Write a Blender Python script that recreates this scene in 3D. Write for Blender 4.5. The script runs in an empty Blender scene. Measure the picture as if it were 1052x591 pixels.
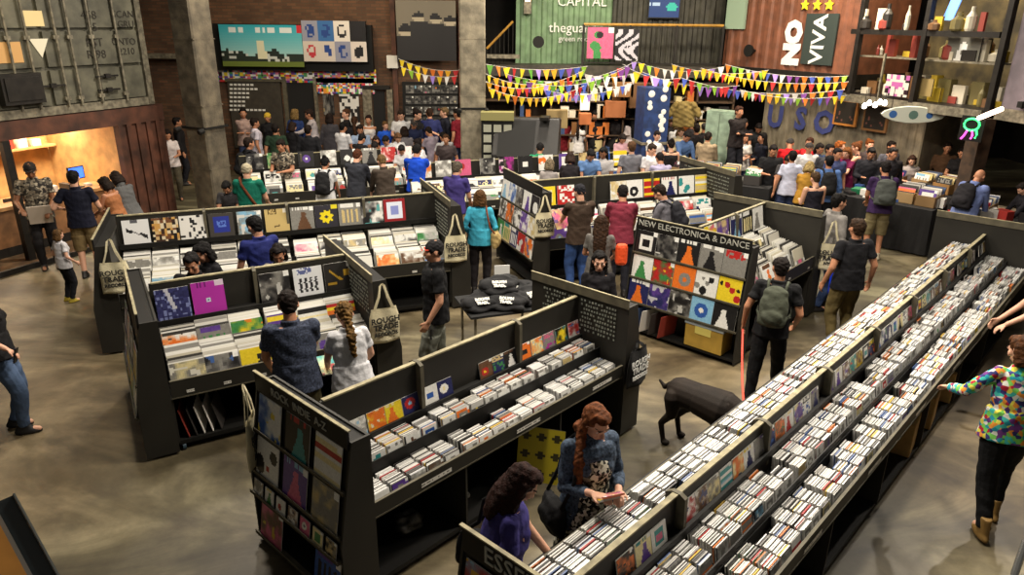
import bpy, math, random
import numpy as np
from mathutils import Matrix, Vector
random.seed(7)
SC = bpy.context.scene
COL = SC.collection
R = math.radians
PI = math.pi
# ------------------------------------------------------------------ camera geometry
F = 740.0; PITCH = R(20.4); ROLL = R(0.6); CAMZ = 4.0
CP, SP = math.cos(PITCH), math.sin(PITCH)
def ray(px, py):
    x = px-526; y = -(py-295.5); c, s = math.cos(ROLL), math.sin(ROLL)
    xr = x*c-y*s; yr = x*s+y*c
    return Vector((xr, F*CP+yr*SP, -F*SP+yr*CP))
def P(px, py, z=0.0):
    d = ray(px, py); t = (z-CAMZ)/d.z
    return Vector((d.x*t, d.y*t, z))
def PY(px, py, Y):
    d = ray(px, py); t = Y/d.y
    return Vector((d.x*t, Y, CAMZ+d.z*t))
def seen(p):
    u = (p[1]*SP+(p[2]-CAMZ)*CP); f = (p[1]*CP-(p[2]-CAMZ)*SP)
    if f < .3: return False
    return -30 < 526+p[0]/f*F < 1080 and -20 < 295.5-u/f*F < 610
A47 = R(47)
def ST(s, t, z=0.0):
    return Vector((s*math.cos(A47)+t*math.sin(A47), s*math.sin(A47)-t*math.cos(A47), z))
# ------------------------------------------------------------------ materials
def srgb(c):
    return tuple(((v/255)/12.92 if v/255 <= .04045 else ((v/255+.055)/1.055)**2.4) for v in c[:3])+(1,)
MATS = {}
def mat(name, c, rough=.6, metal=0., emit=0., noise=0., nscale=8., bump=0., bscale=40., kind=None, spec=.5, c2=None):
    if name in MATS: return MATS[name]
    m = bpy.data.materials.new(name); m.use_nodes = True
    nt = m.node_tree; b = nt.nodes['Principled BSDF']
    b.inputs['Base Color'].default_value = srgb(c); b.inputs['Roughness'].default_value = rough
    b.inputs['Metallic'].default_value = metal; b.inputs['Specular IOR Level'].default_value = spec
    if emit:
        b.inputs['Emission Color'].default_value = srgb(c); b.inputs['Emission Strength'].default_value = emit
    L = nt.links
    tc = nt.nodes.new('ShaderNodeTexCoord')
    if noise:
        n = nt.nodes.new('ShaderNodeTexNoise'); n.inputs['Scale'].default_value = nscale; n.inputs['Detail'].default_value = 6
        L.new(tc.outputs['Object'], n.inputs['Vector'])
        r = nt.nodes.new('ShaderNodeValToRGB'); c2 = c2 or tuple(v*(1-noise) for v in c)
        r.color_ramp.elements[0].position = .35; r.color_ramp.elements[1].position = .68
        r.color_ramp.elements[0].color = srgb(c2); r.color_ramp.elements[1].color = srgb(c)
        L.new(n.outputs['Fac'], r.inputs[0]); L.new(r.outputs[0], b.inputs['Base Color'])
    if kind == 'floral' or kind == 'bw' or kind == 'plaid':
        v = nt.nodes.new('ShaderNodeTexVoronoi'); v.inputs['Scale'].default_value = nscale
        L.new(tc.outputs['Object'], v.inputs['Vector'])
        r = nt.nodes.new('ShaderNodeValToRGB'); r.color_ramp.interpolation = 'CONSTANT'
        sep = nt.nodes.new('ShaderNodeSeparateColor'); L.new(v.outputs['Color'], sep.inputs[0])
        pal = {'floral': [(70,190,180),(235,225,90),(180,40,60),(60,60,120),(120,200,90),(225,225,215),(110,60,130),(40,150,170),(230,150,60)],
               'bw': [(28,28,26),(215,210,190),(70,68,60),(225,222,205),(140,136,118),(30,30,28)],
               'plaid': [(120,110,95),(60,56,50),(160,150,132),(45,42,40),(96,90,80)]}[kind]
        e = r.color_ramp.elements
        while len(e) < len(pal): e.new(.5)
        for i, p in enumerate(pal): e[i].position = i/len(pal); e[i].color = srgb(p)
        L.new(sep.outputs[0], r.inputs[0]); L.new(r.outputs[0], b.inputs['Base Color'])
    if bump:
        n = nt.nodes.new('ShaderNodeTexNoise'); n.inputs['Scale'].default_value = bscale
        L.new(tc.outputs['Object'], n.inputs['Vector'])
        bp = nt.nodes.new('ShaderNodeBump'); bp.inputs['Strength'].default_value = bump; bp.inputs['Distance'].default_value = .02
        L.new(n.outputs['Fac'], bp.inputs['Height']); L.new(bp.outputs[0], b.inputs['Normal'])
    MATS[name] = m; return m
def paint_mat():
    m = bpy.data.materials.new('printed_card'); m.use_nodes = True; nt = m.node_tree
    a = nt.nodes.new('ShaderNodeAttribute'); a.attribute_name = 'Col'
    b = nt.nodes['Principled BSDF']; b.inputs['Roughness'].default_value = .42
    nt.links.new(a.outputs['Color'], b.inputs['Base Color']); MATS['paint'] = m
paint_mat()
TMP = bpy.data.scenes.new('tmp')
def flat(c, rough=.6, **k):
    c = tuple(int(v) for v in c[:3])
    return mat('paint_%d_%d_%d_%d' % (*c, int(rough*10)), c, rough, **k)
# ------------------------------------------------------------------ mesh builder
class MB:
    def __init__(s): s.v = []; s.f = []; s.c = []; s.m = []
    def quadmesh(s, V, Fs, c=None, m=0):
        o = len(s.v); s.v += [tuple(p) for p in V]
        for f in Fs: s.f.append(tuple(i+o for i in f)); s.c.append(c or (200,200,200)); s.m.append(m)
    def box(s, a, b, c=None, m=0, T=None):
        x0,y0,z0 = a; x1,y1,z1 = b
        V = [Vector(p) for p in ((x0,y0,z0),(x1,y0,z0),(x1,y1,z0),(x0,y1,z0),(x0,y0,z1),(x1,y0,z1),(x1,y1,z1),(x0,y1,z1))]
        if T is not None: V = [T@p for p in V]
        s.quadmesh(V, ((0,3,2,1),(4,5,6,7),(0,1,5,4),(1,2,6,5),(2,3,7,6),(3,0,4,7)), c, m)
    def prism(s, poly, ax, a0, a1, c=None, m=0, T=None):
        # poly in the plane of the two other axes, extruded on axis ax
        def mk(p, a):
            q = list(p); q.insert(ax, a); v = Vector(q); return T@v if T is not None else v
        n = len(poly); V = [mk(p,a0) for p in poly]+[mk(p,a1) for p in poly]
        Fs = [tuple(range(n))[::-1], tuple(range(n,2*n))]+[(i,(i+1)%n,n+(i+1)%n,n+i) for i in range(n)]
        s.quadmesh(V, Fs, c, m)
    def tube(s, pts, r, n=8, c=None, m=0, r2=None):
        pts = [Vector(p) for p in pts]; k = len(pts); V = []
        for i, p in enumerate(pts):
            d = (pts[min(i+1,k-1)]-pts[max(i-1,0)]).normalized()
            u = d.cross(Vector((0,0,1)));
            if u.length < .05: u = d.cross(Vector((0,1,0)))
            u.normalize(); w = d.cross(u); rr = r if r2 is None else r+(r2-r)*i/(k-1)
            for j in range(n):
                a = 2*PI*j/n; V.append(p+u*math.cos(a)*rr+w*math.sin(a)*rr)
        Fs = [(i*n+j, i*n+(j+1)%n, (i+1)*n+(j+1)%n, (i+1)*n+j) for i in range(k-1) for j in range(n)]
        Fs += [tuple(range(n))[::-1], tuple(range((k-1)*n, k*n))]
        s.quadmesh(V, Fs, c, m)
    def lathe(s, prof, n=16, c=None, m=0, T=None, sx=1, sy=1):
        V = []
        for r, z in prof:
            for j in range(n):
                a = 2*PI*j/n; v = Vector((r*math.cos(a)*sx, r*math.sin(a)*sy, z)); V.append(T@v if T is not None else v)
        k = len(prof)
        Fs = [(i*n+j, i*n+(j+1)%n, (i+1)*n+(j+1)%n, (i+1)*n+j) for i in range(k-1) for j in range(n)]
        Fs += [tuple(range(n))[::-1], tuple(range((k-1)*n, k*n))]
        s.quadmesh(V, Fs, c, m)
    def art(s, T, w, h, fn, n=18, ny=None, m=0, y=0.0):
        # picture on local x (0..w), z (0..h) plane at local y, facing -y
        ny = ny or max(2, round(n*h/w)); V = []
        for j in range(ny+1):
            for i in range(n+1): V.append(T@Vector((w*i/n, y, h*j/ny)))
        o = len(s.v); s.v += [tuple(p) for p in V]
        for j in range(ny):
            for i in range(n):
                a = o+j*(n+1)+i; s.f.append((a, a+1, a+n+2, a+n+1)); s.c.append(fn((i+.5)/n, (j+.5)/ny)); s.m.append(m)
    def mesh(s, name, mats):
        me = bpy.data.meshes.new(name); me.from_pydata(s.v, [], s.f)
        if not isinstance(mats, (list, tuple)): mats = [mats]
        for m in mats: me.materials.append(m)
        if len(mats) > 1: me.polygons.foreach_set('material_index', s.m)
        if MATS['paint'] in mats:
            a = me.color_attributes.new('Col', 'BYTE_COLOR', 'CORNER')
            buf = []
            for f, c in zip(s.f, s.c):
                q = (min(1,max(0,c[0]/255)), min(1,max(0,c[1]/255)), min(1,max(0,c[2]/255)), 1.0)
                for _ in f: buf += q
            a.data.foreach_set('color_srgb', buf)
        me.update(); return me
    def build(s, name, mats, parent=None, smooth=False):
        me = s.mesh(name, mats)
        if smooth: me.shade_smooth()
        o = bpy.data.objects.new(name, me); COL.objects.link(o)
        if parent is not None: o.parent = parent
        return o
def bevel(o, w=.004, seg=2):
    b = o.modifiers.new('edge', 'BEVEL'); b.width = w; b.segments = seg; b.limit_method = 'ANGLE'; return o
def tag(o, label=None, cat=None, group=None, kind=None):
    if label: o['label'] = label
    if cat: o['category'] = cat
    if group: o['group'] = group
    if kind: o['kind'] = kind
    return o
def thing(name, loc, rz=0, label=None, cat=None, group=None):
    o = bpy.data.objects.new(name, None); o.empty_display_size = .1; COL.objects.link(o)
    o.location = loc; o.rotation_euler = (0,0,rz); return tag(o, label, cat, group)
def struct(name, mb, m, **k):
    o = mb.build(name, m, **k); o['kind'] = 'structure'; return o
def text_mesh(txt, size, ext=.003, align='CENTER', bold=0.0, spacing=1.0):
    cu = bpy.data.curves.new('lettering', 'FONT'); cu.body = txt; cu.size = size; cu.extrude = ext; cu.offset = bold
    cu.align_x = align; cu.align_y = 'CENTER'; cu.resolution_u = 2; cu.space_line = spacing
    o = bpy.data.objects.new('t', cu); COL.objects.link(o)
    dg = bpy.context.evaluated_depsgraph_get(); me = bpy.data.meshes.new_from_object(o.evaluated_get(dg))
    bpy.data.objects.remove(o); bpy.data.curves.remove(cu); me.materials.clear(); return me
def lettering(txt, size, T, m, parent=None, name='lettering', **k):
    # text lies in local x,z plane facing -y after T
    me = text_mesh(txt, size, **k); me.transform(T@Matrix.Rotation(PI/2, 4, 'X')); me.materials.append(m)
    o = bpy.data.objects.new(name, me); COL.objects.link(o)
    if parent is not None: o.parent = parent
    return o
ORD = ['first','second','third','fourth','fifth','sixth','seventh','eighth','ninth','tenth','eleventh','twelfth','thirteenth',
 'fourteenth','fifteenth','sixteenth','seventeenth','eighteenth','nineteenth','twentieth']
def nth(i):
    if i < 20: return ORD[i]
    t = ['twenty','thirty','forty','fifty','sixty','seventy'][(i+1)//10-2]; k = (i+1) % 10
    return t+'-'+ORD[k-1] if k else {'twenty':'twentieth','thirty':'thirtieth','forty':'fortieth','fifty':'fiftieth','sixty':'sixtieth','seventy':'seventieth'}[t]
# ------------------------------------------------------------------ cover art
CN = {'white':(225,224,218),'black':(24,23,24),'grey':(128,126,120),'red':(176,36,34),'yellow':(226,200,40),'orange':(222,112,36),'blue':(44,86,160),
 'navy':(32,36,84),'green':(60,130,70),'teal':(50,140,140),'pink':(206,92,130),'magenta':(170,44,140),'beige':(200,178,124),'brown':(96,66,44),'purple':(90,60,140),'cream':(228,214,160),'sky blue':(130,180,210)}
LIGHT = ['white','white','white','white','cream','grey','beige','sky blue','yellow']
DARK = ['black','black','navy','brown','red','teal','purple','grey','blue','orange','green','pink']
def hsh(*a):
    h = 1469598103
    for x in a: h = ((h ^ int(x*7919+13)) * 16777619) & 0xffffffff
    return (h & 0xffff)/65535.
def vn(x, y, s):
    i, j = math.floor(x), math.floor(y); a, b = x-i, y-j; a = a*a*(3-2*a); b = b*b*(3-2*b)
    return (hsh(i,j,s)*(1-a)+hsh(i+1,j,s)*a)*(1-b)+(hsh(i,j+1,s)*(1-a)+hsh(i+1,j+1,s)*a)*b
def album(seed, bg=None, fg=None, style=None, acc=None):
    r = random.Random(seed)
    bg = bg or (r.choice(LIGHT) if r.random() < .5 else r.choice(DARK))
    fg = fg or (r.choice(DARK) if bg in LIGHT else r.choice(LIGHT+['orange','pink']))
    acc = acc or r.choice(list(CN)); style = style or r.choice(['disc','figure','photo','bars','blob','frame','bigtext','figures'])
    B, G, A = CN[bg], CN[fg], CN[acc]; cx, cy, rr = r.uniform(.38,.62), r.uniform(.35,.6), r.uniform(.18,.32); sd = r.random()*99
    blobs = [(r.uniform(.1,.9), r.uniform(.1,.8), r.uniform(.06,.2)) for _ in range(5)]
    def fn(u, v):
        j = (hsh(u*31+sd, v*17, sd)-.5)*14
        c = B
        if style == 'disc':
            d = math.hypot(u-cx, v-cy)
            if d < rr: c = G
            if d < rr*.35: c = A
        elif style == 'figure':
            if math.hypot(u-cx, (v-.68)*1.1) < .12 or (v < .58 and abs(u-cx) < .1+.16*(.58-v)/.58*1.4): c = G
            if v > .85 and .1 < u < .8 and hsh(u*20, 3, sd) > .4: c = A
        elif style == 'photo':
            k = (vn(u*3.3+sd, v*3.3, sd)*.65+vn(u*9, v*9, sd+1)*.35-.5)*2.6+.5; k = min(1, max(0, k)); e = vn(u*5+7, v*5, sd+3)
            if e > .8: return tuple(A[i]*.8+B[i]*.2 for i in range(3))
            c = tuple(B[i]*(1-k)+G[i]*k for i in range(3))
        elif style == 'bars':
            if int(v*8+sd) % 3 == 0: c = G
            elif int(v*8+sd) % 5 == 0: c = A
        elif style == 'blob':
            for x, y, q in blobs:
                if math.hypot(u-x, v-y) < q: c = G if q > .12 else A
        elif style == 'frame':
            if .18 < u < .82 and .18 < v < .82: c = G
            if .32 < u < .68 and .32 < v < .62: c = A
        elif style == 'bigtext':
            if v > .7 and .08 < u < .92 and hsh(int(u*12), int(v*12), sd) > .35: c = G
            if v < .6 and hsh(int(u*7), int(v*7), sd+2) > .72: c = A
        elif style == 'figures':
            for q in range(4):
                x = .2+.2*q
                if v < .62 and v > .12 and abs(u-x) < .05 or math.hypot(u-x, v-.67) < .055: c = G
            if v > .82 and .1 < u < .7: c = A
        if u > .82 and v > .84 and sd > 50: c = (235,235,230)
        return (c[0]+j, c[1]+j, c[2]+j)
    word = {'disc':'round %s spot','figure':'%s standing figure','photo':'mottled %s photograph','bars':'%s stripes','blob':'scattered %s shapes','frame':'%s square panel','bigtext':'bold %s lettering','figures':'row of %s figures'}[style] % fg
    return fn, bg+' sleeve', word
SLEEVE_CACHE = {}
def sleeve_mesh(w, h, t, fn, key, n, top=(226,224,216)):
    k = (key, w)
    if k not in SLEEVE_CACHE:
        mb = MB(); mb.box((0,0,0),(w,t,h), top); I = Matrix.Identity(4)
        mb.art(I, w, h, fn, n, y=-.0006); SLEEVE_CACHE[k] = mb.mesh('sleeve', MATS['paint'])
    return SLEEVE_CACHE[k]
def put(name, me, M, label, cat, group=None):
    o = bpy.data.objects.new(name, me); COL.objects.link(o); o.matrix_world = M; return tag(o, label, cat, group)
# ------------------------------------------------------------------ people
class Body:
    def __init__(s): s.v = []; s.f = []
    def add(s, V, Fs):
        o = len(s.v); s.v += [tuple(p) for p in V]; s.f += [tuple(i+o for i in f) for f in Fs]
    def cap(s, a, b, ra, rb, n=12, flatten=None, fa=1.0):
        a, b = Vector(a), Vector(b); d = b-a; L = d.length
        if L < 1e-5: d = Vector((0,0,1)); L = 1e-5
        d = d/L; u = d.cross(flatten if flatten is not None else Vector((.13,1,.07))).normalized(); w = d.cross(u)
        V = []; rings = [(-.92*ra, .39*ra), (-.6*ra, .8*ra), (0, ra), (L*.5, (ra+rb)/2), (L, rb), (L+.6*rb, .8*rb), (L+.92*rb, .39*rb)]
        for z, r in rings:
            for j in range(n):
                q = 2*PI*j/n; V.append(a+d*z+u*math.cos(q)*r+w*math.sin(q)*r*fa)
        k = len(rings); Fs = [(i*n+j, i*n+(j+1)%n, (i+1)*n+(j+1)%n, (i+1)*n+j) for i in range(k-1) for j in range(n)]
        Fs += [tuple(range(n))[::-1], tuple(range((k-1)*n, k*n))]; s.add(V, Fs)
    def loft(s, rings, n=18):
        # rings: (center, ux, uy)
        V = []
        for c, ux, uy in rings:
            for j in range(n):
                q = 2*PI*j/n; V.append(Vector(c)+Vector(ux)*math.cos(q)+Vector(uy)*math.sin(q))
        k = len(rings); Fs = [(i*n+j, i*n+(j+1)%n, (i+1)*n+(j+1)%n, (i+1)*n+j) for i in range(k-1) for j in range(n)]
        Fs += [tuple(range(n))[::-1], tuple(range((k-1)*n, k*n))]; s.add(V, Fs)
    def ell(s, c, ax, ay, az, n=14, m=9):
        V = []; c = Vector(c); ax, ay, az = Vector(ax), Vector(ay), Vector(az)
        for i in range(1, m):
            th = PI*i/m
            for j in range(n):
                q = 2*PI*j/n; V.append(c-az*math.cos(th)+(ax*math.cos(q)+ay*math.sin(q))*math.sin(th))
        k = m-1; Fs = [(i*n+j, i*n+(j+1)%n, (i+1)*n+(j+1)%n, (i+1)*n+j) for i in range(k-1) for j in range(n)]
        Fs += [tuple(range(n))[::-1], tuple(range((k-1)*n, k*n))]; s.add(V, Fs)
    def remesh(s, name, vox, it=3, fac=.5, disp=0, dscale=9):
        me = bpy.data.meshes.new(name); me.from_pydata(s.v, [], s.f); me.update()
        o = bpy.data.objects.new('tmp', me); TMP.collection.objects.link(o)
        r = o.modifiers.new('r', 'REMESH'); r.mode = 'VOXEL'; r.voxel_size = vox
        if it:
            q = o.modifiers.new('s', 'SMOOTH'); q.factor = fac; q.iterations = it
        vl = TMP.view_layers[0]; vl.update(); dg = vl.depsgraph; out = bpy.data.meshes.new_from_object(o.evaluated_get(dg))
        bpy.data.objects.remove(o); bpy.data.meshes.remove(me); out.name = name
        if disp:
            n = len(out.vertices); co = np.empty(n*3); out.vertices.foreach_get('co', co); co = co.reshape(-1,3)
            nm = np.empty(n*3); out.vertices.foreach_get('normal', nm); nm = nm.reshape(-1,3)
            x, y, z = co.T*dscale
            w = (np.sin(x*3.1+2*np.sin(z*2.3))*np.sin(y*2.7+1.4*z)+.6*np.sin(z*6.3+3*x+2*np.sin(y*4)))*disp
            co += nm*w[:,None]; out.vertices.foreach_set('co', co.ravel()); out.update()
        out.shade_smooth(); return out
def ik(a, t, l1, l2, hint):
    a, t, hint = Vector(a), Vector(t), Vector(hint); d = t-a; L = d.length
    if L > (l1+l2)*.995: d = d*((l1+l2)*.995/L); L = d.length; t = a+d
    if L < .12: d = d.normalized()*.12; L = .12; t = a+d
    k = (l1*l1-l2*l2+L*L)/(2*L); h = math.sqrt(max(0, l1*l1-k*k)); e = d/L
    p = hint-e*hint.dot(e); p = p.normalized() if p.length > 1e-4 else Vector((0,-1,0))
    return a+e*k+p*h, t
SKIN = [(204,150,120),(186,130,98),(220,168,140),(140,94,66),(96,62,44)]
PCACHE = {}
def person_meshes(h=1.75, fem=False, fat=1.0, lean=0, side=0, hp=12, hy=0, ht=0, hl=(-.27,.02,-.52), hr=(.27,.02,-.52), fl=(-.1,0), fr=(.1,0),
                  top='tee', bottom='trousers', hair='short', vox=.0125, fingers=True, twist=0, curl=.5, kids=False, shoe='shoe', neck=True):
    key = str(sorted(locals().items()))
    if key in PCACHE: return PCACHE[key]
    S = h/1.75
    hw = (.155 if fem else .182); pw = (.168 if fem else .158)*fat
    hipz = .92; TL = Matrix.Translation((0,0,hipz))@Matrix.Rotation(R(side),4,'Y')@Matrix.Rotation(-R(lean),4,'X')@Matrix.Rotation(R(twist),4,'Z')@Matrix.Translation((0,0,-hipz))
    def B(x, y, z): return TL@Vector((x, y, z))
    def D(x, y, z): return TL.to_3x3()@Vector((x, y, z))
    legs = []
    for sx, ft in ((-1, fl), (1, fr)):
        hip = Vector((sx*.085, 0, .9)); ank = Vector((ft[0], ft[1]-.03, .085+(ft[2] if len(ft) > 2 else 0)))
        kn, an = ik(hip, ank, .43, .41, (sx*.15, 1, 0)); legs.append((hip, kn, an))
    neck0 = B(0,-.01,1.45); HB = Matrix.Translation(B(0,.0,1.5))@TL.to_3x3().to_4x4()@Matrix.Rotation(R(hy),4,'Z')@Matrix.Rotation(R(ht),4,'Y')@Matrix.Rotation(-R(hp),4,'X')
    def Hd(x, y, z): return HB@Vector((x, y, z))
    def HD(x, y, z): return HB.to_3x3()@Vector((x, y, z))
    arms = []
    for sx, tg in ((-1, hl), (1, hr)):
        sh = B(sx*hw, 0, 1.405); t = sh+D(tg[0]-sx*hw, tg[1], tg[2]) if len(tg) == 3 else Vector(tg[:3])
        el, wr = ik(sh, t, .29, .25, D(sx*.6, -1, -.5)); arms.append((sh, el, wr))
    def torso(b, inf=0.0, z0=.84, z1=1.46, bust=True):
        prof = [(.84,pw*.93,.105),(.92,pw*1.04,.118),(1.0,pw*.98,.112),(1.1,(.128 if fem else .145)*fat,.098*fat),(1.2,(.14 if fem else .158)*fat,.108*fat),(1.3,.162*(.95 if fem else 1.04),.116),(1.38,.165*(.92 if fem else 1.06),.1),(1.43,hw*.8,.075),(1.465,.07,.062)]
        rings = []
        for z, a, c in prof:
            if z < z0-1e-6 or z > z1+1e-6: continue
            rings.append((B(0,.012 if 1.15 < z < 1.4 else 0,z), D(a+inf,0,0), D(0,c+inf,0)))
        b.loft(rings)
        if fem and bust and z1 > 1.35:
            for sx in (-1,1): b.ell(B(sx*.072,.085,1.275), D(.068,0,0), D(0,.055+inf,0), D(0,0,.065))
    # --- body
    b = Body(); torso(b)
    b.cap(neck0, Hd(0,-.01,.03), .058 if not fem else .048, .054 if not fem else .046)
    b.ell(Hd(0,-.008,.125), HD(.076,0,0), HD(0,.096,0), HD(0,0,.098)); b.ell(Hd(0,.022,.062), HD(.058,0,0), HD(0,.068,0), HD(0,0,.072))
    b.ell(Hd(0,.06,.018), HD(.026,0,0), HD(0,.024,0), HD(0,0,.02))
    b.cap(Hd(0,.088,.112), Hd(0,.108,.072), .009, .015, 8); b.cap(Hd(-.04,.082,.128), Hd(.04,.082,.128), .012, .012, 8)
    b.ell(Hd(0,.086,.04), HD(.026,0,0), HD(0,.012,0), HD(0,0,.012))
    for sx in (-1,1):
        b.ell(Hd(sx*.08,-.005,.1), HD(.01,0,0), HD(0,.018,.004), HD(0,0,.032)); b.ell(Hd(sx*.045,.06,.085), HD(.024,0,0), HD(0,.024,0), HD(0,0,.024))
    for (sh, el, wr), sx in zip(arms, (-1,1)):
        b.cap(sh, el, .055*(.85 if fem else 1)*fat**.5, .04*(.9 if fem else 1)); b.cap(el, wr, .041*(.88 if fem else 1), .026)
        f = (wr-el).normalized(); side_ = f.cross(D(0,0,1) if abs(f.dot(D(0,0,1))) < .9 else D(0,1,0)).normalized()
        pn = side_.cross(f).normalized()
        if pn.z > 0: pn = -pn
        if f.z < -.6: pn = D(-sx,0,0); side_ = f.cross(pn).normalized(); pn = side_.cross(f).normalized()*(1 if side_.cross(f).dot(D(-sx,0,0)) > 0 else -1)
        if fingers:
            b.loft([(wr, side_*.026, pn*.019), (wr+f*.035, side_*.036, pn*.016), (wr+f*.085, side_*.04, pn*.014), (wr+f*.1, side_*.034, pn*.009)], 12)
            for q, (lt, ln) in enumerate(((-.03,.066),(-.01,.078),(.01,.074),(.03,.058))):
                p0 = wr+f*.088+side_*lt; d1 = (f+pn*.35*curl*2).normalized(); d2 = (f+pn*1.1*curl*2).normalized()
                p1 = p0+d1*ln*.5; p2 = p1+d2*ln*.5; b.cap(p0, p1, .0092, .0088, 8); b.cap(p1, p2, .0088, .0078, 8)
            tsd = -1 if side_.dot(D(0,1,0)) < 0 else 1
            p0 = wr+f*.03+side_*tsd*.03; p1 = p0+(f*.8+side_*tsd*.6+pn*.3).normalized()*.04; b.cap(p0, p1, .012, .0105, 8)
            b.cap(p1, p1+(f+side_*tsd*.15+pn*.4).normalized()*.03, .0105, .009, 8)
        else:
            b.ell(wr+f*.075, side_*.04, f*.085, pn*.02)
            b.cap(wr+f*.03+side_*.02, wr+f*.075+side_*.05, .012, .01, 8)
    for hip, kn, an in legs:
        b.cap(hip, kn, .085*fat, .056); b.cap(kn, an+Vector((0,0,.0)), .056, .038); b.cap(kn.lerp(an,.15)+Vector((0,-.02,0)), kn.lerp(an,.5)+Vector((0,-.01,0)), .052, .04)
        b.cap(an-Vector((0,.01,.03)), an+Vector((0,.13,-.05)), .04, .03)
    me = b.remesh('person', vox, 2)
    # face materials by region: 0 skin 1 lips 2 eye white 3 dark
    n = len(me.polygons); cen = np.empty(n*3); me.polygons.foreach_get('center', cen); cen = cen.reshape(-1,3)
    Hi = np.array(HB.inverted()); lc = cen@Hi[:3,:3].T+Hi[:3,3]; mi = np.zeros(n, dtype=np.int32)
    x, y, z = lc.T; fr_ = y > .05
    for sx in (-1,1):
        e = ((x-sx*.033)/.015)**2+((z-.105)/.006)**2; mi[fr_ & (e < 1)] = 2
        mi[fr_ & (((x-sx*.033)**2+(z-.105)**2) < .0062**2)] = 3
        mi[fr_ & (abs(x-sx*.035) < .022) & (abs(z-.134) < .0035)] = 3
    mi[fr_ & (((x)/.022)**2+((z-.04)/.007)**2 < 1)] = 1
    me.polygons.foreach_set('material_index', mi); me.update()
    out = {'body': me}
    # --- top
    g = Body(); inf = .02
    if top == 'dress' or top == 'jacket' or top == 'tee' or top == 'long' or top == 'tank' or top == 'polo':
        zb = .9 if top != 'jacket' else .84
        i2 = inf+(.014 if top == 'jacket' else .0)
        torso(g, i2, z0=zb, z1=1.43 if top != 'tank' else 1.38)
        g.loft([(B(0,0,zb-.06), D(pw+i2+.02,0,0), D(0,.13+i2,0)), (B(0,0,zb+.03), D(pw+i2+.012,0,0), D(0,.122+i2,0)), (B(0,0,1.1), D(.15*fat+i2,0,0), D(0,.105*fat+i2,0))])
        g.loft([(B(0,0,1.36), D(.1,0,0), D(0,.07,0)), (B(0,-.005,1.462), D(.078,0,0), D(0,.072,0)), (B(0,-.008,1.482 if top != 'tank' else 1.44), D(.076,0,0), D(0,.074,0))])
        if top == 'polo' or top == 'jacket':
            g.loft([(B(0,-.02,1.45), D(.075,0,0), D(0,.075,0)), (B(0,-.025,1.5), D(.07,0,0), D(0,.066,0))])
        for (sh, el, wr), sx in zip(arms, (-1,1)):
            if top == 'tank':
                g.cap(B(sx*.09,0,1.3), B(sx*.1,0,1.46), .04, .026); continue
            k = {'tee':.62,'polo':.66,'dress':.45,'long':1,'jacket':1}[top]; r0 = .06*(.88 if fem else 1)*fat**.5+(.008 if top == 'jacket' else 0)
            e1 = sh.lerp(el, k); g.cap(B(sx*hw*.6,0,1.385), sh, .064*(.9 if fem else 1), r0); g.cap(sh, sh.lerp(e1,.86), r0, .055*(.88 if fem else 1)*fat**.5)
            if k == 1: g.cap(el, el.lerp(wr,.86 if top=='long' else .7), .054*(.9 if fem else 1), .042)
            else: g.loft([(sh.lerp(e1,.7), *[v*(.06*(.88 if fem else 1)*fat**.5) for v in perp(el-sh)]), (e1, *[v*(.064*(.88 if fem else 1)*fat**.5) for v in perp(el-sh)])], 12)
        out['top'] = g.remesh('top', vox, 2, disp=.0035, dscale=9)
    # --- bottom
    g = Body()
    if bottom in ('trousers','shorts'):
        g.loft([(Vector((0,0,.83)), Vector((pw*1.05+.01,0,0)), Vector((0,.115,0))), (Vector((0,0,.92)), Vector((pw*1.06+.012,0,0)), Vector((0,.13,0))), (B(0,0,1.0), D(pw+.008,0,0), D(0,.12,0))])
        for hip, kn, an in legs:
            g.cap(hip, kn, .1*fat, .08)
            if bottom == 'trousers':
                g.cap(kn, kn.lerp(an,.9), .079, .056); e = kn.lerp(an, .97)
                g.loft([(kn.lerp(an,.6), Vector((.058,0,0)), Vector((0,.06,0))), (e, Vector((.056,0,0)), Vector((0,.062,0)))], 12)
            else:
                e = kn.lerp(an,.12); g.loft([(hip.lerp(kn,.5), Vector((.1*fat,0,0)), Vector((0,.1*fat,0))), (e, Vector((.09,0,0)), Vector((0,.09,0)))], 14)
    elif bottom == 'skirt' or bottom == 'dress':
        zb = .42 if bottom == 'dress' else .55
        g.loft([(B(0,0,1.06), D(.14*fat+.01,0,0), D(0,.11,0)), (Vector((0,0,.9)), Vector((pw+.03,0,0)), Vector((0,.14,0))), (Vector((0,0,.7)), Vector((.21,0,0)), Vector((0,.19,0))), (Vector((0,0,zb)), Vector((.25,0,0)), Vector((0,.23,0)))], 20)
    out['bottom'] = g.remesh('bottom', vox, 2, disp=.004 if bottom != 'dress' else .008, dscale=7)
    # --- shoes
    for i, (hip, kn, an) in enumerate(legs):
        g = Body(); zf = an.z-.085
        g.loft([(Vector((an.x,an.y+.03,zf+.004)), Vector((.046,0,0)), Vector((0,.13,0))), (Vector((an.x,an.y+.03,zf+.03)), Vector((.05,0,0)), Vector((0,.135,0))), (Vector((an.x,an.y+.005,zf+.07)), Vector((.042,0,0)), Vector((0,.085,0))), (Vector((an.x,an.y-.01,zf+(.12 if shoe == 'shoe' else .2))), Vector((.042,0,0)), Vector((0,.05,0)))], 14)
        out['shoe%d' % i] = g.remesh('shoe', max(vox, .009), 2)
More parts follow.
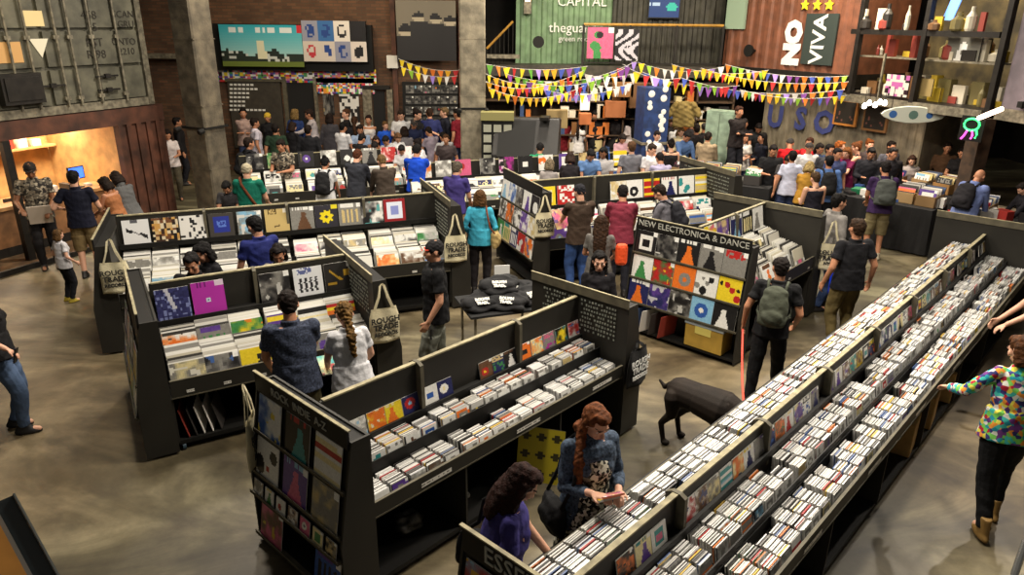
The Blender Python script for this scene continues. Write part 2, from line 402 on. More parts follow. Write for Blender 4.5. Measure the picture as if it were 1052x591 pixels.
    # --- hair
    if hair != 'bald':
        g = Body()
        if hair == 'cap':
            g.ell(Hd(0,-.012,.14), HD(.085,0,0), HD(0,.103,0), HD(0,0,.086))
            g.ell(Hd(0,-.055,.1), HD(.07,0,0), HD(0,.045,0), HD(0,0,.05))
        else:
            g.ell(Hd(0,-.042,.138), HD(.084,0,0), HD(0,.084,0), HD(0,0,.098)); g.ell(Hd(0,.014,.196), HD(.066,0,0), HD(0,.076,0), HD(0,0,.036))
            for sx in (-1,1): g.ell(Hd(sx*.066,.0,.15), HD(.018,0,0), HD(0,.05,0), HD(0,0,.05))
            g.ell(Hd(0,-.05,.075), HD(.068,0,0), HD(0,.05,0), HD(0,0,.06))
        if hair == 'bun': g.ell(Hd(0,-.11,.19), HD(.045,0,0), HD(0,.045,0), HD(0,0,.045))
        if hair == 'bob':
            for sx in (-1,1): g.cap(Hd(sx*.075,-.028,.14), Hd(sx*.082,-.02,.0), .03, .032)
            g.loft([(Hd(0,-.05,.14), HD(.09,0,0), HD(0,.06,0)), (Hd(0,-.055,.02), HD(.1,0,0), HD(0,.062,0)), (Hd(0,-.055,-.03), HD(.092,0,0), HD(0,.05,0))])
        if hair == 'long' or hair == 'curly':
            for sx in (-1,1): g.cap(Hd(sx*.072,-.028,.14), Hd(sx*.08,-.02,-.02), .03, .032); g.cap(Hd(sx*.078,-.02,-.01), B(sx*.105,.045 if hair=='long' else -.04,1.3), .036, .026)
            g.loft([(Hd(0,-.05,.14), HD(.088,0,0), HD(0,.06,0)), (Hd(0,-.06,.0), HD(.098,0,0), HD(0,.055,0)), (B(0,-.12,1.36), D(.1,0,0), D(0,.04,0)), (B(0,-.135,1.2), D(.085,0,0), D(0,.032,0)), (B(0,-.135,1.1), D(.04,0,0), D(0,.018,0))])
        if hair == 'side':
            g.cap(Hd(.072,-.02,.14), Hd(.078,-.01,.0), .026, .03); g.cap(Hd(.078,-.01,.01), B(.13,.1,1.34), .032, .04); g.cap(B(.13,.1,1.34), B(.15,.14,1.15), .042, .022); g.cap(Hd(-.07,-.025,.14), Hd(-.068,-.03,.03), .026, .028); g.cap(Hd(-.05,-.06,.03), Hd(.06,-.06,-.01), .045, .045)
        if hair == 'front':
            for sx in (-1,1): g.cap(Hd(sx*.072,-.015,.14), Hd(sx*.085,.01,-.02), .034, .042); g.cap(Hd(sx*.085,.01,-.02), Hd(sx*.08,.03,-.2), .046, .024)
            g.loft([(Hd(0,-.05,.14), HD(.09,0,0), HD(0,.06,0)), (Hd(0,-.06,.0), HD(.105,0,0), HD(0,.06,0)), (Hd(0,-.05,-.12), HD(.1,0,0), HD(0,.05,0)), (Hd(0,-.03,-.2), HD(.06,0,0), HD(0,.03,0))])
        if hair == 'pony':
            g.ell(Hd(0,-.115,.17), HD(.03,0,0), HD(0,.03,0), HD(0,0,.03)); g.cap(Hd(0,-.12,.16), B(0,-.15,1.42), .032, .046); g.cap(B(0,-.15,1.42), B(.01,-.15,1.22), .05, .024)
        out['hair'] = g.remesh('hair', vox, 1, disp=.004 if hair not in ('curly','pony') else .009, dscale=22)
        hm = out['hair']
        # clear the face: pull nothing, hair ellipsoids already sit behind the forehead
    if hair == 'cap':
        g = Body(); g.loft([(Hd(0,.06,.133), HD(.07,0,0), HD(0,.05,0)), (Hd(0,.085,.142), HD(.066,0,0), HD(0,.07,-.012))]); out['brim'] = g.remesh('brim', min(vox,.008), 1)
    for m in out.values(): m.transform(Matrix.Scale(S, 4))
    out['HB'] = Matrix.Scale(S,4)@HB; out['TL'] = TL; out['S'] = S; out['arms'] = [[p*S for p in a] for a in arms]
    PCACHE[key] = out; return out
def perp(d):
    d = Vector(d).normalized(); u = d.cross(Vector((.13,1,.07))).normalized(); return u, d.cross(u)
def cloth(c, kind=None, nscale=30):
    if kind in ('floral','bw','plaid'): return mat('cloth_%s_%d' % (kind, nscale), (200,200,200), .85, kind=kind, nscale=nscale, spec=.2)
    c = tuple(int(v) for v in c); return mat('cloth_%s_%d_%d_%d' % (kind or 'plain', *c), c, .85, noise=.45 if kind == 'heather' else .14, nscale=60 if kind == 'heather' else 6, bump=.35, bscale=26, spec=.2)
def person(label, loc, head, skin=0, topc=(40,40,44), botc=(40,44,60), hairc=(40,28,20), shoec=(34,30,28), topk=None, botk=None, capc=None, brimc=None, pname='person', topname='shirt', botname='trousers', hairname=None, **k):
    pm = person_meshes(**k); o = bpy.data.objects.new(pname, pm['body']); COL.objects.link(o)
    tag(o, label, 'person'); o.location = loc; o.rotation_euler = (0,0,R(head-90))
    sk = mat('skin_%d' % skin, SKIN[skin], .55, noise=.08, nscale=5, spec=.4)
    me = pm['body']
    if not len(me.materials):
        for m in (sk, mat('lips', (168,100,88), .5), mat('eye_white', (210,205,198), .4), mat('brow', (66,46,38), .6)): me.materials.append(m)
    o.material_slots[0].link = 'OBJECT'; o.material_slots[0].material = sk
    def kid(nm, me, m):
        if not len(me.materials): me.materials.append(m)
        c = bpy.data.objects.new(nm, me); COL.objects.link(c); c.parent = o; c.material_slots[0].link = 'OBJECT'; c.material_slots[0].material = m; return c
    if 'top' in pm: kid(topname, pm['top'], cloth(topc, topk))
    kid(botname, pm['bottom'], cloth(botc, botk))
    for i in (0,1): kid('shoe', pm['shoe%d' % i], flat(shoec, .6))
    if 'hair' in pm:
        if k.get('hair') == 'cap': kid('cap_crown', pm['hair'], cloth(capc or (40,40,44))); kid('cap_brim', pm['brim'], cloth(brimc or capc or (40,40,44)))
        else: kid(hairname or 'hair', pm['hair'], mat('hair_%d_%d_%d' % hairc, tuple(int(v*.8) for v in hairc), .7, noise=.4, nscale=34, bump=.4, bscale=90, spec=.15))
    return o, pm
# ------------------------------------------------------------------ racks
CHAR = mat('charcoal_laminate', (44,42,37), .55, noise=.12, nscale=3, spec=.35)
CHARD = mat('black_laminate', (22,21,19), .6, spec=.3)
EDGE = mat('raw_board_edge', (168,158,124), .7, noise=.25, nscale=14)
EDGE2 = mat('worn_board_edge', (96,90,72), .7, noise=.2, nscale=10)
WHITE = mat('white_ink', (226,226,220), .6)
SIGNC = mat('sign_letters', (176,176,166), .7)
CHALK = mat('chalk_strokes', (150,154,142), .8)
CD_ITEMS = []   # (matrix, variant, label, group)
LP_ITEMS = []
CDV = [(222,221,216),(206,205,202),(186,185,180),(228,227,224),(146,144,140),(216,214,208),(48,46,45),(200,199,196),(196,112,50),(214,180,80),(176,178,184),(96,94,92),(224,223,220),(166,50,50),(74,96,140),(190,187,180)]
class Rack:
    """local frame: x along the row, y from the front face (0) through the spine (D) to the back face (2D), z up"""
    def __init__(s, name, O, az, L, D, H, kind, label, nm, ends=(1,1), pitch=None, sides=(1,), prof=None):
        s.T = Matrix.Translation((O[0],O[1],0))@Matrix.Rotation(R(az),4,'Z'); s.L, s.D, s.H, s.kind, s.nm = L, D, H, kind, nm
        s.root = thing(name, (O[0],O[1],0), R(az), label, 'record rack')
        s.x0 = (.18 if prof and prof.get('thin') else .3)*ends[0]; s.x1 = L-.3*ends[1]; s.sides = sides; s.az = az; s.O = O
        cd = kind == 'cd'
        s.tiers = [(.03,.285,.70,.0),(.30,.535,.83,.0)] if cd else [(.03,.38,.59,.0),(.40,.71,.75,.0)]
        s.led = (.545, .985) if cd else (.70, 1.2 if H > 1.55 else 1.12)
        s.fz = (.70,.815) if cd else (.60,.77)
        s.px = prof.get('posts') if prof else None
        s.back = prof.get('back') if prof else None
        if prof:
            s.fz = prof.get('fz', s.fz); s.tiers = prof.get('tiers', s.tiers); s.led = prof.get('led', s.led)
        s.carc(pitch or (1.12 if cd else 1.04))
    def carc(s, pitch):
        L, D, H, r = s.L, s.D, s.H, s.root; x0, x1 = s.x0, s.x1
        nb = max(1, round((x1-x0)/pitch)); xs = [x0+(x1-x0)*i/nb for i in range(nb+1)]
        if s.px: xs = [x0]+s.px+[x1]; nb = len(xs)-1
        s.xs = xs
        mb = MB(); mb.box((x0,.04,.07),(x1,2*D-.04,.11)); mb.box((x0,.1,.02),(x1,2*D-.1,.07)); mb.box((x0,D-.01,.1),(x1,D+.01,s.fz[0])); mb.box((x0,.02,s.fz[0]-.02),(x1,2*D-.02,s.fz[0]))
        mb.build('base_shelf', CHARD, r)
        for i, x in enumerate(xs):
            for a in (0,1):
                y0, y1 = (.02, D-.01) if a == 0 else (D+.01, 2*D-.02)
                if a == 1 and 1 not in [0 if q == 1 else 1 for q in s.sides] and s.nm != 'x': continue
                q = MB(); q.box((x-.009,y0,.1),(x+.009,y1,s.fz[0]-.02)); q.build('cubby_divider', CHAR, r)
        for sd in (0,1):
            def Y(y): return y if sd == 0 else 2*D-y
            def bx(mb, a, b, c=None, m=0):
                ya, yb = sorted((Y(a[1]), Y(b[1]))); mb.box((a[0],ya,a[2]),(b[0],yb,b[2]), c, m)
            f0, f1, fy = (s.fz[0], s.fz[1], 0) if not (sd and s.back) else (s.back['f'][0], s.back['f'][1], s.back['f'][2])
            mb = MB(); bx(mb, (x0,fy,f0),(x1,fy+.018,f1)); mb.build('fascia', CHAR, r)
            mb = MB(); bx(mb, (x0,fy-.004,f0-.012),(x1,fy+.02,f0)); bx(mb, (x0,fy-.002,f1),(x1,fy+.02,f1+.006)); mb.build('fascia_edge', EDGE2, r)
            mb = MB()
            for j, (y0, y1, zf, _) in enumerate(s.tiers if not (sd and s.back) else s.back['tiers']):
                bx(mb, (x0,y0-.012,zf-.01),(x1,y1+.01,zf)); (j and bx(mb, (x0,y0-.014,zf-.01),(x1,y0-.004,zf+(.095 if s.kind == 'cd' else .17)))); bx(mb, (x0,y1,zf-.01),(x1,y1+.012,zf+(.13 if s.kind == 'cd' else .16)))
            ly, lz = s.led
            if not (sd and s.back): bx(mb, (x0,ly-.02,lz-.02),(x1,D,lz)), bx(mb, (x0,ly-.03,lz-.05),(x1,ly-.015,lz+.014))
            mb.build('bin_tray', CHARD, r)
        mb = MB(); mb.box((x0,D-.012,s.fz[0]),(x1,D+.012,H-.012)); mb.build('spine_board', CHAR, r)
        for i in range(nb):
            mb = MB(); mb.box((xs[i]+.02,D-.02,H-.014),(xs[i+1]-.02,D+.02,H)); mb.build('top_rail', EDGE, r)
        for x in xs[1:-1]:
            mb = MB(); mb.prism([(D-.085,s.led[1]-.1),(D+.085,s.led[1]-.1),(D+.07,H-.02),(D+.03,H+.004),(D-.03,H+.004),(D-.07,H-.02)], 0, x-.018, x+.018); mb.build('post', EDGE2, r)
        # price strips on the fascia
        mb = MB(); I = Matrix.Identity(4)
        for i in range(nb):
            xm = (xs[i]+xs[i+1])/2
            if s.kind == 'cd': spots = [(xm+.12,.3,.036)]
            else:
                w = (xs[i+1]-xs[i])/3; spots = [(xs[i]+w*(q+.5),.07,.03) for q in range(3) if hsh(i,q,s.L) > .3]
            if s.kind != 'cd':
                mb = MB()
                for q in range(3):
                    px = xs[i]+(xs[i+1]-xs[i])/3*(q+.5); y0 = s.tiers[1][0]-.016; z = s.tiers[1][2]+.12; mb.box((px-.035,y0-.003,z),(px+.035,y0,z+.035)); mb.build('price_strip', WHITE, r); mb = MB()
            for px, w, h in spots:
                mb = MB(); mb.art(Matrix.Translation((px-w/2,-.006,s.fz[0]+.03)), w, h, lambda u, v: (120,118,112) if .3 < v < .7 and hsh(int(u*40), 1, px) > .45 else (226,224,216), 24, 3)
                o = mb.build('price_strip', MATS['paint'], r)
    def bins(s, n_per, density=1.0, rows=(0,1), side=1, xr=None, faces=True, skip=()):
        cd = s.kind == 'cd'; w = .142 if cd else .316; D = s.D; rr = random.Random(hsh(s.L, s.az, side)*999)
        pw = w+(.012 if cd else .02)
        k = 0
        for b in range(len(s.xs)-1):
            xa, xb = s.xs[b]+.022, s.xs[b+1]-.022; n = int((xb-xa)/pw+.25); g = (xb-xa)/n
            for q in range(n):
                k += 1; xc = xa+g*(q+.5)
                if xr and not (xr[0] < xc < xr[1]): continue
                for j in rows:
                    if (k, j) in skip: continue
                    y0, y1, zf, _ = (s.tiers if side == 1 or not s.back else s.back['tiers'])[j]; m = n_per
                    dirty = rr.random() < .12
                    full = 1 if rr.random() < .8 else rr.uniform(.55,.9)
                    base = rr.choice([0,1,3,5,5,7,12,2]) if cd else 0
                    row = ('lower','upper')[j]
                    for i in range(m):
                        t = i/(m-1)
                        if t > full and i > 2: break
                        y = y0+.012+(y1-y0-.05)*t; lean = (9 if cd else 21)+rr.uniform(-4,4)
                        hh = rr.uniform(-.006,.006)+(.07*t if not cd else 0)
                        if cd and i == 0: lean += 2
                        yy = y if side == 1 else 2*D-y
                        M = s.T@Matrix.Translation((xc+rr.uniform(-.004,.004), yy, zf+.004+hh))@(Matrix.Identity(4) if side == 1 else Matrix.Rotation(PI,4,'Z'))@Matrix.Rotation(-R(lean),4,'X')@Matrix.Translation((-w/2,0,0))
                        sn = '' if side == 1 else 'far '
                        first = i == 0
                        if cd:
                            v = base if rr.random() < .42 else rr.choice([0,1,2,3,4,5,6,7,10,11,12,15,0,1,6,4,11,7,6,2,8,9,13,14])
                            lab = 'jewel-case CD filed in the %s %s bin, %sside, %s' % (nth(k-1), row, sn, s.nm)
                            CD_ITEMS.append((M, v, first, lab, 'CDs filed in bins of the '+s.nm, s.nm))
                        else:
                            lab = 'sleeve filed behind the cover, %s %s bin of the %s' % (nth(k-1), row, s.nm)
                            LP_ITEMS.append((M, rr.randrange(9), first, lab, 'records filed in the %s %s bin of the %s' % (nth(k-1), row, s.nm), (k, row, s.nm)))
    def ledge(s, specs, side=1, x_from=None, w=None, gap=.02, z=None, lean=10):
        # specs: list of album dicts or None; placed left to right inside bays
        cd = s.kind == 'cd'; w = w or (.165 if cd else .315); h = .15 if cd else .315; D = s.D
        ly, lz = s.led; n = len(specs); i = 0
        for q, sp in enumerate(specs):
            if sp is None: continue
            x, spec = sp
            fn, bgn, word = album(**spec) if 'fn' not in spec else (spec['fn'], spec['bgn'], spec['word'])
            hh = spec.get('h', h) if isinstance(spec, dict) else h
            me = sleeve_mesh(w, hh, .009, fn, ('L', s.nm, side, q), 14 if cd else 22)
            yy = ly+.005 if side == 1 else 2*D-ly-.005
            M = s.T@Matrix.Translation((x, yy, lz+.004))@(Matrix.Identity(4) if side == 1 else Matrix.Rotation(PI,4,'Z'))@Matrix.Rotation(-R(lean),4,'X')@Matrix.Translation((-w/2,0,0))
            put('displayed_cd' if cd else 'displayed_record', me, M, ('%s, %s, %s on ledge of %s' % (bgn.replace('sleeve','CD' if cd else 'sleeve'), word, nth(q), s.nm)), 'CD' if cd else 'record', 'faced-out covers on the ledge of the '+s.nm)
    def end(s, which, H, sign=None, y1=None, inner=None, rows=(), rowz=None, seed=0, split=None):
        """end unit: which=0 at x=0 facing -x, which=1 at x=L facing +x"""
        D2 = y1 or 2*s.D; r = s.root; fx = (lambda x: x) if which == 0 else (lambda x: s.L-x)
        def pb(mb, poly, y0, y1, c=None): mb.prism([(fx(a), b) for a, b in poly], 1, y0, y1, c) if False else mb.quadmesh([Vector((fx(a), y0, b)) for a, b in poly]+[Vector((fx(a), y1, b)) for a, b in poly], [tuple(range(len(poly))), tuple(range(len(poly), 2*len(poly)))[::-1]]+[(i,(i+1)%len(poly),len(poly)+(i+1)%len(poly),len(poly)+i)[::-1] for i in range(len(poly))], c)
        TK = .17 if (which == 0 and s.x0 < .2) else .29
        HP = H-.09 if which == 0 else H-.07
        side = [(0,.03),(TK,.03),(TK,HP),(.14,HP),(.0,.62),(0,.5)]
        for y0, y1 in ((-.02,.0),(D2,D2+.02)):
            mb = MB(); pb(mb, side, y0, y1); mb.build('end_panel', CHAR, r)
        mb = MB(); a, b = sorted((fx(TK-.02), fx(TK))); mb.box((a,0,.03),(b,D2,HP)); mb.build('inner_board', CHAR, r)
        if which == 0:
            mb = MB(); a, b = sorted((fx(.14), fx(TK))); mb.box((a,0,HP-.03),(b,D2,HP-.015)); mb.build('top_board', CHARD, r)
            mb = MB(); a, b = sorted((fx(.12), fx(.14))); mb.box((a,0,H-.15),(b,D2,H)); mb.build('sign_board', CHARD, r)
            mb = MB(); a, b = sorted((fx(.118), fx(.142))); mb.box((a,-.02,H-.002),(b,D2+.02,H+.008)); mb.build('sign_edge', EDGE, r)
        else:
            mb = MB(); a, b = sorted((fx(.14), fx(.29))); mb.box((a,0,HP-.02),(b,D2,HP-.004)); mb.build('top_board', CHARD, r)
            mb = MB(); a, b = sorted((fx(.29), fx(.305))); mb.box((a,-.02,H-.085),(b,D2+.02,H+.002)); mb.build('board_frame', EDGE2, r)
            mb = MB(); a, b = sorted((fx(.288), fx(.307))); mb.box((a,-.022,H+.002),(b,D2+.022,H+.01)); mb.build('board_edge', EDGE, r)
        mb = MB(); pb(mb, [(.02,.6),(.03,.6),(.15,H-.15),(.14,H-.15)], 0, D2); mb.build('sloping_board', CHARD, r)
        mb = MB(); a, b = sorted((fx(.0), fx(TK-.02))); mb.box((a,0,.06),(b,D2,.09)); mb.build('foot_shelf', CHARD, r)
        # face frame: local picture plane facing outward; u along y
        def face(y, z, out=.012):
            # point on sloping display plane
            x = .02+.12*max(0,(z-.6))/(H-.75) if z > .6 else .0
            return x
        if sign:
            if which == 0: M = Matrix.Translation((fx(.117), D2/2, H-.075))@Matrix.Rotation(-PI/2,4,'Z')
            else: M = Matrix.Translation((fx(.117), D2/2, H-.075))@Matrix.Rotation(PI/2,4,'Z')
            lettering(sign[0], sign[1], M, SIGNC, r, name='lettering')
        tilt = math.atan2(.12, H-.75)
        for ri, (z, n, h, specs) in enumerate(rows):
            x = face(0, z); mb = MB(); a, b = sorted((fx(x-.035), fx(x+.01))); mb.box((a,.0,z-.02),(b,D2,z-.006)); mb.box((min(fx(x-.035),fx(x-.028)),0,z-.02),(max(fx(x-.035),fx(x-.028)),D2,z+.012)); mb.build('display_lip', EDGE2, r)
            g = (D2-.04)/n
            for q in range(n):
                sp = specs[q] if specs and q < len(specs) else {'seed': seed*100+ri*10+q}
                if sp is None: continue
                w = min(h, g-.008); fn, bgn, word = album(**sp); me = sleeve_mesh(w, h, .006, fn, ('E', s.nm, which, ri, q), 22 if h > .2 else 14)
                yc = D2-.02-g*(q+.5) if which == 0 else .02+g*(q+.5)
                M = s.T@Matrix.Translation((fx(x-.022), yc, z-.004))@Matrix.Rotation(-PI/2 if which == 0 else PI/2,4,'Z')@Matrix.Rotation(-tilt,4,'X')@Matrix.Translation((-w/2,0,0))
                put('displayed_record' if h > .2 else 'displayed_cd', me, M, '%s, %s, %s in %s row on end of %s' % (bgn, word, nth(q), nth(ri), s.nm), 'record' if h > .2 else 'CD', 'covers on the end display of the '+s.nm)
    def chalk(s, which, H, z0, y0=.1, y1=None, cols=2, rows=9, seed=3):
        """rows of small chalked words on the inner board of an end unit"""
        y1 = y1 or 2*s.D-.1; x = s.x0+.002 if which == 0 else s.x1-.002; rr = random.Random(seed); mb = MB(); cw = (y1-y0)/cols
        for c in range(cols):
            for j in range(rows):
                z = H-.12-(H-.12-z0)*(j+.5)/rows; y = y0+c*cw+.02
                while y < y0+(c+1)*cw-.06:
                    w = rr.uniform(.015,.03); hh = rr.uniform(.016,.024)
                    for q in range(2):
                        yy = y+q*w*.5; mb.box((x-.003,yy,z),(x+.003,yy+.005,z+hh)); 
                    mb.box((x-.003,y,z+hh*rr.choice([0,.45,.9])),(x+.003,y+w*.7,z+hh*.2+hh*rr.choice([0,.45,.8])))
                    y += w+(.012 if rr.random() < .75 else .04)
        mb.build('lettering', CHALK, s.root)
def flush_items():
    cv = []
    for v, c in enumerate(CDV):
        mb = MB(); rr = random.Random(v); mb.box((0,0,0),(.142,.0095,.125), c)
        fn, _, _ = album(seed=900+v, bg=('white' if v % 4 else 'grey'), fg=('grey' if v % 5 else None), acc='grey', style='photo' if v % 4 else None)
        mb.art(Matrix.Identity(4), .142, .125, fn, 10, y=-.0005)
        mb.box((.0,.001,.1245),(.142,.0085,.1262), tuple(min(255,q*1.04+6) for q in c)); cv.append(mb.mesh('jewel_case', MATS['paint']))
    cam = Vector((0,0,CAMZ))
    def key(it):
        p = it[0].translation; return (p-cam).length if seen(p) else 1e3+(p-cam).length
    items = sorted(CD_ITEMS, key=key); ind, rest = items[:300], items[300:]
    for M, v, first, lab, grp, nm in ind: put('compact_disc', cv[v], M, lab, 'CD', grp)
    mb = MB()
    for M, v, first, lab, grp, nm in rest:
        c = CDV[v]; mb.box((0,0,0),(.142,.0095,.125), c, T=M)
        if first:
            fn, _, _ = album(seed=v*31+int(M.translation.x*50), bg=('white' if v % 6 else None), fg=('grey' if v % 4 else None), acc='white'); mb.art(M, .142, .125, fn, 6, y=-.0008)
    o = mb.build('filed_compact_discs', MATS['paint']); tag(o, 'hundreds of jewel-case CDs filled into the bins further along the racks', 'CDs', kind='stuff')
    tops = [(228,226,218),(214,212,204),(235,234,228),(196,192,180),(150,148,142),(232,230,224),(60,58,54),(224,222,212),(205,198,176)]
    lv = []
    for v, c in enumerate(tops):
        mb = MB(); mb.box((0,0,0),(.314,.006,.314), c); lv.append(mb.mesh('sleeve_edge', MATS['paint']))
    front = [it for it in LP_ITEMS if it[2]]; rear = [it for it in LP_ITEMS if not it[2]]
    front.sort(key=key); rear.sort(key=key); n1 = min(len(front), 170)
    for q, (M, v, first, lab, grp, (k, row, nm)) in enumerate(front[:n1]):
        fn, bgn, word = album(seed=4000+q*7, bg=(['white','white','grey','cream',None][q % 5]))
        sp = FRONTS.get((nm, k, row))
        if sp: fn, bgn, word = album(**sp)
        put('record_sleeve', sleeve_mesh(.315,.315,.006,fn,('F',q),18), M, '%s, %s, fronting %s %s bin of %s' % (bgn, word, nth(k-1), row, nm), 'record', 'front records of the '+nm)
    nb = 300-n1
    for M, v, first, lab, grp, _ in rear[:nb]: put('filed_record', lv[v], M, lab, 'record', grp)
    mb = MB()
    for M, v, first, lab, grp, _ in rear[nb:]+front[n1:]: mb.box((0,0,0),(.314,.006,.314), tops[v], T=M)
    o = mb.build('filed_records', MATS['paint']); tag(o, 'many more pale record sleeves packed in the bins of the farther racks', 'records', kind='stuff')
FRONTS = {}
def tote(loc, rz, label, group=None, wr=('ROUGH','TRADE','RECORDS'), drop=.3, name='tote_bag', body=(222,212,176), ink=(40,38,34)):
    """flat cotton tote, hanging by two handles; loc = hook point, bag hangs below on local -y side"""
    t = thing(name, loc, rz, label, 'tote bag', group); c = mat('tote_canvas_%d' % body[0], body, .9, noise=.1, nscale=9, bump=.3, bscale=60)
    mb = MB(); W, H = .33, .39; N = 12; V = []; Fs = []
    for sd in (-1, 1):
        for j in range(N+1):
            for i in range(N+1):
                u, v = i/N, j/N; bulge = .028*math.sin(PI*min(1,max(0,u)))*(.4+.8*(1-v))+.004; w = W*(1-.16*max(0,v-.72)/.28)
                V.append(((u-.5)*w, -.035+sd*bulge+.006*math.sin(u*9+v*5), -drop-H+H*v+.012*math.sin(u*PI)*(-1 if v > .9 else 0)))
    n1 = (N+1)**2
    for j in range(N):
        for i in range(N):
            a = j*(N+1)+i; Fs.append((a,a+1,a+N+2,a+N+1)); b = a+n1; Fs.append((b,b+N+1,b+N+2,b+1))
    for j in range(N):
        for i in (0, N):
            a = j*(N+1)+i; q = (a, a+N+1, a+n1+N+1, a+n1); Fs.append(q if i == 0 else q[::-1])
    for i in range(N): Fs.append((i, i+n1, i+1+n1, i+1))
    mb.quadmesh(V, Fs); mb.build('bag_body', c, t, smooth=True)
    for sd in (-1,1):
        mb = MB(); pts = [Vector((-.1,-.035+sd*.012,-drop-.01)), Vector((-.05,-.035+sd*.012,-drop*.55)), Vector((-.022,-.02,-.02)), Vector((0,-.012,.0)), Vector((.022,-.02,-.02)), Vector((.05,-.035+sd*.012,-drop*.55)), Vector((.1,-.035+sd*.012,-drop-.01))]
        for a, b in zip(pts[:-1], pts[1:]):
            w = Vector((.012,0,.006)); y = Vector((0,.002,0)); mb.quadmesh([a-w-y,a+w-y,b+w-y,b-w-y,a-w+y,a+w+y,b+w+y,b-w+y], ((0,1,2,3),(7,6,5,4),(0,4,5,1),(1,5,6,2),(2,6,7,3),(3,7,4,0)))
        mb.build('handle', c, t)
    m = mat('tote_ink_%d' % ink[0], ink, .8)
    for i, w in enumerate(wr):
        lettering(w, (.088,.088,.058)[i], Matrix.Translation((0,-.076,-drop-.13-.078*i)), m, t, name='lettering', bold=.003, ext=.002)
    return t
# ------------------------------------------------------------------ racks placed
G = Rack('cd_rack', ST(2.12,-3.55), 47, 3.6, .6, 1.40, 'cd', 'two-tier charcoal CD rack with open cubbies in the middle of the shop', 'centre CD rack', prof=dict(posts=[1.2,2.38]))
G.bins(18); 
def ledge_cd(rk, side, x0, x1, skip, seed, gap=.2, force={}):
    out = []; rr = random.Random(seed); q = 0
    for b in range(len(rk.xs)-1):
        xa, xb = rk.xs[b]+.1, rk.xs[b+1]-.09; n = int((xb-xa)/.165)
        for i in range(n+1):
            x = xa+(xb-xa)*i/n
            if not (x0 < x < x1) or rr.random() < skip: continue
            sp = dict(seed=seed*50+q, style=rr.choice(['photo','photo','figure','frame','bigtext','photo']), bg=rr.choice(['white','white','grey','black','brown','cream','navy'])); 
            if q in force: sp.update(force[q])
            out.append((x+rr.uniform(-.012,.012), sp)); q += 1
    rk.ledge(out, side=side, lean=12)
ledge_cd(G, 1, 0, 9, .08, 11, force={0:dict(bg='white',fg='black',style='figure'),1:dict(bg='white',fg='grey',style='photo'),2:dict(bg='yellow',fg='orange',style='photo'),3:dict(bg='yellow',fg='orange',style='figure'),4:dict(bg='navy',fg='red',style='disc'),5:dict(bg='white',fg='white',style='frame'),6:dict(bg='navy',fg='white',style='disc'),7:dict(bg='brown',fg='red',style='disc',acc='yellow'),10:dict(bg='orange',fg='orange',style='frame')})
G.end(0, 1.48, sign=('ROCK  INDIE  A-Z', .09), rows=[(1.02,3,.315,[dict(seed=1,bg='white',fg='blue',style='photo',acc='yellow'),dict(seed=2,bg='black',fg='teal',style='figure',acc='red'),dict(seed=3,bg='white',fg='cream',style='bars',acc='red')]),
    (.68,3,.315,[dict(seed=4,bg='white',fg='black',style='blob',acc='red'),dict(seed=5,bg='purple',fg='pink',style='figure',acc='sky blue'),dict(seed=6,bg='grey',fg='beige',style='photo')]),(.5,7,.125,[dict(seed=i,bg=b,fg=f,style=t) for i,(b,f,t) in enumerate([('grey','white','photo'),('white','green','figure'),('white','red','disc'),('brown','white','photo'),('pink','white','disc'),('cream','green','frame'),('beige','black','photo')])]),
    (.11,3,.315,[dict(seed=8,bg='brown',fg='pink',style='photo',acc='yellow'),None,dict(seed=9,bg='blue',fg='black',style='figures')])])
G.end(1, 1.5); G.chalk(1, 1.5, 1.02, cols=2, rows=8)
RR = Rack('cd_rack', ST(1.98,-1.2), 47, 10.2, .64, 1.2, 'cd', 'long charcoal CD rack running from the near edge to the far dark end board', 'long CD rack', sides=(1,-1), prof=dict(thin=True, posts=[1.55,2.77,3.99,5.22,6.44,7.67,8.89], tiers=[(.03,.29,.68,0),(.31,.56,.78,0)], led=(.58,.95), back=dict(f=(.80,.93,.21), tiers=[(.235,.61,.885,0)])))
RR.bins(18); RR.bins(26, side=-1, rows=(0,))
ledge_cd(RR, 1, 0, 99, .12, 17, force={8:dict(bg='teal',fg='white',style='bars'),5:dict(bg='white',fg='red',style='photo')})
RR.end(0, 1.5, y1=1.1, sign=('ESSENTIALS', .15), rows=[(1.02,3,.315,[dict(seed=21,bg='red',fg='sky blue',style='photo',acc='yellow'),dict(seed=22,bg='yellow',fg='orange',style='blob'),dict(seed=23,bg='white',fg='green',style='photo')]),(.7,3,.315,[])])
RR.end(1, 1.42)
E_ = Rack('record_rack', ST(7.72,-3.47), 47, 2.5, .8, 1.58, 'lp', 'tall charcoal record rack whose end display faces the camera beside the dog walker', 'dance record rack', prof=dict(fz=(.76,.93), tiers=[(.03,.38,.77,0),(.40,.71,.91,0)], led=(.72,1.24)))
E_.bins(22, xr=(0,9))
A = lambda seed, bg, fg, st, acc='white': dict(seed=seed, bg=bg, fg=fg, style=st, acc=acc)
E_.end(0, 1.6, sign=('NEW ELECTRONICA & DANCE', .112), rows=[(1.13,5,.31,[A(31,'black','white','frame','black'),A(32,'grey','black','photo'),A(33,'black','orange','figure'),A(34,'grey','black','figure'),A(35,'grey','red','bigtext','grey')]),
   (.8,5,.31,[A(36,'white','green','figure'),A(37,'red','green','photo','yellow'),A(38,'orange','grey','disc','orange'),A(39,'white','black','blob','grey'),A(40,'yellow','red','blob','black')]),
   (.47,5,.31,[A(41,'navy','orange','figure'),A(42,'navy','purple','photo'),A(43,'black','grey','photo'),A(44,'sky blue','blue','disc','white'),A(45,'black','white','figure','black')])])
E_.end(1, 1.58)
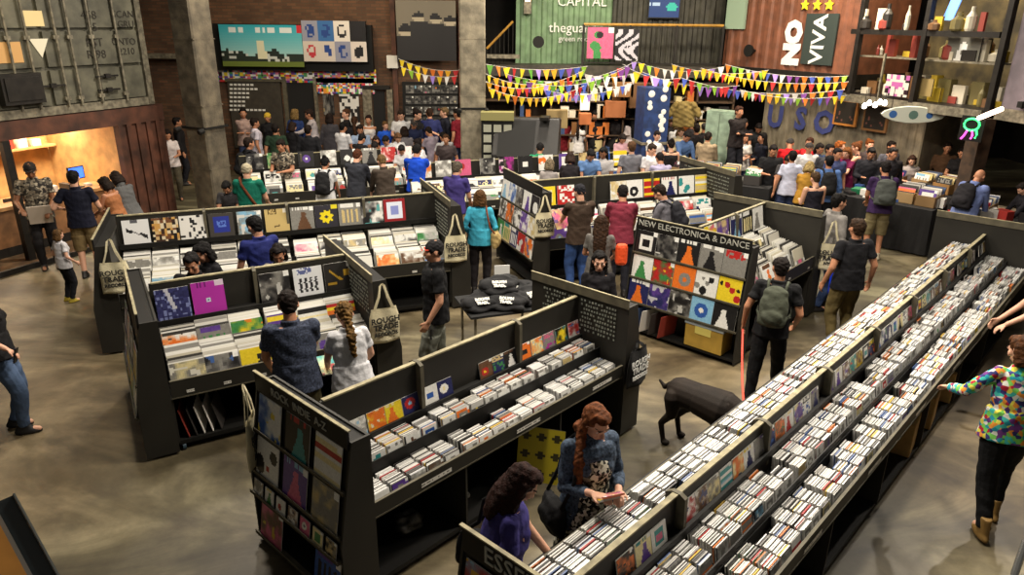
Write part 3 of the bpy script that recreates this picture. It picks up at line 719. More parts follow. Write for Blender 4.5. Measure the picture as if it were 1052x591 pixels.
E_.ledge([(.55,A(51,'yellow','pink','photo')),(.88,A(52,'beige','purple','photo')),(1.25,A(53,'navy','sky blue','figure')),(1.58,A(54,'black','cream','figures')),(1.9,A(55,'white','grey','figure'))])
L1 = Rack('record_rack', (-3.47,5.87), 30.5, 2.62, .83, 1.5, 'lp', 'nearer wide charcoal record rack with a bright purple sleeve on its top ledge', 'nearer record rack')
L1.bins(15)
FRONTS.update({('nearer record rack',3,'upper'):A(61,'yellow','green','photo','orange'),('nearer record rack',3,'lower'):A(62,'yellow','black','figure','yellow'),('nearer record rack',1,'lower'):A(63,'cream','grey','photo'),('nearer record rack',2,'lower'):A(64,'grey','black','photo','blue'),('nearer record rack',6,'upper'):A(65,'orange','red','bars','yellow'),('nearer record rack',7,'upper'):A(66,'blue','green','bars','sky blue')})
def dot(u, v):
    d = math.hypot(u-.47, v-.42)
    if .035 < d < .075: return (210,225,240)
    if d <= .035: return (70,60,120)
    if v > .82 and .15 < u < .45 and hsh(int(u*22),1) > .4: return (110,24,110)
    if u > .72 and v > .82: return (225,205,225)
    return (184,52,170)
def lights(u, v):
    k = hsh(int(u*15), int(v*13), 3)
    if abs(u-.45-.3*(.6-v)) < .06 and v > .3: return (205,205,215)
    if k > .82: return (130,140,190)
    return (38+k*30, 40+k*30, 84+k*40)
def diag(u, v):
    if abs(v-(.66-.42*u)-.02*math.sin(u*20)) < .05+.03*math.sin(u*9) and .12 < u < .92: return (30,30,32)
    if v > .86 and .3 < u < .6: return (90,90,96)
    return (222,222,222)
def collage(u, v):
    k = hsh(int(u*9), int(v*9), 5); return [(196,150,80),(60,40,30),(214,200,170),(110,70,44),(30,26,24),(200,170,120)][int(k*5.99)]
def bits(u, v):
    k = hsh(int(u*10), int(v*10), 9); return (36,36,38) if k > .74 else (222,220,214)
def bluebox(u, v):
    if .16 < u < .8 and .18 < v < .86: return (40,52,140) if not (.3 < u < .66 and .4 < v < .7 and hsh(int(u*20),int(v*16)) > .5) else (90,120,200)
    return (64,60,56)
def tan(u, v):
    if v > .78 and .15 < u < .5 and hsh(int(u*24),int(v*20)) > .4: return (90,74,40)
    if abs(v-(.22+.25*(u-.35))) < .03 and .35 < u < .6: return (80,64,36)
    if u > .78 and v > .8: return (228,222,205)
    return (196,172,112)
def flower(u, v):
    d = math.hypot(u-.5, v-.48); a = math.atan2(v-.48, u-.5)
    if d < .07: return (40,40,60)
    if d < .27+.05*math.sin(a*8): return (228,208,30)
    if u > .72 and v > .8: return (220,205,40)
    return (46,44,52)
def redframe(u, v):
    if .14 < u < .86 and .14 < v < .86:
        return (130,140,200) if .3 < u < .7 and .3 < v < .7 else (216,222,236)
    return (140,24,30)
def xgold(u, v):
    if (abs(v-(.9-.9*u)) < .05 and .2 < u < .75 and v > .35) or (abs(v-.28) < .06 and .1 < u < .4) or (u > .68 and .5 < v < .75): return (176,140,40)
    if u > .8 and v > .82: return (226,226,222)
    return (38,36,34)
def five(u, v):
    for q in range(4):
        x = .22+.18*q
        if (.14 < v < .55 and abs(u-x+.02*math.sin(v*30)) < .045) or math.hypot(u-x, v-.6) < .045: return (30,30,34)
    if v > .76 and .12 < u < .62: return (90,100,150) if hsh(int(u*26),int(v*18)) > .4 else (220,224,230)
    return (222,224,226)
F_ = lambda fn, bgn, word, h=.315: dict(fn=fn, bgn=bgn, word=word, h=h)
L1.ledge([(.49,F_(lights,'dark blue sleeve','scattered pale lights')),(.83,F_(dot,'bright purple sleeve','small pale centre dot',.33)),(1.5,A(68,'black','grey','photo')),(1.86,F_(five,'white sleeve','four dark standing figures')),(2.2,F_(xgold,'black sleeve','gold crossed strokes'))])
L1.end(0, 1.5, rows=[(.8,4,.315,[]),(.47,4,.315,[])]); L1.end(1, 1.5); L1.chalk(1, 1.5, 1.0, cols=1, rows=8, y1=1.2)
L2 = Rack('record_rack', (-5.12,8.16), 21.5, 4.85, .8, 1.58, 'lp', 'farther wide charcoal record rack with a yellow flower sleeve on its top ledge', 'farther record rack')
L2.bins(15)
for k in range(1,14):
    FRONTS[('farther record rack',k,'lower')] = A(70+k, ['white','white','white','white','sky blue','grey','white','white','white','cream','white','white','white'][k-1], ['grey','sky blue','blue','grey','blue','orange','black','grey','blue','orange','brown','blue','red'][k-1], 'photo')
    FRONTS[('farther record rack',k,'upper')] = A(90+k, ['grey','white','white','grey','white','white','white','white','grey','white','white','white','green'][k-1], ['grey','grey','grey','grey','grey','black','pink','black','beige','cream','black','green','yellow'][k-1], 'photo')
L2.ledge([(.52,F_(diag,'white sleeve','dark diagonal shape')),(.87,F_(collage,'brown sleeve','pale collage of faces')),(1.2,F_(bits,'white sleeve','scattered black drawings')),(1.56,F_(bluebox,'grey sleeve','navy blue panel')),(1.92,A(105,'grey','sky blue','photo')),(2.28,F_(tan,'tan sleeve','small dark arc')),(2.62,A(106,'grey','brown','figure')),(2.95,F_(flower,'dark sleeve','yellow flower')),(3.28,A(107,'grey','beige','figures')),(3.6,A(108,'white','black','photo','teal')),(3.93,F_(redframe,'dark red sleeve','pale blue framed square',.33))])
L2.end(0, 1.5); L2.end(1, 1.62); L2.chalk(1, 1.6, 1.0, cols=2, rows=9, seed=8)
K = Rack('record_rack', (.32,10.75), 22, 4.0, .8, 1.55, 'lp', 'charcoal record rack behind the table of black bags, colourful sleeves along its top', 'rear record rack')
K.bins(12)
K.ledge([(.55,A(111,'yellow','cream','frame')),(.9,A(112,'red','white','bigtext')),(1.9,A(113,'white','beige','photo')),(2.22,A(114,'white','black','disc')),(2.56,A(115,'red','yellow','bars','white')),(2.92,A(116,'white','navy','figure','red')),(3.28,A(117,'white','teal','blob')),(3.62,A(118,'beige','yellow','bars'))])
K.end(0, 1.62, rows=[(1.14,5,.31,[A(121,'white','sky blue','figure'),A(122,'blue','white','photo'),A(123,'grey','black','photo'),A(124,'white','purple','figure'),A(125,'black','white','disc')]),(.8,5,.31,[A(126,'black','white','photo'),A(127,'brown','orange','photo'),A(128,'white','black','photo'),A(129,'purple','white','photo'),A(130,'white','beige','photo')]),(.46,5,.31,[])])
K.end(1, 1.62); K.chalk(1, 1.62, 1.0, cols=2, rows=8, seed=12)
N = Rack('record_rack', (-5.2,13.6), 21, 3.6, .8, 1.4, 'lp', 'low record rack with white-topped bins just behind the green-shirted man', 'left back record rack', ends=(0,0))
N.ledge([(x, A(140+i, b, f, st)) for i, (x, b, f, st) in enumerate([(.3,'grey','black','photo'),(.7,'cream','green','photo'),(1.3,'black','purple','disc'),(1.75,'grey','white','photo'),(2.15,'black','white','blob'),(2.6,'grey','black','figure'),(3.0,'white','red','photo'),(3.35,'white','pink','photo')])]); N.bins(10)
N2 = Rack('record_rack', (-1.75,12.95), 20.5, 4.9, .8, 1.4, 'lp', 'low record rack with a pink sleeve on its ledge beside the stone pillar', 'right back record rack', ends=(0,0))
N2.ledge([(x, A(160+i, b, f, st)) for i, (x, b, f, st) in enumerate([(.3,'orange','white','photo'),(.7,'white','grey','photo'),(1.1,'pink','red','disc'),(1.6,'black','grey','photo'),(2.0,'magenta','black','photo'),(2.4,'black','black','frame'),(2.85,'white','orange','blob'),(3.3,'purple','white','frame'),(3.75,'beige','brown','photo'),(4.15,'white','blue','photo'),(4.55,'yellow','white','bars')])]); N2.bins(10)
flush_items()
# ------------------------------------------------------------------ totes on the racks
tote(L1.T@Vector((2.62-.2,-.03,1.4)), R(30.5), 'cream cotton tote bag hanging on the near rack end behind the blonde woman', drop=.26)
tote(L2.T@Vector((4.85-.24,-.03,1.44)), R(21.5), 'cream cotton tote bag hanging beside the man in the black polo', drop=.3)
tote(L2.T@Vector((.31,-.03,1.5)), R(21.5), 'cream cotton tote bag hanging on the far left rack beside the child', drop=.28)
tote(K.T@Vector((.16,-.03,1.5)), R(22), 'cream cotton tote bag hanging by the woman in turquoise', drop=.26)
tote(G.T@Vector((.03,1.26,1.38)), R(96), 'cream tote bag hanging edge-on from the left end of the centre CD rack', drop=.28)
t = tote(G.T@Vector((3.46,-.03,1.05)), R(47), 'black tote bag with white print hanging at the right end of the centre CD rack', drop=.08, name='black_tote_bag', body=(30,30,31), ink=(220,220,216))
# ------------------------------------------------------------------ shell
def floor_material():
    m = bpy.data.materials.new('stained_concrete'); m.use_nodes = True; nt = m.node_tree; L = nt.links; b = nt.nodes['Principled BSDF']
    tc = nt.nodes.new('ShaderNodeTexCoord'); mp = nt.nodes.new('ShaderNodeMapping'); mp.inputs['Rotation'].default_value[2] = R(-25); mp.inputs['Scale'].default_value = (.4,.9,1)
    L.new(tc.outputs['Object'], mp.inputs[0])
    n = nt.nodes.new('ShaderNodeTexNoise'); n.inputs['Scale'].default_value = .9; n.inputs['Detail'].default_value = 9; n.inputs['Roughness'].default_value = .6; n.inputs['Distortion'].default_value = 1.7; L.new(mp.outputs[0], n.inputs[0])
    r = nt.nodes.new('ShaderNodeValToRGB'); e = r.color_ramp.elements; e[0].position = .36; e[0].color = srgb((60,53,41)); e[1].position = .64; e[1].color = srgb((128,120,98)); x = e.new(.5); x.color = srgb((90,83,65))
    L.new(n.outputs[0], r.inputs[0])
    n2 = nt.nodes.new('ShaderNodeTexNoise'); n2.inputs['Scale'].default_value = 5; n2.inputs['Detail'].default_value = 12; n2.inputs['Roughness'].default_value = .75; L.new(tc.outputs['Object'], n2.inputs[0])
    mx = nt.nodes.new('ShaderNodeMixRGB'); mx.blend_type = 'OVERLAY'; mx.inputs[0].default_value = .6; L.new(r.outputs[0], mx.inputs[1]); L.new(n2.outputs[0], mx.inputs[2]); L.new(mx.outputs[0], b.inputs['Base Color'])
    w = nt.nodes.new('ShaderNodeTexNoise'); w.inputs['Scale'].default_value = .22; w.inputs['Detail'].default_value = 3; L.new(tc.outputs['Object'], w.inputs[0])
    wr = nt.nodes.new('ShaderNodeValToRGB'); wr.color_ramp.elements[0].position = .42; wr.color_ramp.elements[1].position = .6; wr.color_ramp.elements[0].color = (1.0,.78,.56,1); wr.color_ramp.elements[1].color = (.92,1.0,.88,1); L.new(w.outputs[0], wr.inputs[0])
    m2 = nt.nodes.new('ShaderNodeMixRGB'); m2.blend_type = 'MULTIPLY'; m2.inputs[0].default_value = .55; L.new(mx.outputs[0], m2.inputs[1]); L.new(wr.outputs[0], m2.inputs[2]); L.new(m2.outputs[0], b.inputs['Base Color'])
    n3 = nt.nodes.new('ShaderNodeTexNoise'); n3.inputs['Scale'].default_value = 1.7; L.new(tc.outputs['Object'], n3.inputs[0])
    rr = nt.nodes.new('ShaderNodeMapRange'); rr.inputs['To Min'].default_value = .3; rr.inputs['To Max'].default_value = .65; L.new(n3.outputs[0], rr.inputs[0]); L.new(rr.outputs[0], b.inputs['Roughness'])
    return m
FLOORM = floor_material()
mb = MB(); mb.box((-13,-5,-.2),(16,24,0)); struct('floor', mb, FLOORM)
def brick(name, c1, c2, mortar, scale=1.0, bw=.24, rh=.075):
    m = bpy.data.materials.new(name); m.use_nodes = True; nt = m.node_tree; L = nt.links; b = nt.nodes['Principled BSDF']; b.inputs['Roughness'].default_value = .85
    tc = nt.nodes.new('ShaderNodeTexCoord'); mp = nt.nodes.new('ShaderNodeMapping'); mp.inputs['Rotation'].default_value[0] = R(90); L.new(tc.outputs['Object'], mp.inputs[0])
    t = nt.nodes.new('ShaderNodeTexBrick'); t.inputs['Scale'].default_value = scale; t.inputs['Brick Width'].default_value = bw; t.inputs['Row Height'].default_value = rh; t.inputs['Mortar Size'].default_value = .008
    t.inputs['Color1'].default_value = srgb(c1); t.inputs['Color2'].default_value = srgb(c2); t.inputs['Mortar'].default_value = srgb(mortar); L.new(mp.outputs[0], t.inputs[0])
    n = nt.nodes.new('ShaderNodeTexNoise'); n.inputs['Scale'].default_value = 1.6; n.inputs['Detail'].default_value = 6; L.new(tc.outputs['Object'], n.inputs[0])
    mx = nt.nodes.new('ShaderNodeMixRGB'); mx.blend_type = 'OVERLAY'; mx.inputs[0].default_value = .7; L.new(t.outputs[0], mx.inputs[1]); L.new(n.outputs[0], mx.inputs[2]); L.new(mx.outputs[0], b.inputs['Base Color']); return m
BRICK = brick('old_brick', (104,72,50), (78,54,38), (74,62,48))
DARKW = mat('dark_wall_paint', (44,38,32), .8, noise=.4, nscale=2)
class Wall:
    def __init__(s, A, az): s.A = Vector((A[0],A[1],0)); s.az = R(az); s.u = Vector((math.cos(s.az), math.sin(s.az), 0)); s.n = Vector((-math.sin(s.az), math.cos(s.az), 0)); s.T = Matrix.Translation(s.A)@Matrix.Rotation(s.az,4,'Z')
    def at(s, px, py, off=0):
        d = ray(px, py); o = Vector((0,0,CAMZ)); t = (s.A+s.n*off-o).dot(s.n)/d.dot(s.n); p = o+d*t-s.A; return p.dot(s.u), p.z
def frame_obj(name, W, label, cat, group=None): return thing(name, W.A, W.az, label, cat, group)
WB = Wall((-10, 19.9), 0)
mb = MB(); mb.box((-13,19.9,0),(-1.2,20.3,7.5)); struct('wall_back', mb, BRICK)
mb = MB(); mb.box((-1.2,23.2,0),(16,23.6,7.5)); struct('wall_back_recess', mb, DARKW)
mb = MB(); mb.box((-13.3,-5,0),(-13,24,7.5)); struct('wall_left', mb, DARKW)
mb = MB(); mb.box((15.7,-5,0),(16,24,7.5)); struct('wall_right', mb, DARKW)
CONC = mat('pillar_concrete', (150,140,118), .8, noise=.3, nscale=5, bump=.3, bscale=30)
def pillar(px, py, Y, w, rz, name, label):
    p = PY(px, py, Y); mb = MB(); q = w/2
    mb.prism([(-q+.03,-q),(q-.03,-q),(q,-q+.03),(q,q-.03),(q-.03,q),(-q+.03,q),(-q,q-.03),(-q,-q+.03)], 2, 0, 7.5)
    for z in (1.2,2.4,3.6,4.8): mb.box((-q-.004,-q-.004,z),(q+.004,q+.004,z+.02))
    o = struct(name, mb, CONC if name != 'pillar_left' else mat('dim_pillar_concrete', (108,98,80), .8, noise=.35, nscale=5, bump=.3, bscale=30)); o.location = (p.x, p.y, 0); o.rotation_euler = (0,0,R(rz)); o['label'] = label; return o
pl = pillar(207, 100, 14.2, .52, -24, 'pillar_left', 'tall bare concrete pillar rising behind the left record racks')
pc = pillar(485.5, 80, 16.6, .56, 4, 'pillar_center', 'tall pale concrete pillar behind the low record racks')
for p, z, nm in ((pl, 2.0, 'l'), (pc, 2.15, 'c')):
    t = thing('lamp_bracket', (p.location.x, p.location.y, z), p.rotation_euler.z, 'black clamp bracket with two lamp heads on the %s pillar' % ('left concrete' if nm == 'l' else 'centre pale'), 'bracket')
    mb = MB(); mb.box((-.3,-.3,-.02),(.3,-.285,.02)); mb.box((-.3,.285,-.02),(.3,.3,.02)); mb.box((-.3,-.3,-.02),(-.285,.3,.02)); mb.box((.285,-.3,-.02),(.3,.3,.02)); mb.build('clamp_band', CHARD, t)
    for sx in (-1,1):
        mb = MB(); mb.lathe([(.02,0),(.05,.02),(.055,.12),(.04,.14)], 12, T=Matrix.Translation((sx*.3,-.33,-.02))@Matrix.Rotation(R(100),4,'X')); mb.build('lamp_head', CHARD, t)
# posters stuck low on the left pillar
def poster(T, w, h, fn, label, n=20, name='poster', cat='poster', group=None, frame=None, fc=(30,28,26), depth=.02):
    mb = MB(); mb.box((0,0,0),(w,depth,h), fc); mb.art(Matrix.Identity(4), w-.02 if frame else w, h-.02 if frame else h, fn, n, y=-.003) if not frame else mb.art(Matrix.Translation((frame,0,frame)), w-2*frame, h-2*frame, fn, n, y=-.003)
    return put(name, mb.mesh(name, MATS['paint']), T, label, cat, group)
# ------------------------------------------------------------------ left containers and lit booth
WL = Wall((-8.24,11.69), 65)
GREYC = mat('weathered_grey_paint', (108,105,88), .6, noise=.35, nscale=3, bump=.15, bscale=20)
BROWN = mat('rusty_brown_paint', (104,62,44), .65, noise=.45, nscale=3, bump=.15)
WOOD = mat('plywood', (226,176,112), .6, noise=.18, nscale=5)
STEEL = mat('dark_steel', (44,40,36), .5, metal=.4, noise=.3, nscale=8)
STEELL = mat('pale_worn_steel', (150,142,122), .5, metal=.3, noise=.35, nscale=12)
t = frame_obj('shipping_container', WL, 'weathered grey shipping container stacked above the lit booth', 'shipping container')
u1 = WL.at(151,60)[0]; zb = 2.42; x0 = -2.6
mb = MB(); mb.box((x0,.06,zb),(u1,2.4,zb+2.6)); mb.build('container_body', GREYC, t)
mb = MB(); mb.box((x0,-.02,zb-.02),(u1,.08,zb+.12)); mb.build('bottom_sill', STEELL, t)
mb = MB(); mb.box((u1-.12,-.03,zb),(u1,.1,zb+2.6)); mb.build('corner_post', STEELL, t)
seams = [WL.at(x,60)[0] for x in (53,)]
for i, (a, b) in enumerate([(x0+.05, WL.at(53,100)[0]), (WL.at(56,100)[0], u1-.14)]):
    mb = MB(); w = b-a
    for j in range(4):
        z = zb+.14+j*.62; mb.box((a+.01,.0,z),(a+w*.49,.06,z+.56)); mb.box((a+w*.51,.0,z),(b-.01,.06,z+.56))
    mb.build('door', GREYC, t)
for px in (10, 30, 60, 74, 96, 122):
    x = WL.at(px,60)[0]; mb = MB(); mb.tube([(x,-.05,zb+.1),(x,-.05,zb+2.5)], .022, 8); 
    for z in (zb+.2,zb+1.2,zb+2.2): mb.box((x-.05,-.06,z),(x+.05,.0,z+.06))
    mb.build('locking_bar', STEELL, t)
for px, py in ((52,88),(108,78),(110,92)):
    x, z = WL.at(px,py); mb = MB(); mb.box((x-.22,-.07,z-.015),(x+.22,-.045,z+.015)); mb.box((x-.05,-.09,z-.03),(x+.05,-.04,z+.04)); mb.build('door_handle', STEEL, t)
INK = mat('dark_stencil', (50,46,38), .8)
for txt, px, py, s in (('458\n 35',92,22,.2),('RST\nR 98',98,50,.2),('SCAN\n GRU',127,20,.17),('UNTO\n 2210',128,48,.17)):
    x, z = WL.at(px,py); lettering(txt, s, Matrix.Translation((x,-.008,z)), INK, t, name='stencil_lettering')
x, z = WL.at(41,49); mb = MB(); mb.prism([(x-.16,z+.14),(x+.16,z+.14),(x,z-.16)], 1, -.012, -.004); mb.build('warning_triangle', flat((224,218,196)), t)
x, z = WL.at(34,19); mb = MB(); mb.box((x-.16,-.012,z-.12),(x+.16,-.004,z+.12)); mb.build('placard', flat((226,204,150)), t)
x, z = WL.at(8,54); mb = MB(); mb.box((x-.2,-.012,z-.16),(x+.22,-.004,z+.16)); mb.build('placard', flat((206,160,100)), t)
x, z = WL.at(18,91); mb = MB(); mb.box((x-.33,-.16,z-.24),(x+.33,.0,z+.24)); mb.box((x-.28,-.18,z-.18),(x+.28,-.155,z+.18)); mb.build('vent_box', STEEL, t)
# lower brown container with open side
t = frame_obj('booth_container', WL, 'rusty brown shipping container opened as a lit wooden booth', 'shipping container')
uo = WL.at(132,170)[0]; ue = WL.at(178,180)[0]
mb = MB(); mb.box((x0,0,2.08),(ue,.12,zb-.04)); mb.build('top_beam', BROWN, t)
mb = MB()
n = 9
for i in range(n):
    a = uo+(ue-uo)*i/n; b = uo+(ue-uo)*(i+1)/n; mb.box((a,.0 if i % 2 else .04,0),(b,.12,2.08))
mb.build('corrugated_door', BROWN, t)
mb = MB(); mb.box((uo-.09,-.03,0),(uo,.12,2.08)); mb.build('door_post', BROWN, t)
xp = WL.at(18,200)[0]; mb = MB(); mb.box((xp-.06,-.02,0),(xp+.06,.1,2.08)); mb.build('corner_post', STEEL, t)
mb = MB(); mb.box((x0,2.3,0),(uo,2.36,2.4)); mb.build('back_lining', WOOD, t)
mb = MB(); mb.box((uo,.1,0),(uo+.05,2.36,2.4)); mb.build('side_lining', WOOD, t)
mb = MB(); mb.box((x0,.12,2.36),(uo,2.36,2.4)); mb.build('ceiling_lining', WOOD, t)
mb = MB(); mb.box((x0,-.25,.0),(ue,2.36,.06)); mb.build('floor_deck', mat('worn_deck', (120,92,62), .7, noise=.4, nscale=6), t)
mb = MB(); mb.box((x0,-.3,0),(ue,-.25,.09)); mb.build('deck_edge', STEEL, t)
mb = MB(); mb.box((x0,2.0,1.55),(uo-.02,2.3,1.59)); mb.build('wall_shelf', WOOD, t)
t2 = frame_obj('booth_counter', WL, 'long plywood counter inside the lit booth', 'counter')
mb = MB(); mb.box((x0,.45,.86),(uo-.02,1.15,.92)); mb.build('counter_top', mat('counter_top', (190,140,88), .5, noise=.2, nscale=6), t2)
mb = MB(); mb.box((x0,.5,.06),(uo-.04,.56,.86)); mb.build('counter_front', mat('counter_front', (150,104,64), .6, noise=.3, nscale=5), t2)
mb = MB(); mb.box((x0,.5,.06),(uo-.04,.495,.22)); mb.build('kick_strip', STEEL, t2)
t3 = frame_obj('computer_monitor', WL, 'computer monitor with a glowing blue screen on the booth counter', 'monitor'); 
x, z = WL.at(78,176,.8); mb = MB(); mb.box((x-.16,.8,1.08),(x+.16,.83,1.32)); mb.build('housing', flat((26,26,28)), t3)
mb = MB(); mb.box((x-.14,.794,1.1),(x+.14,.799,1.3)); mb.build('screen', mat('blue_screen', (60,110,255), .4, emit=2.2), t3)
mb = MB(); mb.box((x-.02,.82,.93),(x+.02,.84,1.1)); mb.box((x-.09,.76,.92),(x+.09,.9,.935)); mb.build('stand', flat((26,26,28)), t3)
rr = random.Random(4)
for i in range(16):
    u = uo-.3-i*.22; s = rr.uniform(.05,.1); c = rr.choice([(200,196,188),(120,60,50),(60,60,70),(180,150,110),(40,36,34)])
    mb = MB(); mb.box((u-s,.55+rr.uniform(0,.3),.922),(u+s*.6,.8+rr.uniform(0,.2),.922+rr.uniform(.03,.14)), c); bevel(put('counter_item', mb.mesh('item', MATS['paint']), WL.T.copy(), 'small %s packet on the booth counter, %s from the brown door' % ({200:'white',120:'red',60:'slate',180:'tan',40:'black'}[c[0]], nth(i)), 'packet', 'packets on the booth counter'))
for i in range(13):
    u = uo-.35-i*.26; mb = MB(); c = rr.choice([(230,226,214),(40,36,34),(190,60,50),(90,96,110)])
    mb.box((u-.09,2.05,1.592),(u+.07,2.2,1.592+rr.uniform(.08,.2)), c); put('shelf_box', mb.mesh('b', MATS['paint']), WL.T.copy(), 'small %s box on the booth wall shelf, %s from the brown door' % ({230:'white',40:'black',190:'red',90:'grey'}[c[0]], nth(i)), 'box', 'boxes on the booth wall shelf')
# ------------------------------------------------------------------ back wall dressing (left)
def at(px, py, off=0): return WB.at(px, py, off)
def wallbox(W, name, px0, py0, px1, py1, y0, y1, m, label, cat, parent=None):
    a, zt = W.at(px0, py0, y0); b, _ = W.at(px1, py0, y0); _, zb_ = W.at(px0, py1, y0)
    mb = MB(); mb.box((a,y0,min(zt,zb_)),(b,y1,max(zt,zb_))); 
    if parent: return mb.build(name, m, parent)
    o = mb.build(name, m); o.matrix_world = W.T; return tag(o, label, cat)
def pic(W, px0, py0, px1, py1, off, fn, label, n=22, **k):
    a, zt = W.at(px0, py0, off); b, _ = W.at(px1, py0, off); _, z0 = W.at(px0, py1, off)
    return poster(W.T@Matrix.Translation((a,off,z0)), b-a, zt-z0, fn, label, n, **k)
def landscape(u, v):
    if math.hypot((u-.5)*1.8, v-.27) < .11 or (abs(u-.48) < .05 and .3 < v < .6): return (224,222,190)
    if v < .12: return (104,120,52)
    if v < .34+.06*math.sin(u*13)+.03*math.sin(u*31): return (40,50,44) if hsh(int(u*30),int(v*20)) > .16 else (200,206,200)
    if v > .84 and v < .92 and (.08 < u < .3 or .42 < u < .88) and hsh(int(u*34),2) > .3: return (226,236,236)
    if u > .93 and v > .8: return (200,50,60)
    k = (v-.34)/.66; return (150-100*k, 200-30*k, 200-10*k)
pic(WB, 224,25,309,68, -.35, landscape, 'wide billboard with a pale figure on a teal and green landscape', 34, cat='billboard', name='billboard', depth=.15)
def tiles(u, v):
    i, j = int(u*4), int(v*2); k = hsh(i, j, 77); bg = [(210,200,190),(60,110,170),(232,226,218),(150,152,170),(224,214,206),(28,26,28)][int(k*5.99)]
    d = math.hypot((u*4) % 1-.5, (v*2) % 1-.5)
    if d < .3 and hsh(int(u*26), int(v*13), i) > .35: return [(190,60,70),(30,28,32),(226,200,60),(40,70,140)][int(hsh(i,j,4)*3.99)]
    return bg
pic(WB, 309,21,375,63, -.35, tiles, 'billboard of eight colourful square cover prints beside the landscape', 36, cat='billboard', name='billboard', depth=.15)
wallbox(WB, 'billboard_backing', 213,24,381,72,-.19,-.02, CHARD, 'black backing panel behind the two billboards', 'panel')
def four(u, v):
    c = (120,112,96)
    if v < .18: c = (70,64,52)
    for x, y, r in ((.15,.5,.12),(.38,.72,.1),(.66,.7,.1),(.9,.66,.1)):
        if math.hypot(u-x, (v-y)*1.1) < r: c = (28,26,26) if v > y-.01 else (176,164,140)
        if abs(u-x) < r*1.4 and v < y-r*.8: c = (36,34,34)
    return c
pic(WB, 406,0,468,62, -.3, four, 'large sepia photograph poster of four dark-haired figures', 30)
# collage strip of stickers
def stickers(u, v):
    k = hsh(int(u*62), int(v*7), 5); return [(230,226,220),(24,22,24),(220,60,60),(235,210,50),(60,120,190),(236,234,230),(230,150,60),(120,60,140),(90,160,90),(240,238,232),(44,40,44),(214,120,150)][int(k*11.99)]
pic(WB, 222,70,386,84, -.05, stickers, 'long collage of small colourful stickers above the dark doors', 90, name='sticker_collage', cat='collage', depth=.03)
pic(WB, 322,80,384,96, -.05, lambda u, v: stickers(u*.5, v+1), 'colourful sticker collage patch above the black door', 34, name='sticker_collage', cat='collage', depth=.03)
t = frame_obj('blackboard', WB, 'tall dark chalk sign board with faint white handwriting', 'board')
wallbox(WB, 'board', 233,83,287,152,-.1,-.02, mat('board_grey', (62,56,46), .7, noise=.2), 0,0,t)
wallbox(WB, 'board_frame', 231,81,289,83.5,-.13,-.02, EDGE2, 0,0,t)
rr = random.Random(9); mb = MB(); 
for j in range(7):
    a, z = at(236, 88+j*4.3, -.11); k = a
    for q in range(rr.randint(3,9)): mb.box((k,-.106,z),(k+.08,-.101,z+.05)); k += .11
mb.build('chalk_lettering', WHITE, t)
wallbox(WB, 'door_frame', 289,79,293,152,-.1,0, EDGE2, 'worn pale frame post left of the black doorway', 'frame')
mb = MB(); a, zt = at(293,83); b, _ = at(321,83); mb.box((a,-.04,0),(b,0,zt)); o = struct('door_1', mb, mat('black_doorway', (14,13,13), .8)); o.matrix_world = WB.T
wallbox(WB, 'door_frame', 321,79,324,152,-.1,0, STEELL, 'pale metal frame post right of the black doorway', 'frame')
pic(WB, 331,93,342,118,-.04, album(301,'black','grey','photo')[0], 'narrow grey and purple music poster between doorways', 10, name='music_poster')
def bwp(u, v): return (224,222,216) if hsh(int(u*9),int(v*14),8) > .38 else (40,38,38)
pic(WB, 348,95,368,142,-.04, bwp, 'tall black and white patterned poster panel', 16, name='patterned_poster')
mb = MB(); a, zt = at(383,94); b, _ = at(395,94); mb.box((a,-.04,0),(b,0,zt)); o = struct('door_2', mb, MATS['black_doorway']); o.matrix_world = WB.T
for i, (a_, b_, c_, d_) in enumerate([(372,88,400,92),(372,92,381,150),(397,92,403,150)]):
    wallbox(WB, 'door_frame', a_,b_,c_,d_,-.1,0, STEELL if i else STEEL, ['dark signboard frame above the narrow doorway','pale jamb left of the narrow doorway','pale jamb right of the narrow doorway'][i], 'frame')
t = frame_obj('photo_display_wall', WB, 'dark panel hung with rows of small framed photographs', 'display')
wallbox(WB, 'panel', 413,84,470,150,-.12,-.02, CHARD, 0,0,t)
for i in range(6):
    for j in range(5):
        a, z = at(417+i*9, 88+j*11, -.13); w, h = .2, .19
        mb = MB(); mb.art(WB.T.inverted()@WB.T@Matrix.Translation((a,-.14,z-h)), w, h, album(400+i*9+j, 'grey', 'black', 'photo')[0], 5); mb.box((a-.01,-.135,z-h-.01),(a+w+.01,-.125,z+.01), (90,88,84)); mb.build('framed_photo', MATS['paint'], t)
wallbox(WB, 'fuse_box', 397,57,408,70,-.2,0, flat((214,210,200)), 'small white electrical box on the brick wall', 'electrical box')
for i, px in enumerate((188,399,470)):
    wallbox(WB, 'wall_pipe', px,-20,px+5,150,-.12,-.02, BROWN, 'brown vertical pipe on the brick wall, %s from left' % nth(i), 'pipe')
wallbox(WB, 'wall_duct', 150,55,185,60,-.4,-.1, STEELL, 'grey horizontal duct on the brick wall beside the container', 'duct')
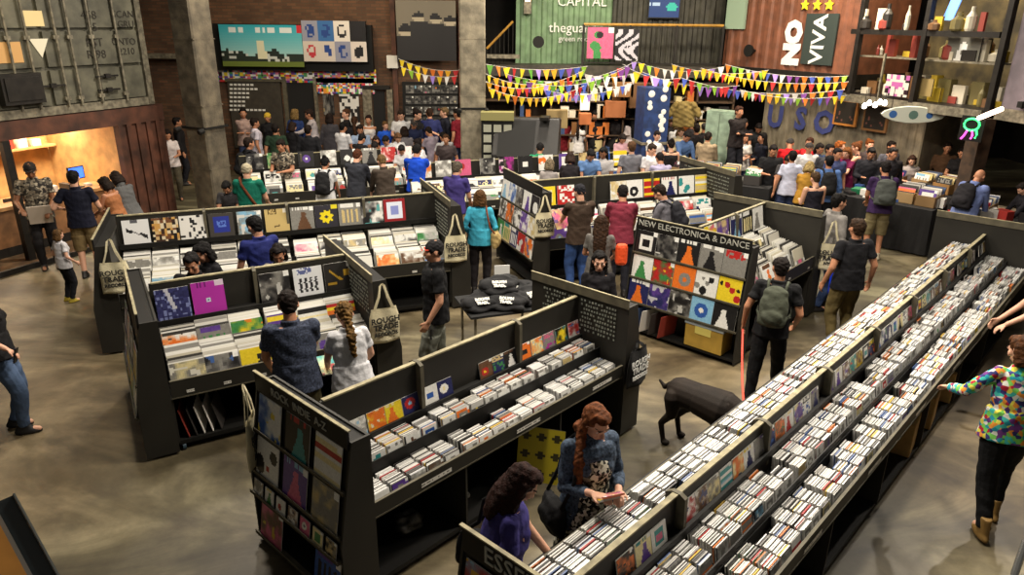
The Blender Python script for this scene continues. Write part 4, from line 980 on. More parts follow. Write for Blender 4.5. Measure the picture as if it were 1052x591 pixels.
# ------------------------------------------------------------------ mezzanine
WM = Wall((-1.2,19.9), 0)
mz = 2.88
mb = MB(); mb.box((-1.2,19.9,mz-.28),(6.1,23.2,mz)); struct('mezzanine_slab', mb, mat('mezz_steel', (70,64,54), .6, noise=.3))
def corr(W, a, b, z0, z1, off, m, name, label, cat='shipping container', pitch=.28, depth=.05):
    mb = MB(); n = max(2, int((b-a)/pitch)); g = (b-a)/n; prof = []
    for i in range(n):
        x = a+g*i; prof += [(x,off),(x+g*.35,off),(x+g*.5,off-depth),(x+g*.85,off-depth)]
    prof += [(b,off),(b,off+1.95),(a,off+1.95)]
    mb.prism(prof, 2, z0, z1); o = mb.build(name, m); o.matrix_world = W.T; tag(o, label, cat); return o
GREEN = mat('pale_green_paint', (120,150,112), .6, noise=.2, nscale=4)
DGREY = mat('grey_green_paint', (74,72,62), .6, noise=.3, nscale=4)
a, _ = WM.at(530,30,.9); b, _ = WM.at(628,30,.9); corr(WM, a, b, mz, mz+2.6, .9, GREEN, 'container_room', 'pale green corrugated shipping container on the mezzanine')
b2, _ = WM.at(744,30,1.2); corr(WM, b+.05, b2, mz, mz+2.6, 1.2, DGREY, 'container_room', 'dark grey corrugated container wall behind the railing')
x, z = WM.at(590,28,.8); t = frame_obj('wall_lettering', WM, 'white painted words on the pale green container', 'lettering')
for txt, px, py, s in (('theguardian',596,29,.36),('green room',592,40,.2),('CAPITAL',598,2,.34)):
    x, z = WM.at(px,py,.84); lettering(txt, s, Matrix.Translation((x,.83,z)), WHITE, t, ext=.004)
t = frame_obj('television', WM, 'television with a blue and green glowing picture above the railing', 'television')
a, zt = WM.at(668,-6,1.0); b, zb_ = WM.at(697,18,1.0); mb = MB(); mb.box((a-.03,1.0,zb_-.03),(b+.03,1.08,zt+.03)); mb.build('housing', flat((20,20,22)), t)
mb = MB(); mb.art(Matrix.Translation((a,.99,zb_)), b-a, zt-zb_, lambda u, v: (60,220,180) if math.hypot(u-.75,v-.45) < .18 else ((220,240,250) if v > .5 and v < .65 and u < .35 and hsh(int(u*22),1) > .3 else (24,70,130)), 20)
me = mb.mesh('screen', MATS['paint']); sm = bpy.data.materials.new('screen_glow'); sm.use_nodes = True; a_ = sm.node_tree.nodes.new('ShaderNodeAttribute'); a_.attribute_name = 'Col'; bs = sm.node_tree.nodes['Principled BSDF']; sm.node_tree.links.new(a_.outputs['Color'], bs.inputs['Emission Color']); bs.inputs['Emission Strength'].default_value = .9; bs.inputs['Base Color'].default_value = (0,0,0,1)
me.materials[0] = sm; o = bpy.data.objects.new('screen', me); COL.objects.link(o); o.parent = t
# railings
YEL = mat('oiled_wood_rail', (190,140,50), .5, noise=.2)
t = frame_obj('mezzanine_railing', WM, 'black mesh railing with wooden handrail along the mezzanine edge', 'railing')
a, zt = WM.at(600,25,0); b, _ = WM.at(744,25,0)
mb = MB(); mb.tube([(a,.03,zt),(b,.03,zt)], .035, 8); mb.build('handrail', YEL, t)
for i in range(4): x = a+(b-a)*i/3; mb = MB(); mb.box((x-.03,.0,mz),(x+.03,.06,zt)); mb.build('post', STEEL, t)
for z in (mz+.06, zt-.08): mb = MB(); mb.box((a,.02,z),(b,.04,z+.03)); mb.build('rail_bar', STEEL, t)
for i in range(30): x = a+(b-a)*(i+.5)/30; mb = MB(); mb.tube([(x,.03,mz+.06),(x,.03,zt-.06)], .006, 5); mb.build('baluster', STEEL, t)
a, _ = WM.at(604,26); a2, _ = WM.at(631,26); a3, _ = WM.at(657,26)
pic(WM, 604,28,631,60,-.05, album(501,'pink','green','blob',acc='black')[0], 'pink framed artwork hanging on the mezzanine railing', 20, name='framed_print', cat='picture')
def tangle(u, v): return (190,186,196) if abs(math.sin(u*7+3*math.sin(v*5))) > .72 or (math.hypot(u-.6,v-.4) < .2 and hsh(int(u*20),int(v*20)) > .3) else (26,24,30)
pic(WM, 633,30,657,62,-.05, tangle, 'black and white swirling artwork hanging on the mezzanine railing', 20, name='framed_print', cat='picture')
t = frame_obj('stair_railing', WM, 'stair handrail sloping up beside the pale pillar', 'railing')
(a, z1), (b, z2) = WM.at(500,50,.1), WM.at(527,22,.1)
mb = MB(); mb.tube([(a,.1,z1),(b,.1,z2)], .03, 8); mb.build('handrail', YEL, t)
for i in range(7): k = i/6; x = a+(b-a)*k; mb = MB(); mb.tube([(x,.1,z1+(z2-z1)*k),(x,.1,z1+(z2-z1)*k-.8)], .01, 6); mb.build('baluster', STEEL, t)
wallbox(WM, 'crossbeam', 500,56,534,60,-.1,.2, STEELL, 'pale steel beam end under the mezzanine by the pillar', 'beam')
t = frame_obj('wall_lamp', WM, 'tall lit sconce on the green container', 'lamp'); x, z = WM.at(542,10,.8)
mb = MB(); mb.box((x-.1,.72,z-.1),(x+.1,.85,z+.9)); mb.build('housing', STEELL, t); mb = MB(); mb.box((x-.07,.70,z+.2),(x+.07,.72,z+.85)); mb.build('glow_panel', mat('warm_lamp', (255,226,180), .5, emit=3), t)
# ------------------------------------------------------------------ right containers
WR = Wall((5.55,20.1), -62)
Lr = 4.0
RED = mat('red_brown_paint', (128,78,54), .6, noise=.25, nscale=4)
corr(WR, .0, Lr, mz+.05, mz+2.7, .0, RED, 'container_room', 'red brown corrugated shipping container at upper right', pitch=.3)
mb = MB(); mb.box((-.1,-.12,mz-.25),(Lr,2.2,mz+.05)); o = mb.build('container_beam', STEEL); o.matrix_world = WR.T; tag(o, 'dark steel beam under the red brown container', 'beam')
t = frame_obj('container_sign', WR, 'dark green board with slanting white stripes and three stars', 'sign')
a, zt = WR.at(829,14,-.1); b, _ = WR.at(862,14,-.1); _, zb_ = WR.at(829,66,-.1)
mb = MB(); mb.box((a,-.1,zb_),(b,-.06,zt)); mb.build('board', flat((44,54,50)), t)
x, z = (a+b)/2, (zt+zb_)/2; lettering('VIVA', .5, Matrix.Translation((x,-.105,z))@Matrix.Rotation(-PI/2,4,'Y')@Matrix.Identity(4), WHITE, t, bold=.01)
lettering('NO', .62, Matrix.Translation((a-.32,-.06,z-.1))@Matrix.Rotation(-PI/2,4,'Y'), WHITE, t, bold=.05)
for i in range(3):
    x, z = WR.at(827+i*12.5, 5, -.08); mb = MB(); mb.prism([(x+(.13 if k % 2 == 0 else .06)*math.sin(k*PI/5), z+(.13 if k % 2 == 0 else .06)*math.cos(k*PI/5)) for k in range(10)], 1, -.09, -.06); mb.build('star', flat((232,210,40)), t)
def bullhorn(W, px, py, label):
    x, z = W.at(px,py,-.15); o = thing('wall_speaker', W.T@Vector((x,-.1,z)), W.az, label, 'speaker'); mb = MB(); mb.lathe([(.04,.0),(.05,.05),(.14,.14),(.15,.2),(.13,.2)], 16, T=Matrix.Rotation(R(90),4,'X')); mb.build('horn', CHARD, o); mb = MB(); mb.box((-.02,0,-.02),(.02,.1,.02)); mb.build('bracket', STEEL, o)
bullhorn(WR, 773,52, 'round black speaker on the red brown container'); bullhorn(WM, 553,43, 'round black speaker on the pale green container')
t = frame_obj('side_window', WR, 'pale green framed window strip in the red brown container', 'window'); 
a, zt = WR.at(748,-5,-.1); b, zb_ = WR.at(763,30,-.1); mb = MB(); mb.box((a,-.1,zb_),(b,-.02,zt)); mb.build('pane', flat((150,172,150),.3), t)
# wall under the container with big letters
WO = Wall((5.75,20.0), -62)
PALE = mat('galvanised_sheet', (134,124,104), .6, noise=.3, nscale=3)
corr(WO, 1.2, 5.6, 0, mz-.28, .15, PALE, 'corrugated_wall', 'galvanised corrugated wall painted with large blue letters', 'wall', pitch=.16, depth=.03)
t = frame_obj('wall_letters', WO, 'large faded blue capital letters on the corrugated wall', 'lettering')
BLU = mat('faded_blue_ink', (50,58,112), .8)
for ch, px, py in (('U',796,121),('S',822,123),('O',846,127)):
    x, z = WO.at(px,py,.08); lettering(ch, .72, Matrix.Translation((x,.09,z)), BLU, t, bold=.03)
def black(u, v): return (38,34,30) if hsh(int(u*12), int(v*14), 6) > .1 else (110,70,60)
pic(WO, 859,101,883,128,-.02, black, 'dark chalk menu board in an orange wooden frame', 12, frame=.05, fc=(170,110,50), name='menu_board', cat='board', depth=.05)
pic(WO, 889,106,915,134,-.02, black, 'second dark framed board left of the surfboard', 12, frame=.05, fc=(120,84,50), name='menu_board', cat='board', depth=.05)
# steel-framed glazed unit
WF = Wall((7.22,16.2), -70.4)
t = frame_obj('steel_frame_room', WF, 'steel framed raised room full of clutter at upper right', 'raised room')
Lf = 3.3; zf = 2.55
mb = MB(); mb.box((-.1,-.05,zf-.14),(Lf,.12,zf+.02)); mb.build('bottom_beam', STEELL, t)
mb = MB(); mb.box((-.1,.0,zf),(Lf,2.2,zf+.03)); mb.build('floor_panel', STEEL, t)
mb = MB(); mb.box((-.1,2.2,zf),(Lf,2.25,6.2)); mb.build('back_panel', mat('olive_lining', (92,80,48), .7, noise=.5, nscale=3), t)
for i, px in enumerate((879,946,1028)):
    x = WF.at(px,60,0)[0]; mb = MB(); mb.box((x-.05,-.05,zf),(x+.05,.06,6.2)); mb.build('upright', STEEL, t)
zm = WF.at(946,34)[1]
mb = MB(); mb.box((-.1,-.04,zm-.05),(Lf,.06,zm+.05)); mb.build('crossbar', STEEL, t)
for px in (905,): x = WF.at(px,80,.0)[0]; mb = MB(); mb.box((x-.02,-.01,zf),(x+.02,.03,zm-.4)); mb.build('mullion', STEELL, t)
zs = WF.at(946,60,.3)[1]
mb = MB(); mb.box((0,.15,zs-.03),(Lf-.1,.9,zs)); mb.build('shelf', STEELL, t)
def floral_poster(u, v): return (200,196,184) if hsh(int(u*7), int(v*6), 3) < .62 else ((40,20,30) if hsh(int(u*7),int(v*6)) > .5 else (170,90,150))
pic(WF, 912,76,936,98,-.03, floral_poster, 'white poster with dark and purple flower marks under the raised room', 12, name='flower_poster')
pic(WF, 943,80,960,98,.12, lambda u, v: (150,130,84), 'tan framed panel standing low in the raised room', 6, name='tan_panel', cat='panel')
def poster_a(u, v): return (230,230,226) if abs(u-.5) < .16*(1.1-v)+.03 and v < .85 and not (abs(u-.5) < .06 and .3 < v < .5) else (120,118,108)
pic(WF, 975,38,1010,62,.3, poster_a, 'grey backlit panel with a small white letter shape', 18, name='letter_panel', cat='panel')
x, z = WF.at(981,6,.2); mb = MB(); mb.prism([(x-.2,z-.25),(x+.02,z-.25),(x+.2,z+.35),(x-.02,z+.35)], 1, .18, .2); o = mb.build('blue_screen', mat('pale_blue_screen', (110,160,250), .5, emit=1.3)); o.matrix_world = WF.T; tag(o, 'leaning pale blue lit screen high in the raised room', 'screen')
rr = random.Random(31)
for i in range(74):
    px = rr.uniform(882,1022); top = rr.random() < .45; lvl = (zs if top else zf+.03) if rr.random() < .7 else zm+.05
    x = WF.at(px,60,.5)[0]; x = min(max(x,.1),Lf-.45); y = rr.uniform(.25,.75); w, d, h = rr.uniform(.06,.3), rr.uniform(.05,.2), rr.uniform(.1,.5)
    cn, c = rr.choice([('brown',(110,78,48)),('white',(200,192,172)),('dark',(44,40,36)),('yellow',(190,160,50)),('olive',(110,100,60)),('red',(140,60,50))])
    if lvl > zm: y = .0; d = .05
    mb = MB(); k = rr.choice([0,1])
    if k: mb.box((x,y,lvl),(x+w,y+d,lvl+h), c)
    else: mb.lathe([(w*.4,0),(w*.5,h*.1),(w*.5,h*.6),(w*.2,h*.8),(w*.2,h)], 10, c, T=Matrix.Translation((x+w/2,y+d/2,lvl)))
    put('stored_box' if k else 'stored_bottle', mb.mesh('b', MATS['paint']), WF.T.copy(), 'small %s %s in the raised steel room, %s from its left on the %s' % (cn, 'box' if k else 'bottle', nth(int(x/Lf*19)), 'shelf' if lvl == zs else 'floor' if lvl < zs else 'crossbar'), 'box' if k else 'bottle', 'clutter in the raised steel room')
# right side wall, purple light put into its colour, and dark brown posts
WS = Wall((8.45,12.9), -78)
LIL = mat('purple_lit_wall', (132,120,128), .7, noise=.3, nscale=2)  # lilac tone stands in for purple light falling on this wall
mb = MB(); mb.box((.05,.0,zf+.1),(5,.2,6.5)); o = struct('wall_upper_right', mb, LIL); o.matrix_world = WS.T
mb = MB(); mb.box((0,-.05,zf-.1),(5,.2,zf+.1)); o = mb.build('ledge_beam', STEELL); o.matrix_world = WS.T; tag(o, 'pale steel beam below the purple-lit grey wall at right', 'beam')
mb = MB(); mb.box((1.0,1.1,0),(6,1.3,zf-.1)); o = struct('wall_right_lower', mb, mat('near_black_wall', (30,22,18), .8)); o.matrix_world = WS.T
t = frame_obj('conduit', WS, 'black jointed conduit climbing the purple-lit grey wall', 'conduit')
mb = MB(); mb.tube([(.5,-.05,zf+.15),(1.0,-.05,zf+.7),(1.7,-.05,zf+1.6),(2.4,-.05,zf+2.6)], .03, 6); mb.build('pipe', CHARD, t)
for i in range(8): k = i/7; mb = MB(); mb.box((.5+1.9*k-.05,-.1,zf+.2+2.4*k-.05),(.5+1.9*k+.05,-.02,zf+.2+2.4*k+.05)); mb.build('joint_clip', CHARD, t)
p = P(985,192,.9); mb = MB(); mb.box((-.14,-.14,0),(.14,.14,zf-.1)); o = mb.build('timber_post', mat('dark_timber', (84,62,44), .7, noise=.4, nscale=6)); o.location = (8.3,13.0,0); o.rotation_euler = (0,0,R(-75)); tag(o, 'dark brown timber post under the corner of the raised room', 'post')
# bunting
BC = [(236,206,40),(226,120,34),(190,44,44),(90,150,50),(70,90,180),(160,130,210),(230,226,220),(236,206,40),(240,170,40),(120,60,140),(150,200,60)]
PEN = {}
def bunting(p0, p1, Y0, Y1, sag, n, label, seed, pick=None):
    a, b = PY(*p0, Y0), PY(*p1, Y1); t = thing('bunting', (a.x,a.y,a.z), 0, label, 'bunting', None); rr = random.Random(seed)
    pts = [(a.lerp(b, k/24)-a)+Vector((0,0,-sag*4*(k/24)*(1-k/24))) for k in range(25)]
    mb = MB(); mb.tube(pts, .006, 5); mb.build('cord', flat((200,196,186)), t)
    dirv = (b-a); az = math.atan2(dirv.y, dirv.x); n = max(4, int(n*.58)); w = dirv.length/n*.78; h = min(.25, w*1.4)
    for i in range(n):
        k = (i+.5)/n; p = (b-a)*k+Vector((0,0,-sag*4*k*(1-k))); c = rr.choice(pick or BC); key = (c, round(w,2))
        if key not in PEN:
            mb = MB(); mb.prism([(-w/2,0),(w/2,0),(w*.06,-h),(-w*.06,-h)], 1, -.002, .002); PEN[key] = mb.mesh('pennant', flat(c,.8))
        o = bpy.data.objects.new('pennant', PEN[key]); COL.objects.link(o); o.parent = t; o.location = p; o.rotation_euler = (rr.uniform(-.2,.2), rr.uniform(-.1,.1), az+rr.uniform(-.6,.6))
WH = [(232,228,222)]
YO = [(236,206,40),(236,206,40),(226,120,34),(240,180,40),(190,44,44)]
for args in [((409,60),(472,72),16.8,16.8,.1,15,'short string of pennants left of the pale pillar, upper',1,YO),((411,68),(470,78),16.6,16.6,.1,14,'short string of pennants left of the pale pillar, lower',2),
    ((499,76),(600,72),16.4,17.5,.28,26,'low-slung pennants right of the pale pillar, mostly yellow',3,YO),((499,66),(604,68),16.8,18,.1,24,'pennants strung highest right of the pale pillar',4),
    ((520,76),(655,62),17,18.4,.32,32,'multicoloured pennants dipping over the black cabinet',5),((540,84),(642,70),16.6,17.8,.22,24,'pale violet and yellow pennants lowest over the black cabinet',6),
    ((600,76),(655,74),17.4,17.8,.1,12,'white pennants left of the blue pillar',7,WH),((604,84),(648,86),17.4,17.6,.1,9,'second row of white pennants left of the blue pillar',8,WH),
    ((655,64),(745,68),18.2,18.2,.16,20,'pennants strung between the blue pillar and the red container',9),((640,66),(700,80),17.6,17.2,.14,12,'short yellow and green pennants over the blue pillar',10),
    ((690,66),(790,72),18,17,.14,24,'upper pennants below the red brown container, left run',11,YO),((720,70),(872,84),17.6,15.6,.16,36,'orange pennants below the red brown container, long upper run',12,YO),
    ((700,80),(868,92),17.2,15.4,.2,36,'mixed pennants hanging lowest below the red brown container',13),((745,66),(872,78),17.8,15.8,.12,30,'mixed pennants hanging highest below the red brown container',14)]:
    bunting(*args)
for args in [((502,90),(600,88),16.2,16.8,.25,24,'lowest yellow pennants right of the pale pillar',21,YO),((560,92),(650,84),16.8,17.4,.2,24,'violet and blue pennants right of the black stage monitor',22,[(160,130,210),(70,90,180),(230,226,220),(236,206,40)]),((660,74),(760,88),18,16.4,.15,22,'pennants crossing over the green locker',23),((760,92),(870,98),16.2,15.4,.12,26,'multicoloured pennants lowest before the blue letters',24),((499,84),(560,88),16.3,16.5,.1,14,'orange pennants close beside the pale pillar',25,YO)]:
    bunting(*args)
# ------------------------------------------------------------------ props
def rbox(name, T, size, m, label, cat, group=None, bev=.01):
    mb = MB(); x, y, z = size; mb.box((-x/2,-y/2,0),(x/2,y/2,z)); o = mb.build(name, m); o.matrix_world = T; bevel(o, bev); return tag(o, label, cat, group)
def table(loc, rz, L, W, H, label, cloth_col, name='cloth_table', drop=True):
    t = thing(name, loc, rz, label, 'table'); m = mat('cloth_%d_%d' % (cloth_col[0], cloth_col[2]), cloth_col, .85, noise=.2, nscale=4, bump=.2, bscale=12)
    mb = MB(); mb.box((-L/2,-W/2,H-.03),(L/2,W/2,H)); mb.build('table_top', m, t)
    if drop:
        mb = MB(); N = 40; ring = []
        per = [(-L/2,-W/2),(L/2,-W/2),(L/2,W/2),(-L/2,W/2)]
        pts = []
        for i in range(4):
            a, b = Vector(per[i]), Vector(per[(i+1) % 4]); k = max(4, int((b-a).length/.08))
            for q in range(k):
                p = a.lerp(b, q/k); nrm = Vector((b-a)).normalized(); nrm = Vector((nrm.y,-nrm.x)); pts.append((p, nrm, q))
        V = []; n = len(pts)
        for z, o_ in ((H,0.004),(H*.5,.014),(.03,.03)):
            for p, nr, q in pts: w = o_*(1+.9*math.sin(q*1.7)); V.append((p.x+nr.x*w, p.y+nr.y*w, z))
        mb.quadmesh(V, [(r*n+i, r*n+(i+1) % n, (r+1)*n+(i+1) % n, (r+1)*n+i)[::-1] for r in range(2) for i in range(n)]); mb.build('cloth_drop', m, t)
    for sx in (-1,1):
        for sy in (-1,1): mb = MB(); mb.tube([(sx*(L/2-.08),sy*(W/2-.08),0),(sx*(L/2-.08),sy*(W/2-.08),H-.03)], .018, 8); mb.build('leg', STEELL, t)
    return t
def crate(M, w, d, h, n, label, seed, nm, col=(150,120,80)):
    """open box of upright sleeves: box thing + sleeves as things"""
    rr = random.Random(seed); t = thing('record_crate', (0,0,0), 0, label, 'crate'); t.matrix_world = M; m = flat(col, .7)
    for nm_, a, b in (('side_board',(-w/2,-d/2,0),(w/2,-d/2+.012,h)),('side_board',(-w/2,d/2-.012,0),(w/2,d/2,h)),('end_board',(-w/2,-d/2,0),(-w/2+.012,d/2,h)),('end_board',(w/2-.012,-d/2,0),(w/2,d/2,h)),('base_board',(-w/2,-d/2,0),(w/2,d/2,.012))):
        mb = MB(); mb.box(a, b); mb.build(nm_, m, t)
    for i in range(n):
        y = -d/2+.03+(d-.08)*i/max(1,n-1); sp = dict(seed=seed*40+i)
        if i == 0: fn, bgn, word = album(**sp); me = sleeve_mesh(w-.04, min(.31,w-.04), .006, fn, ('C', seed), 12)
        else: me = CRT[rr.randrange(len(CRT))] if w > .3 else CRS[rr.randrange(len(CRS))]
        put('crate_record', me, M@Matrix.Translation((-w/2+.02,y,.014))@Matrix.Rotation(-R(14+rr.uniform(-4,4)),4,'X'), ('%s, %s, fronting the %s' % (bgn, word, nm)) if i == 0 else 'record standing inside the %s' % nm, 'record', 'records in the '+nm)
CRT = []; CRS = []
for c in ((226,222,214),(60,56,54),(180,176,168),(150,60,50),(214,196,140),(70,90,130)):
    mb = MB(); mb.box((0,0,0),(.31,.006,.31), c); CRT.append(mb.mesh('sl', MATS['paint'])); mb = MB(); mb.box((0,0,0),(.16,.005,.16), c); CRS.append(mb.mesh('sl', MATS['paint']))
# small table of black bags in front of the woman in turquoise
bt = P(508,338,.0); bt = Vector((-.15,8.55,0))
table(bt, R(20), 1.0, .75, .62, 'small black table piled with black printed bags', (24,24,25), drop=False, name='display_table')
rr = random.Random(5)
for i, (dx, dy, z, rz, wz) in enumerate([(-.3,-.1,.62,.3,'left front'),(.05,-.18,.62,-.2,'front middle'),(.36,-.08,.62,.5,'right front'),(-.1,.14,.62,.9,'left back'),(.28,.2,.62,-.5,'right back'),(-.02,.0,.78,.1,'topmost')]):
    b = Body(); b.ell((0,0,.09), (.26,0,0), (0,.17,0), (0,0,.09)); b.ell((.12,.05,.13), (.14,0,0), (0,.1,0), (0,0,.07)); b.ell((-.14,-.04,.1), (.13,0,0), (0,.12,0), (0,0,.08)); b.ell((0,-.12,.04), (.24,0,0), (0,.08,0), (0,0,.05))
    me = b.remesh('bag', .012, 2, disp=.02, dscale=6); me.materials.append(mat('black_cotton', (28,28,30), .9, bump=.5, bscale=14)); p = bt+Matrix.Rotation(R(20),3,'Z')@Vector((dx,dy,z))
    o = bpy.data.objects.new('folded_bag', me); COL.objects.link(o); o.location = p; o.rotation_euler = (0,0,rz); tag(o, 'crumpled black printed bag, %s of the pile on the small table' % wz, 'bag', 'black bags piled on the small table')
    lettering('ROUGH\nTRADE', .05, Matrix.Translation((0,-.13,.135))@Matrix.Rotation(R(-48),4,'X'), WHITE, o, bold=.004, ext=.006)
t = thing('price_card', bt+Vector((.02,.22,.62)), R(10), 'white price card standing among the black bags', 'card'); mb = MB(); mb.box((-.1,0,.18),(.1,.01,.42)); mb.build('card', flat((226,226,222)), t); mb = MB(); mb.box((-.01,0,0),(.01,.01,.2)); mb.build('stem', CHARD, t)
# yellow storage box and sleeves under the dance rack; sleeves in cubbies
M = E_.T@Matrix.Translation((.13,.42,.1))@Matrix.Rotation(R(-90),4,'Z')
t = thing('storage_box', (0,0,0), 0, 'mustard yellow cardboard box in the foot of the dance rack', 'box'); t.matrix_world = M
mb = MB(); mb.box((-.26,-.14,0),(.26,.14,.34)); bevel(mb.build('box_body', mat('mustard_card', (186,150,60), .7, noise=.1), t)); mb = MB(); mb.box((-.27,-.15,.3),(.27,.15,.345)); bevel(mb.build('lid', mat('blue_grey_card', (150,160,166), .6), t)); mb = MB(); mb.box((-.12,-.147,.2),(.1,-.14,.3)); mb.build('label_patch', flat((220,206,110)), t)
for i, (y, c, nm) in enumerate([(.95,(170,60,50),'red'),(1.1,(60,60,64),'black'),(1.24,(200,196,190),'white'),(1.36,(80,110,90),'green')]):
    put('stored_record', CRT[[3,1,0,5][i]], E_.T@Matrix.Translation((.2,y,.1))@Matrix.Rotation(R(90),4,'Z')@Matrix.Rotation(R(76),4,'Z')@Matrix.Rotation(R(-8),4,'X'), '%s record sleeve stored beside the mustard box' % ['red','black','white','blue'][i], 'record')
def cubby(rk, specs):
    for i, (x, y, a, k, lab) in enumerate(specs): put('stored_record', CRT[k], rk.T@Matrix.Translation((x,y,.115))@Matrix.Rotation(R(a),4,'Z')@Matrix.Rotation(R(-12),4,'X'), lab, 'record')
cubby(L1, [(.40,.06,80,3,'red-edged record leaning in the near cubby of the nearer record rack'),(.47,.06,78,1,'black record leaning beside the red-edged one in the near cubby'),(.54,.06,76,0,'first white record leaning in the near cubby'),(.62,.06,74,0,'second white record leaning in the near cubby'),(.7,.06,72,1,'dark record leaning last in the near cubby')])
cubby(E_, [(1.5,.03,80,0,'white record standing in the dance rack side cubby, nearest'),(1.58,.03,78,1,'black record standing in the dance rack side cubby'),(1.66,.03,76,2,'grey record standing in the dance rack side cubby'),(1.76,.03,74,0,'pale record leaning last in the dance rack side cubby')])
def yp(u, v): return (60,56,30) if math.hypot(((u*3)%1)-.5, ((v*3)%1)-.5) < .26 else (196,180,40)
o = poster(G.T@Matrix.Translation((1.93,.16,.12))@Matrix.Rotation(R(-62),4,'Z')@Matrix.Rotation(R(-14),4,'X'), .42, .5, yp, 'yellow spotted printed panel leaning inside a cubby of the CD rack', 18, name='yellow_panel', cat='panel', depth=.012)
for i, (rk, x, y, s) in enumerate([(G,.8,.3,.12),(G,1.35,.3,.1),(RR,3.2,.22,.11),(RR,4.6,.25,.12)]):
    b = Body(); b.ell((0,0,s*.8), (s,0,0), (0,s*.8,0), (0,0,s*.8)); b.ell((s*.7,0,s*.5), (s*.6,0,0), (0,s*.5,0), (0,0,s*.5)); me = b.remesh('bundle', .012, 1, disp=.02, dscale=9); me.materials.append(mat('cling_wrap_%d' % (i % 2), [(90,88,82),(130,126,116)][i % 2], .35, noise=.6, nscale=20))
    put('wrapped_bundle', me, rk.T@Matrix.Translation((x,y,.112)), 'crumpled grey wrapped bundle in %s' % ['the first cubby of the centre CD rack','the second cubby of the centre CD rack','a near cubby of the long CD rack','a farther cubby of the long CD rack'][i], 'bundle')
for i, s in enumerate((5.05,5.75,6.5)):
    rbox('cardboard_box', RR.T@Matrix.Translation((s,.2,.112))@Matrix.Rotation(R(6),4,'Z'), (.3,.3,.36), mat('cardboard', (176,140,84), .8, noise=.12), 'brown cardboard box in the long CD rack base, %s along' % nth(i), 'box', 'cardboard boxes under the long CD rack')
# castor wheels
for rk, x in ((L1,.34),(E_,.3),(L1,2.2)):
    o = thing('castor_wheel', (0,0,0), 0, None, None); o.parent = rk.root; o.location = (x,.06,0); mb = MB(); mb.lathe([(.0,-.015),(.035,-.015),(.035,.015),(.0,.015)][1:3], 14, T=Matrix.Translation((0,0,.035))@Matrix.Rotation(PI/2,4,'Y')); mb.build('wheel', flat((50,70,84),.4), o)
# barricade
def barricade(p0, p1, label):
    a, b = P(*p0, 1.1), P(*p1, 1.1); a.z = b.z = 0; L = (b-a).length; t = thing('crowd_barrier', a, math.atan2((b-a).y,(b-a).x), label, 'barrier')
    mb = MB(); mb.tube([(0,0,.0),(0,0,1.1),(L,0,1.1),(L,0,.0)], .022, 8); mb.tube([(0,0,.2),(L,0,.2)], .015, 6); mb.build('frame', STEELL, t)
    for i in range(12): x = L*(i+1)/13; mb = MB(); mb.tube([(x,0,.2),(x,0,1.1)], .009, 6); mb.build('bar', STEEL, t)
barricade((272,150),(328,137), 'grey steel crowd barrier with upright bars, farther one'); barricade((290,140),(300,170), 'grey steel crowd barrier end-on by the farther one')
# big black speaker-like cabinet beyond the back rack
p = PY(541,125,15.9); t = thing('monitor_cabinet', (p.x,15.9,0), R(-8), 'large black sloping stage monitor standing behind the pink sleeve', 'stage monitor')
mb = MB(); mb.prism([(-.35,0),(.45,0),(.45,1.98),(.1,2.0),(-.35,1.25)], 0, -.72, .72); bevel(mb.build('cabinet', mat('black_vinyl', (34,31,28), .5, noise=.2), t), .03)
mb = MB(); mb.prism([(-.365,1.2),(.06,1.93),(.05,1.95),(-.375,1.22)], 0, -.6, .2); mb.build('grille', CHARD, t)
mb = MB(); mb.box((.3,-.2,1.98),(.5,.2,2.05)); mb.build('top_handle', STEEL, t)
# sticker-covered cabinet left of it
t = thing('notice_rack', (PY(511,110,15.9).x,15.9,0), 0, 'small stand of pale cards between pillar and black cabinet', 'stand'); mb = MB(); mb.box((-.35,0,0),(.35,.3,2.1)); mb.build('stand_body', CHARD, t)
mb = MB(); mb.box((-.36,-.05,1.95),(.36,.3,2.12)); mb.build('top_tray', flat((140,134,84)), t)
for i in range(3):
    for j in range(5): mb = MB(); x = -.3+i*.22; z = 1.7-j*.22; mb.box((x,-.02,z),(x+.17,-.002,z+.16)); mb.build('card', flat((170,170,152)), t)
# blue stickered pillar
bp = PY(671,100,17.2); t = thing('sticker_post', (bp.x,bp.y,0), R(10), 'navy blue post dotted with white round stickers', 'post')
mb = MB(); mb.box((-.3,-.3,0),(.3,.3,mz-.3)); mb.build('shaft', mat('navy_paint', (36,62,116), .6, noise=.3), t); mb = MB(); mb.box((-.33,-.33,1.3),(.33,.33,1.36)); mb.build('ledge', STEELL, t)
rr = random.Random(2)
for i in range(14):
    x = rr.choice([-.18,.16]); z = 1.25+i*.1; mb = MB(); mb.lathe([(.02,0),(.05+rr.random()*.03,0),(.05,.006)], 10, T=Matrix.Translation((x*.8+rr.uniform(-.05,.05),-.302,z))@Matrix.Rotation(PI/2,4,'X')); mb.build('sticker', flat((226,226,220)), t)
# green metal locker
p = PY(742,120,16.9); t = thing('green_locker', (p.x,p.y,0), R(-30), 'tall pale green metal locker below the pennants', 'locker'); mb = MB(); mb.box((-.31,-.2,0),(.31,.2,2.1)); bevel(mb.build('carcass', mat('locker_green', (150,172,150), .5, noise=.2), t)); mb = MB(); mb.box((-.3,-.22,.1),(-.01,-.2,2.05)); mb.build('door', MATS['locker_green'], t); mb = MB(); mb.box((.01,-.22,.1),(.3,-.2,2.05)); mb.build('door', MATS['locker_green'], t)
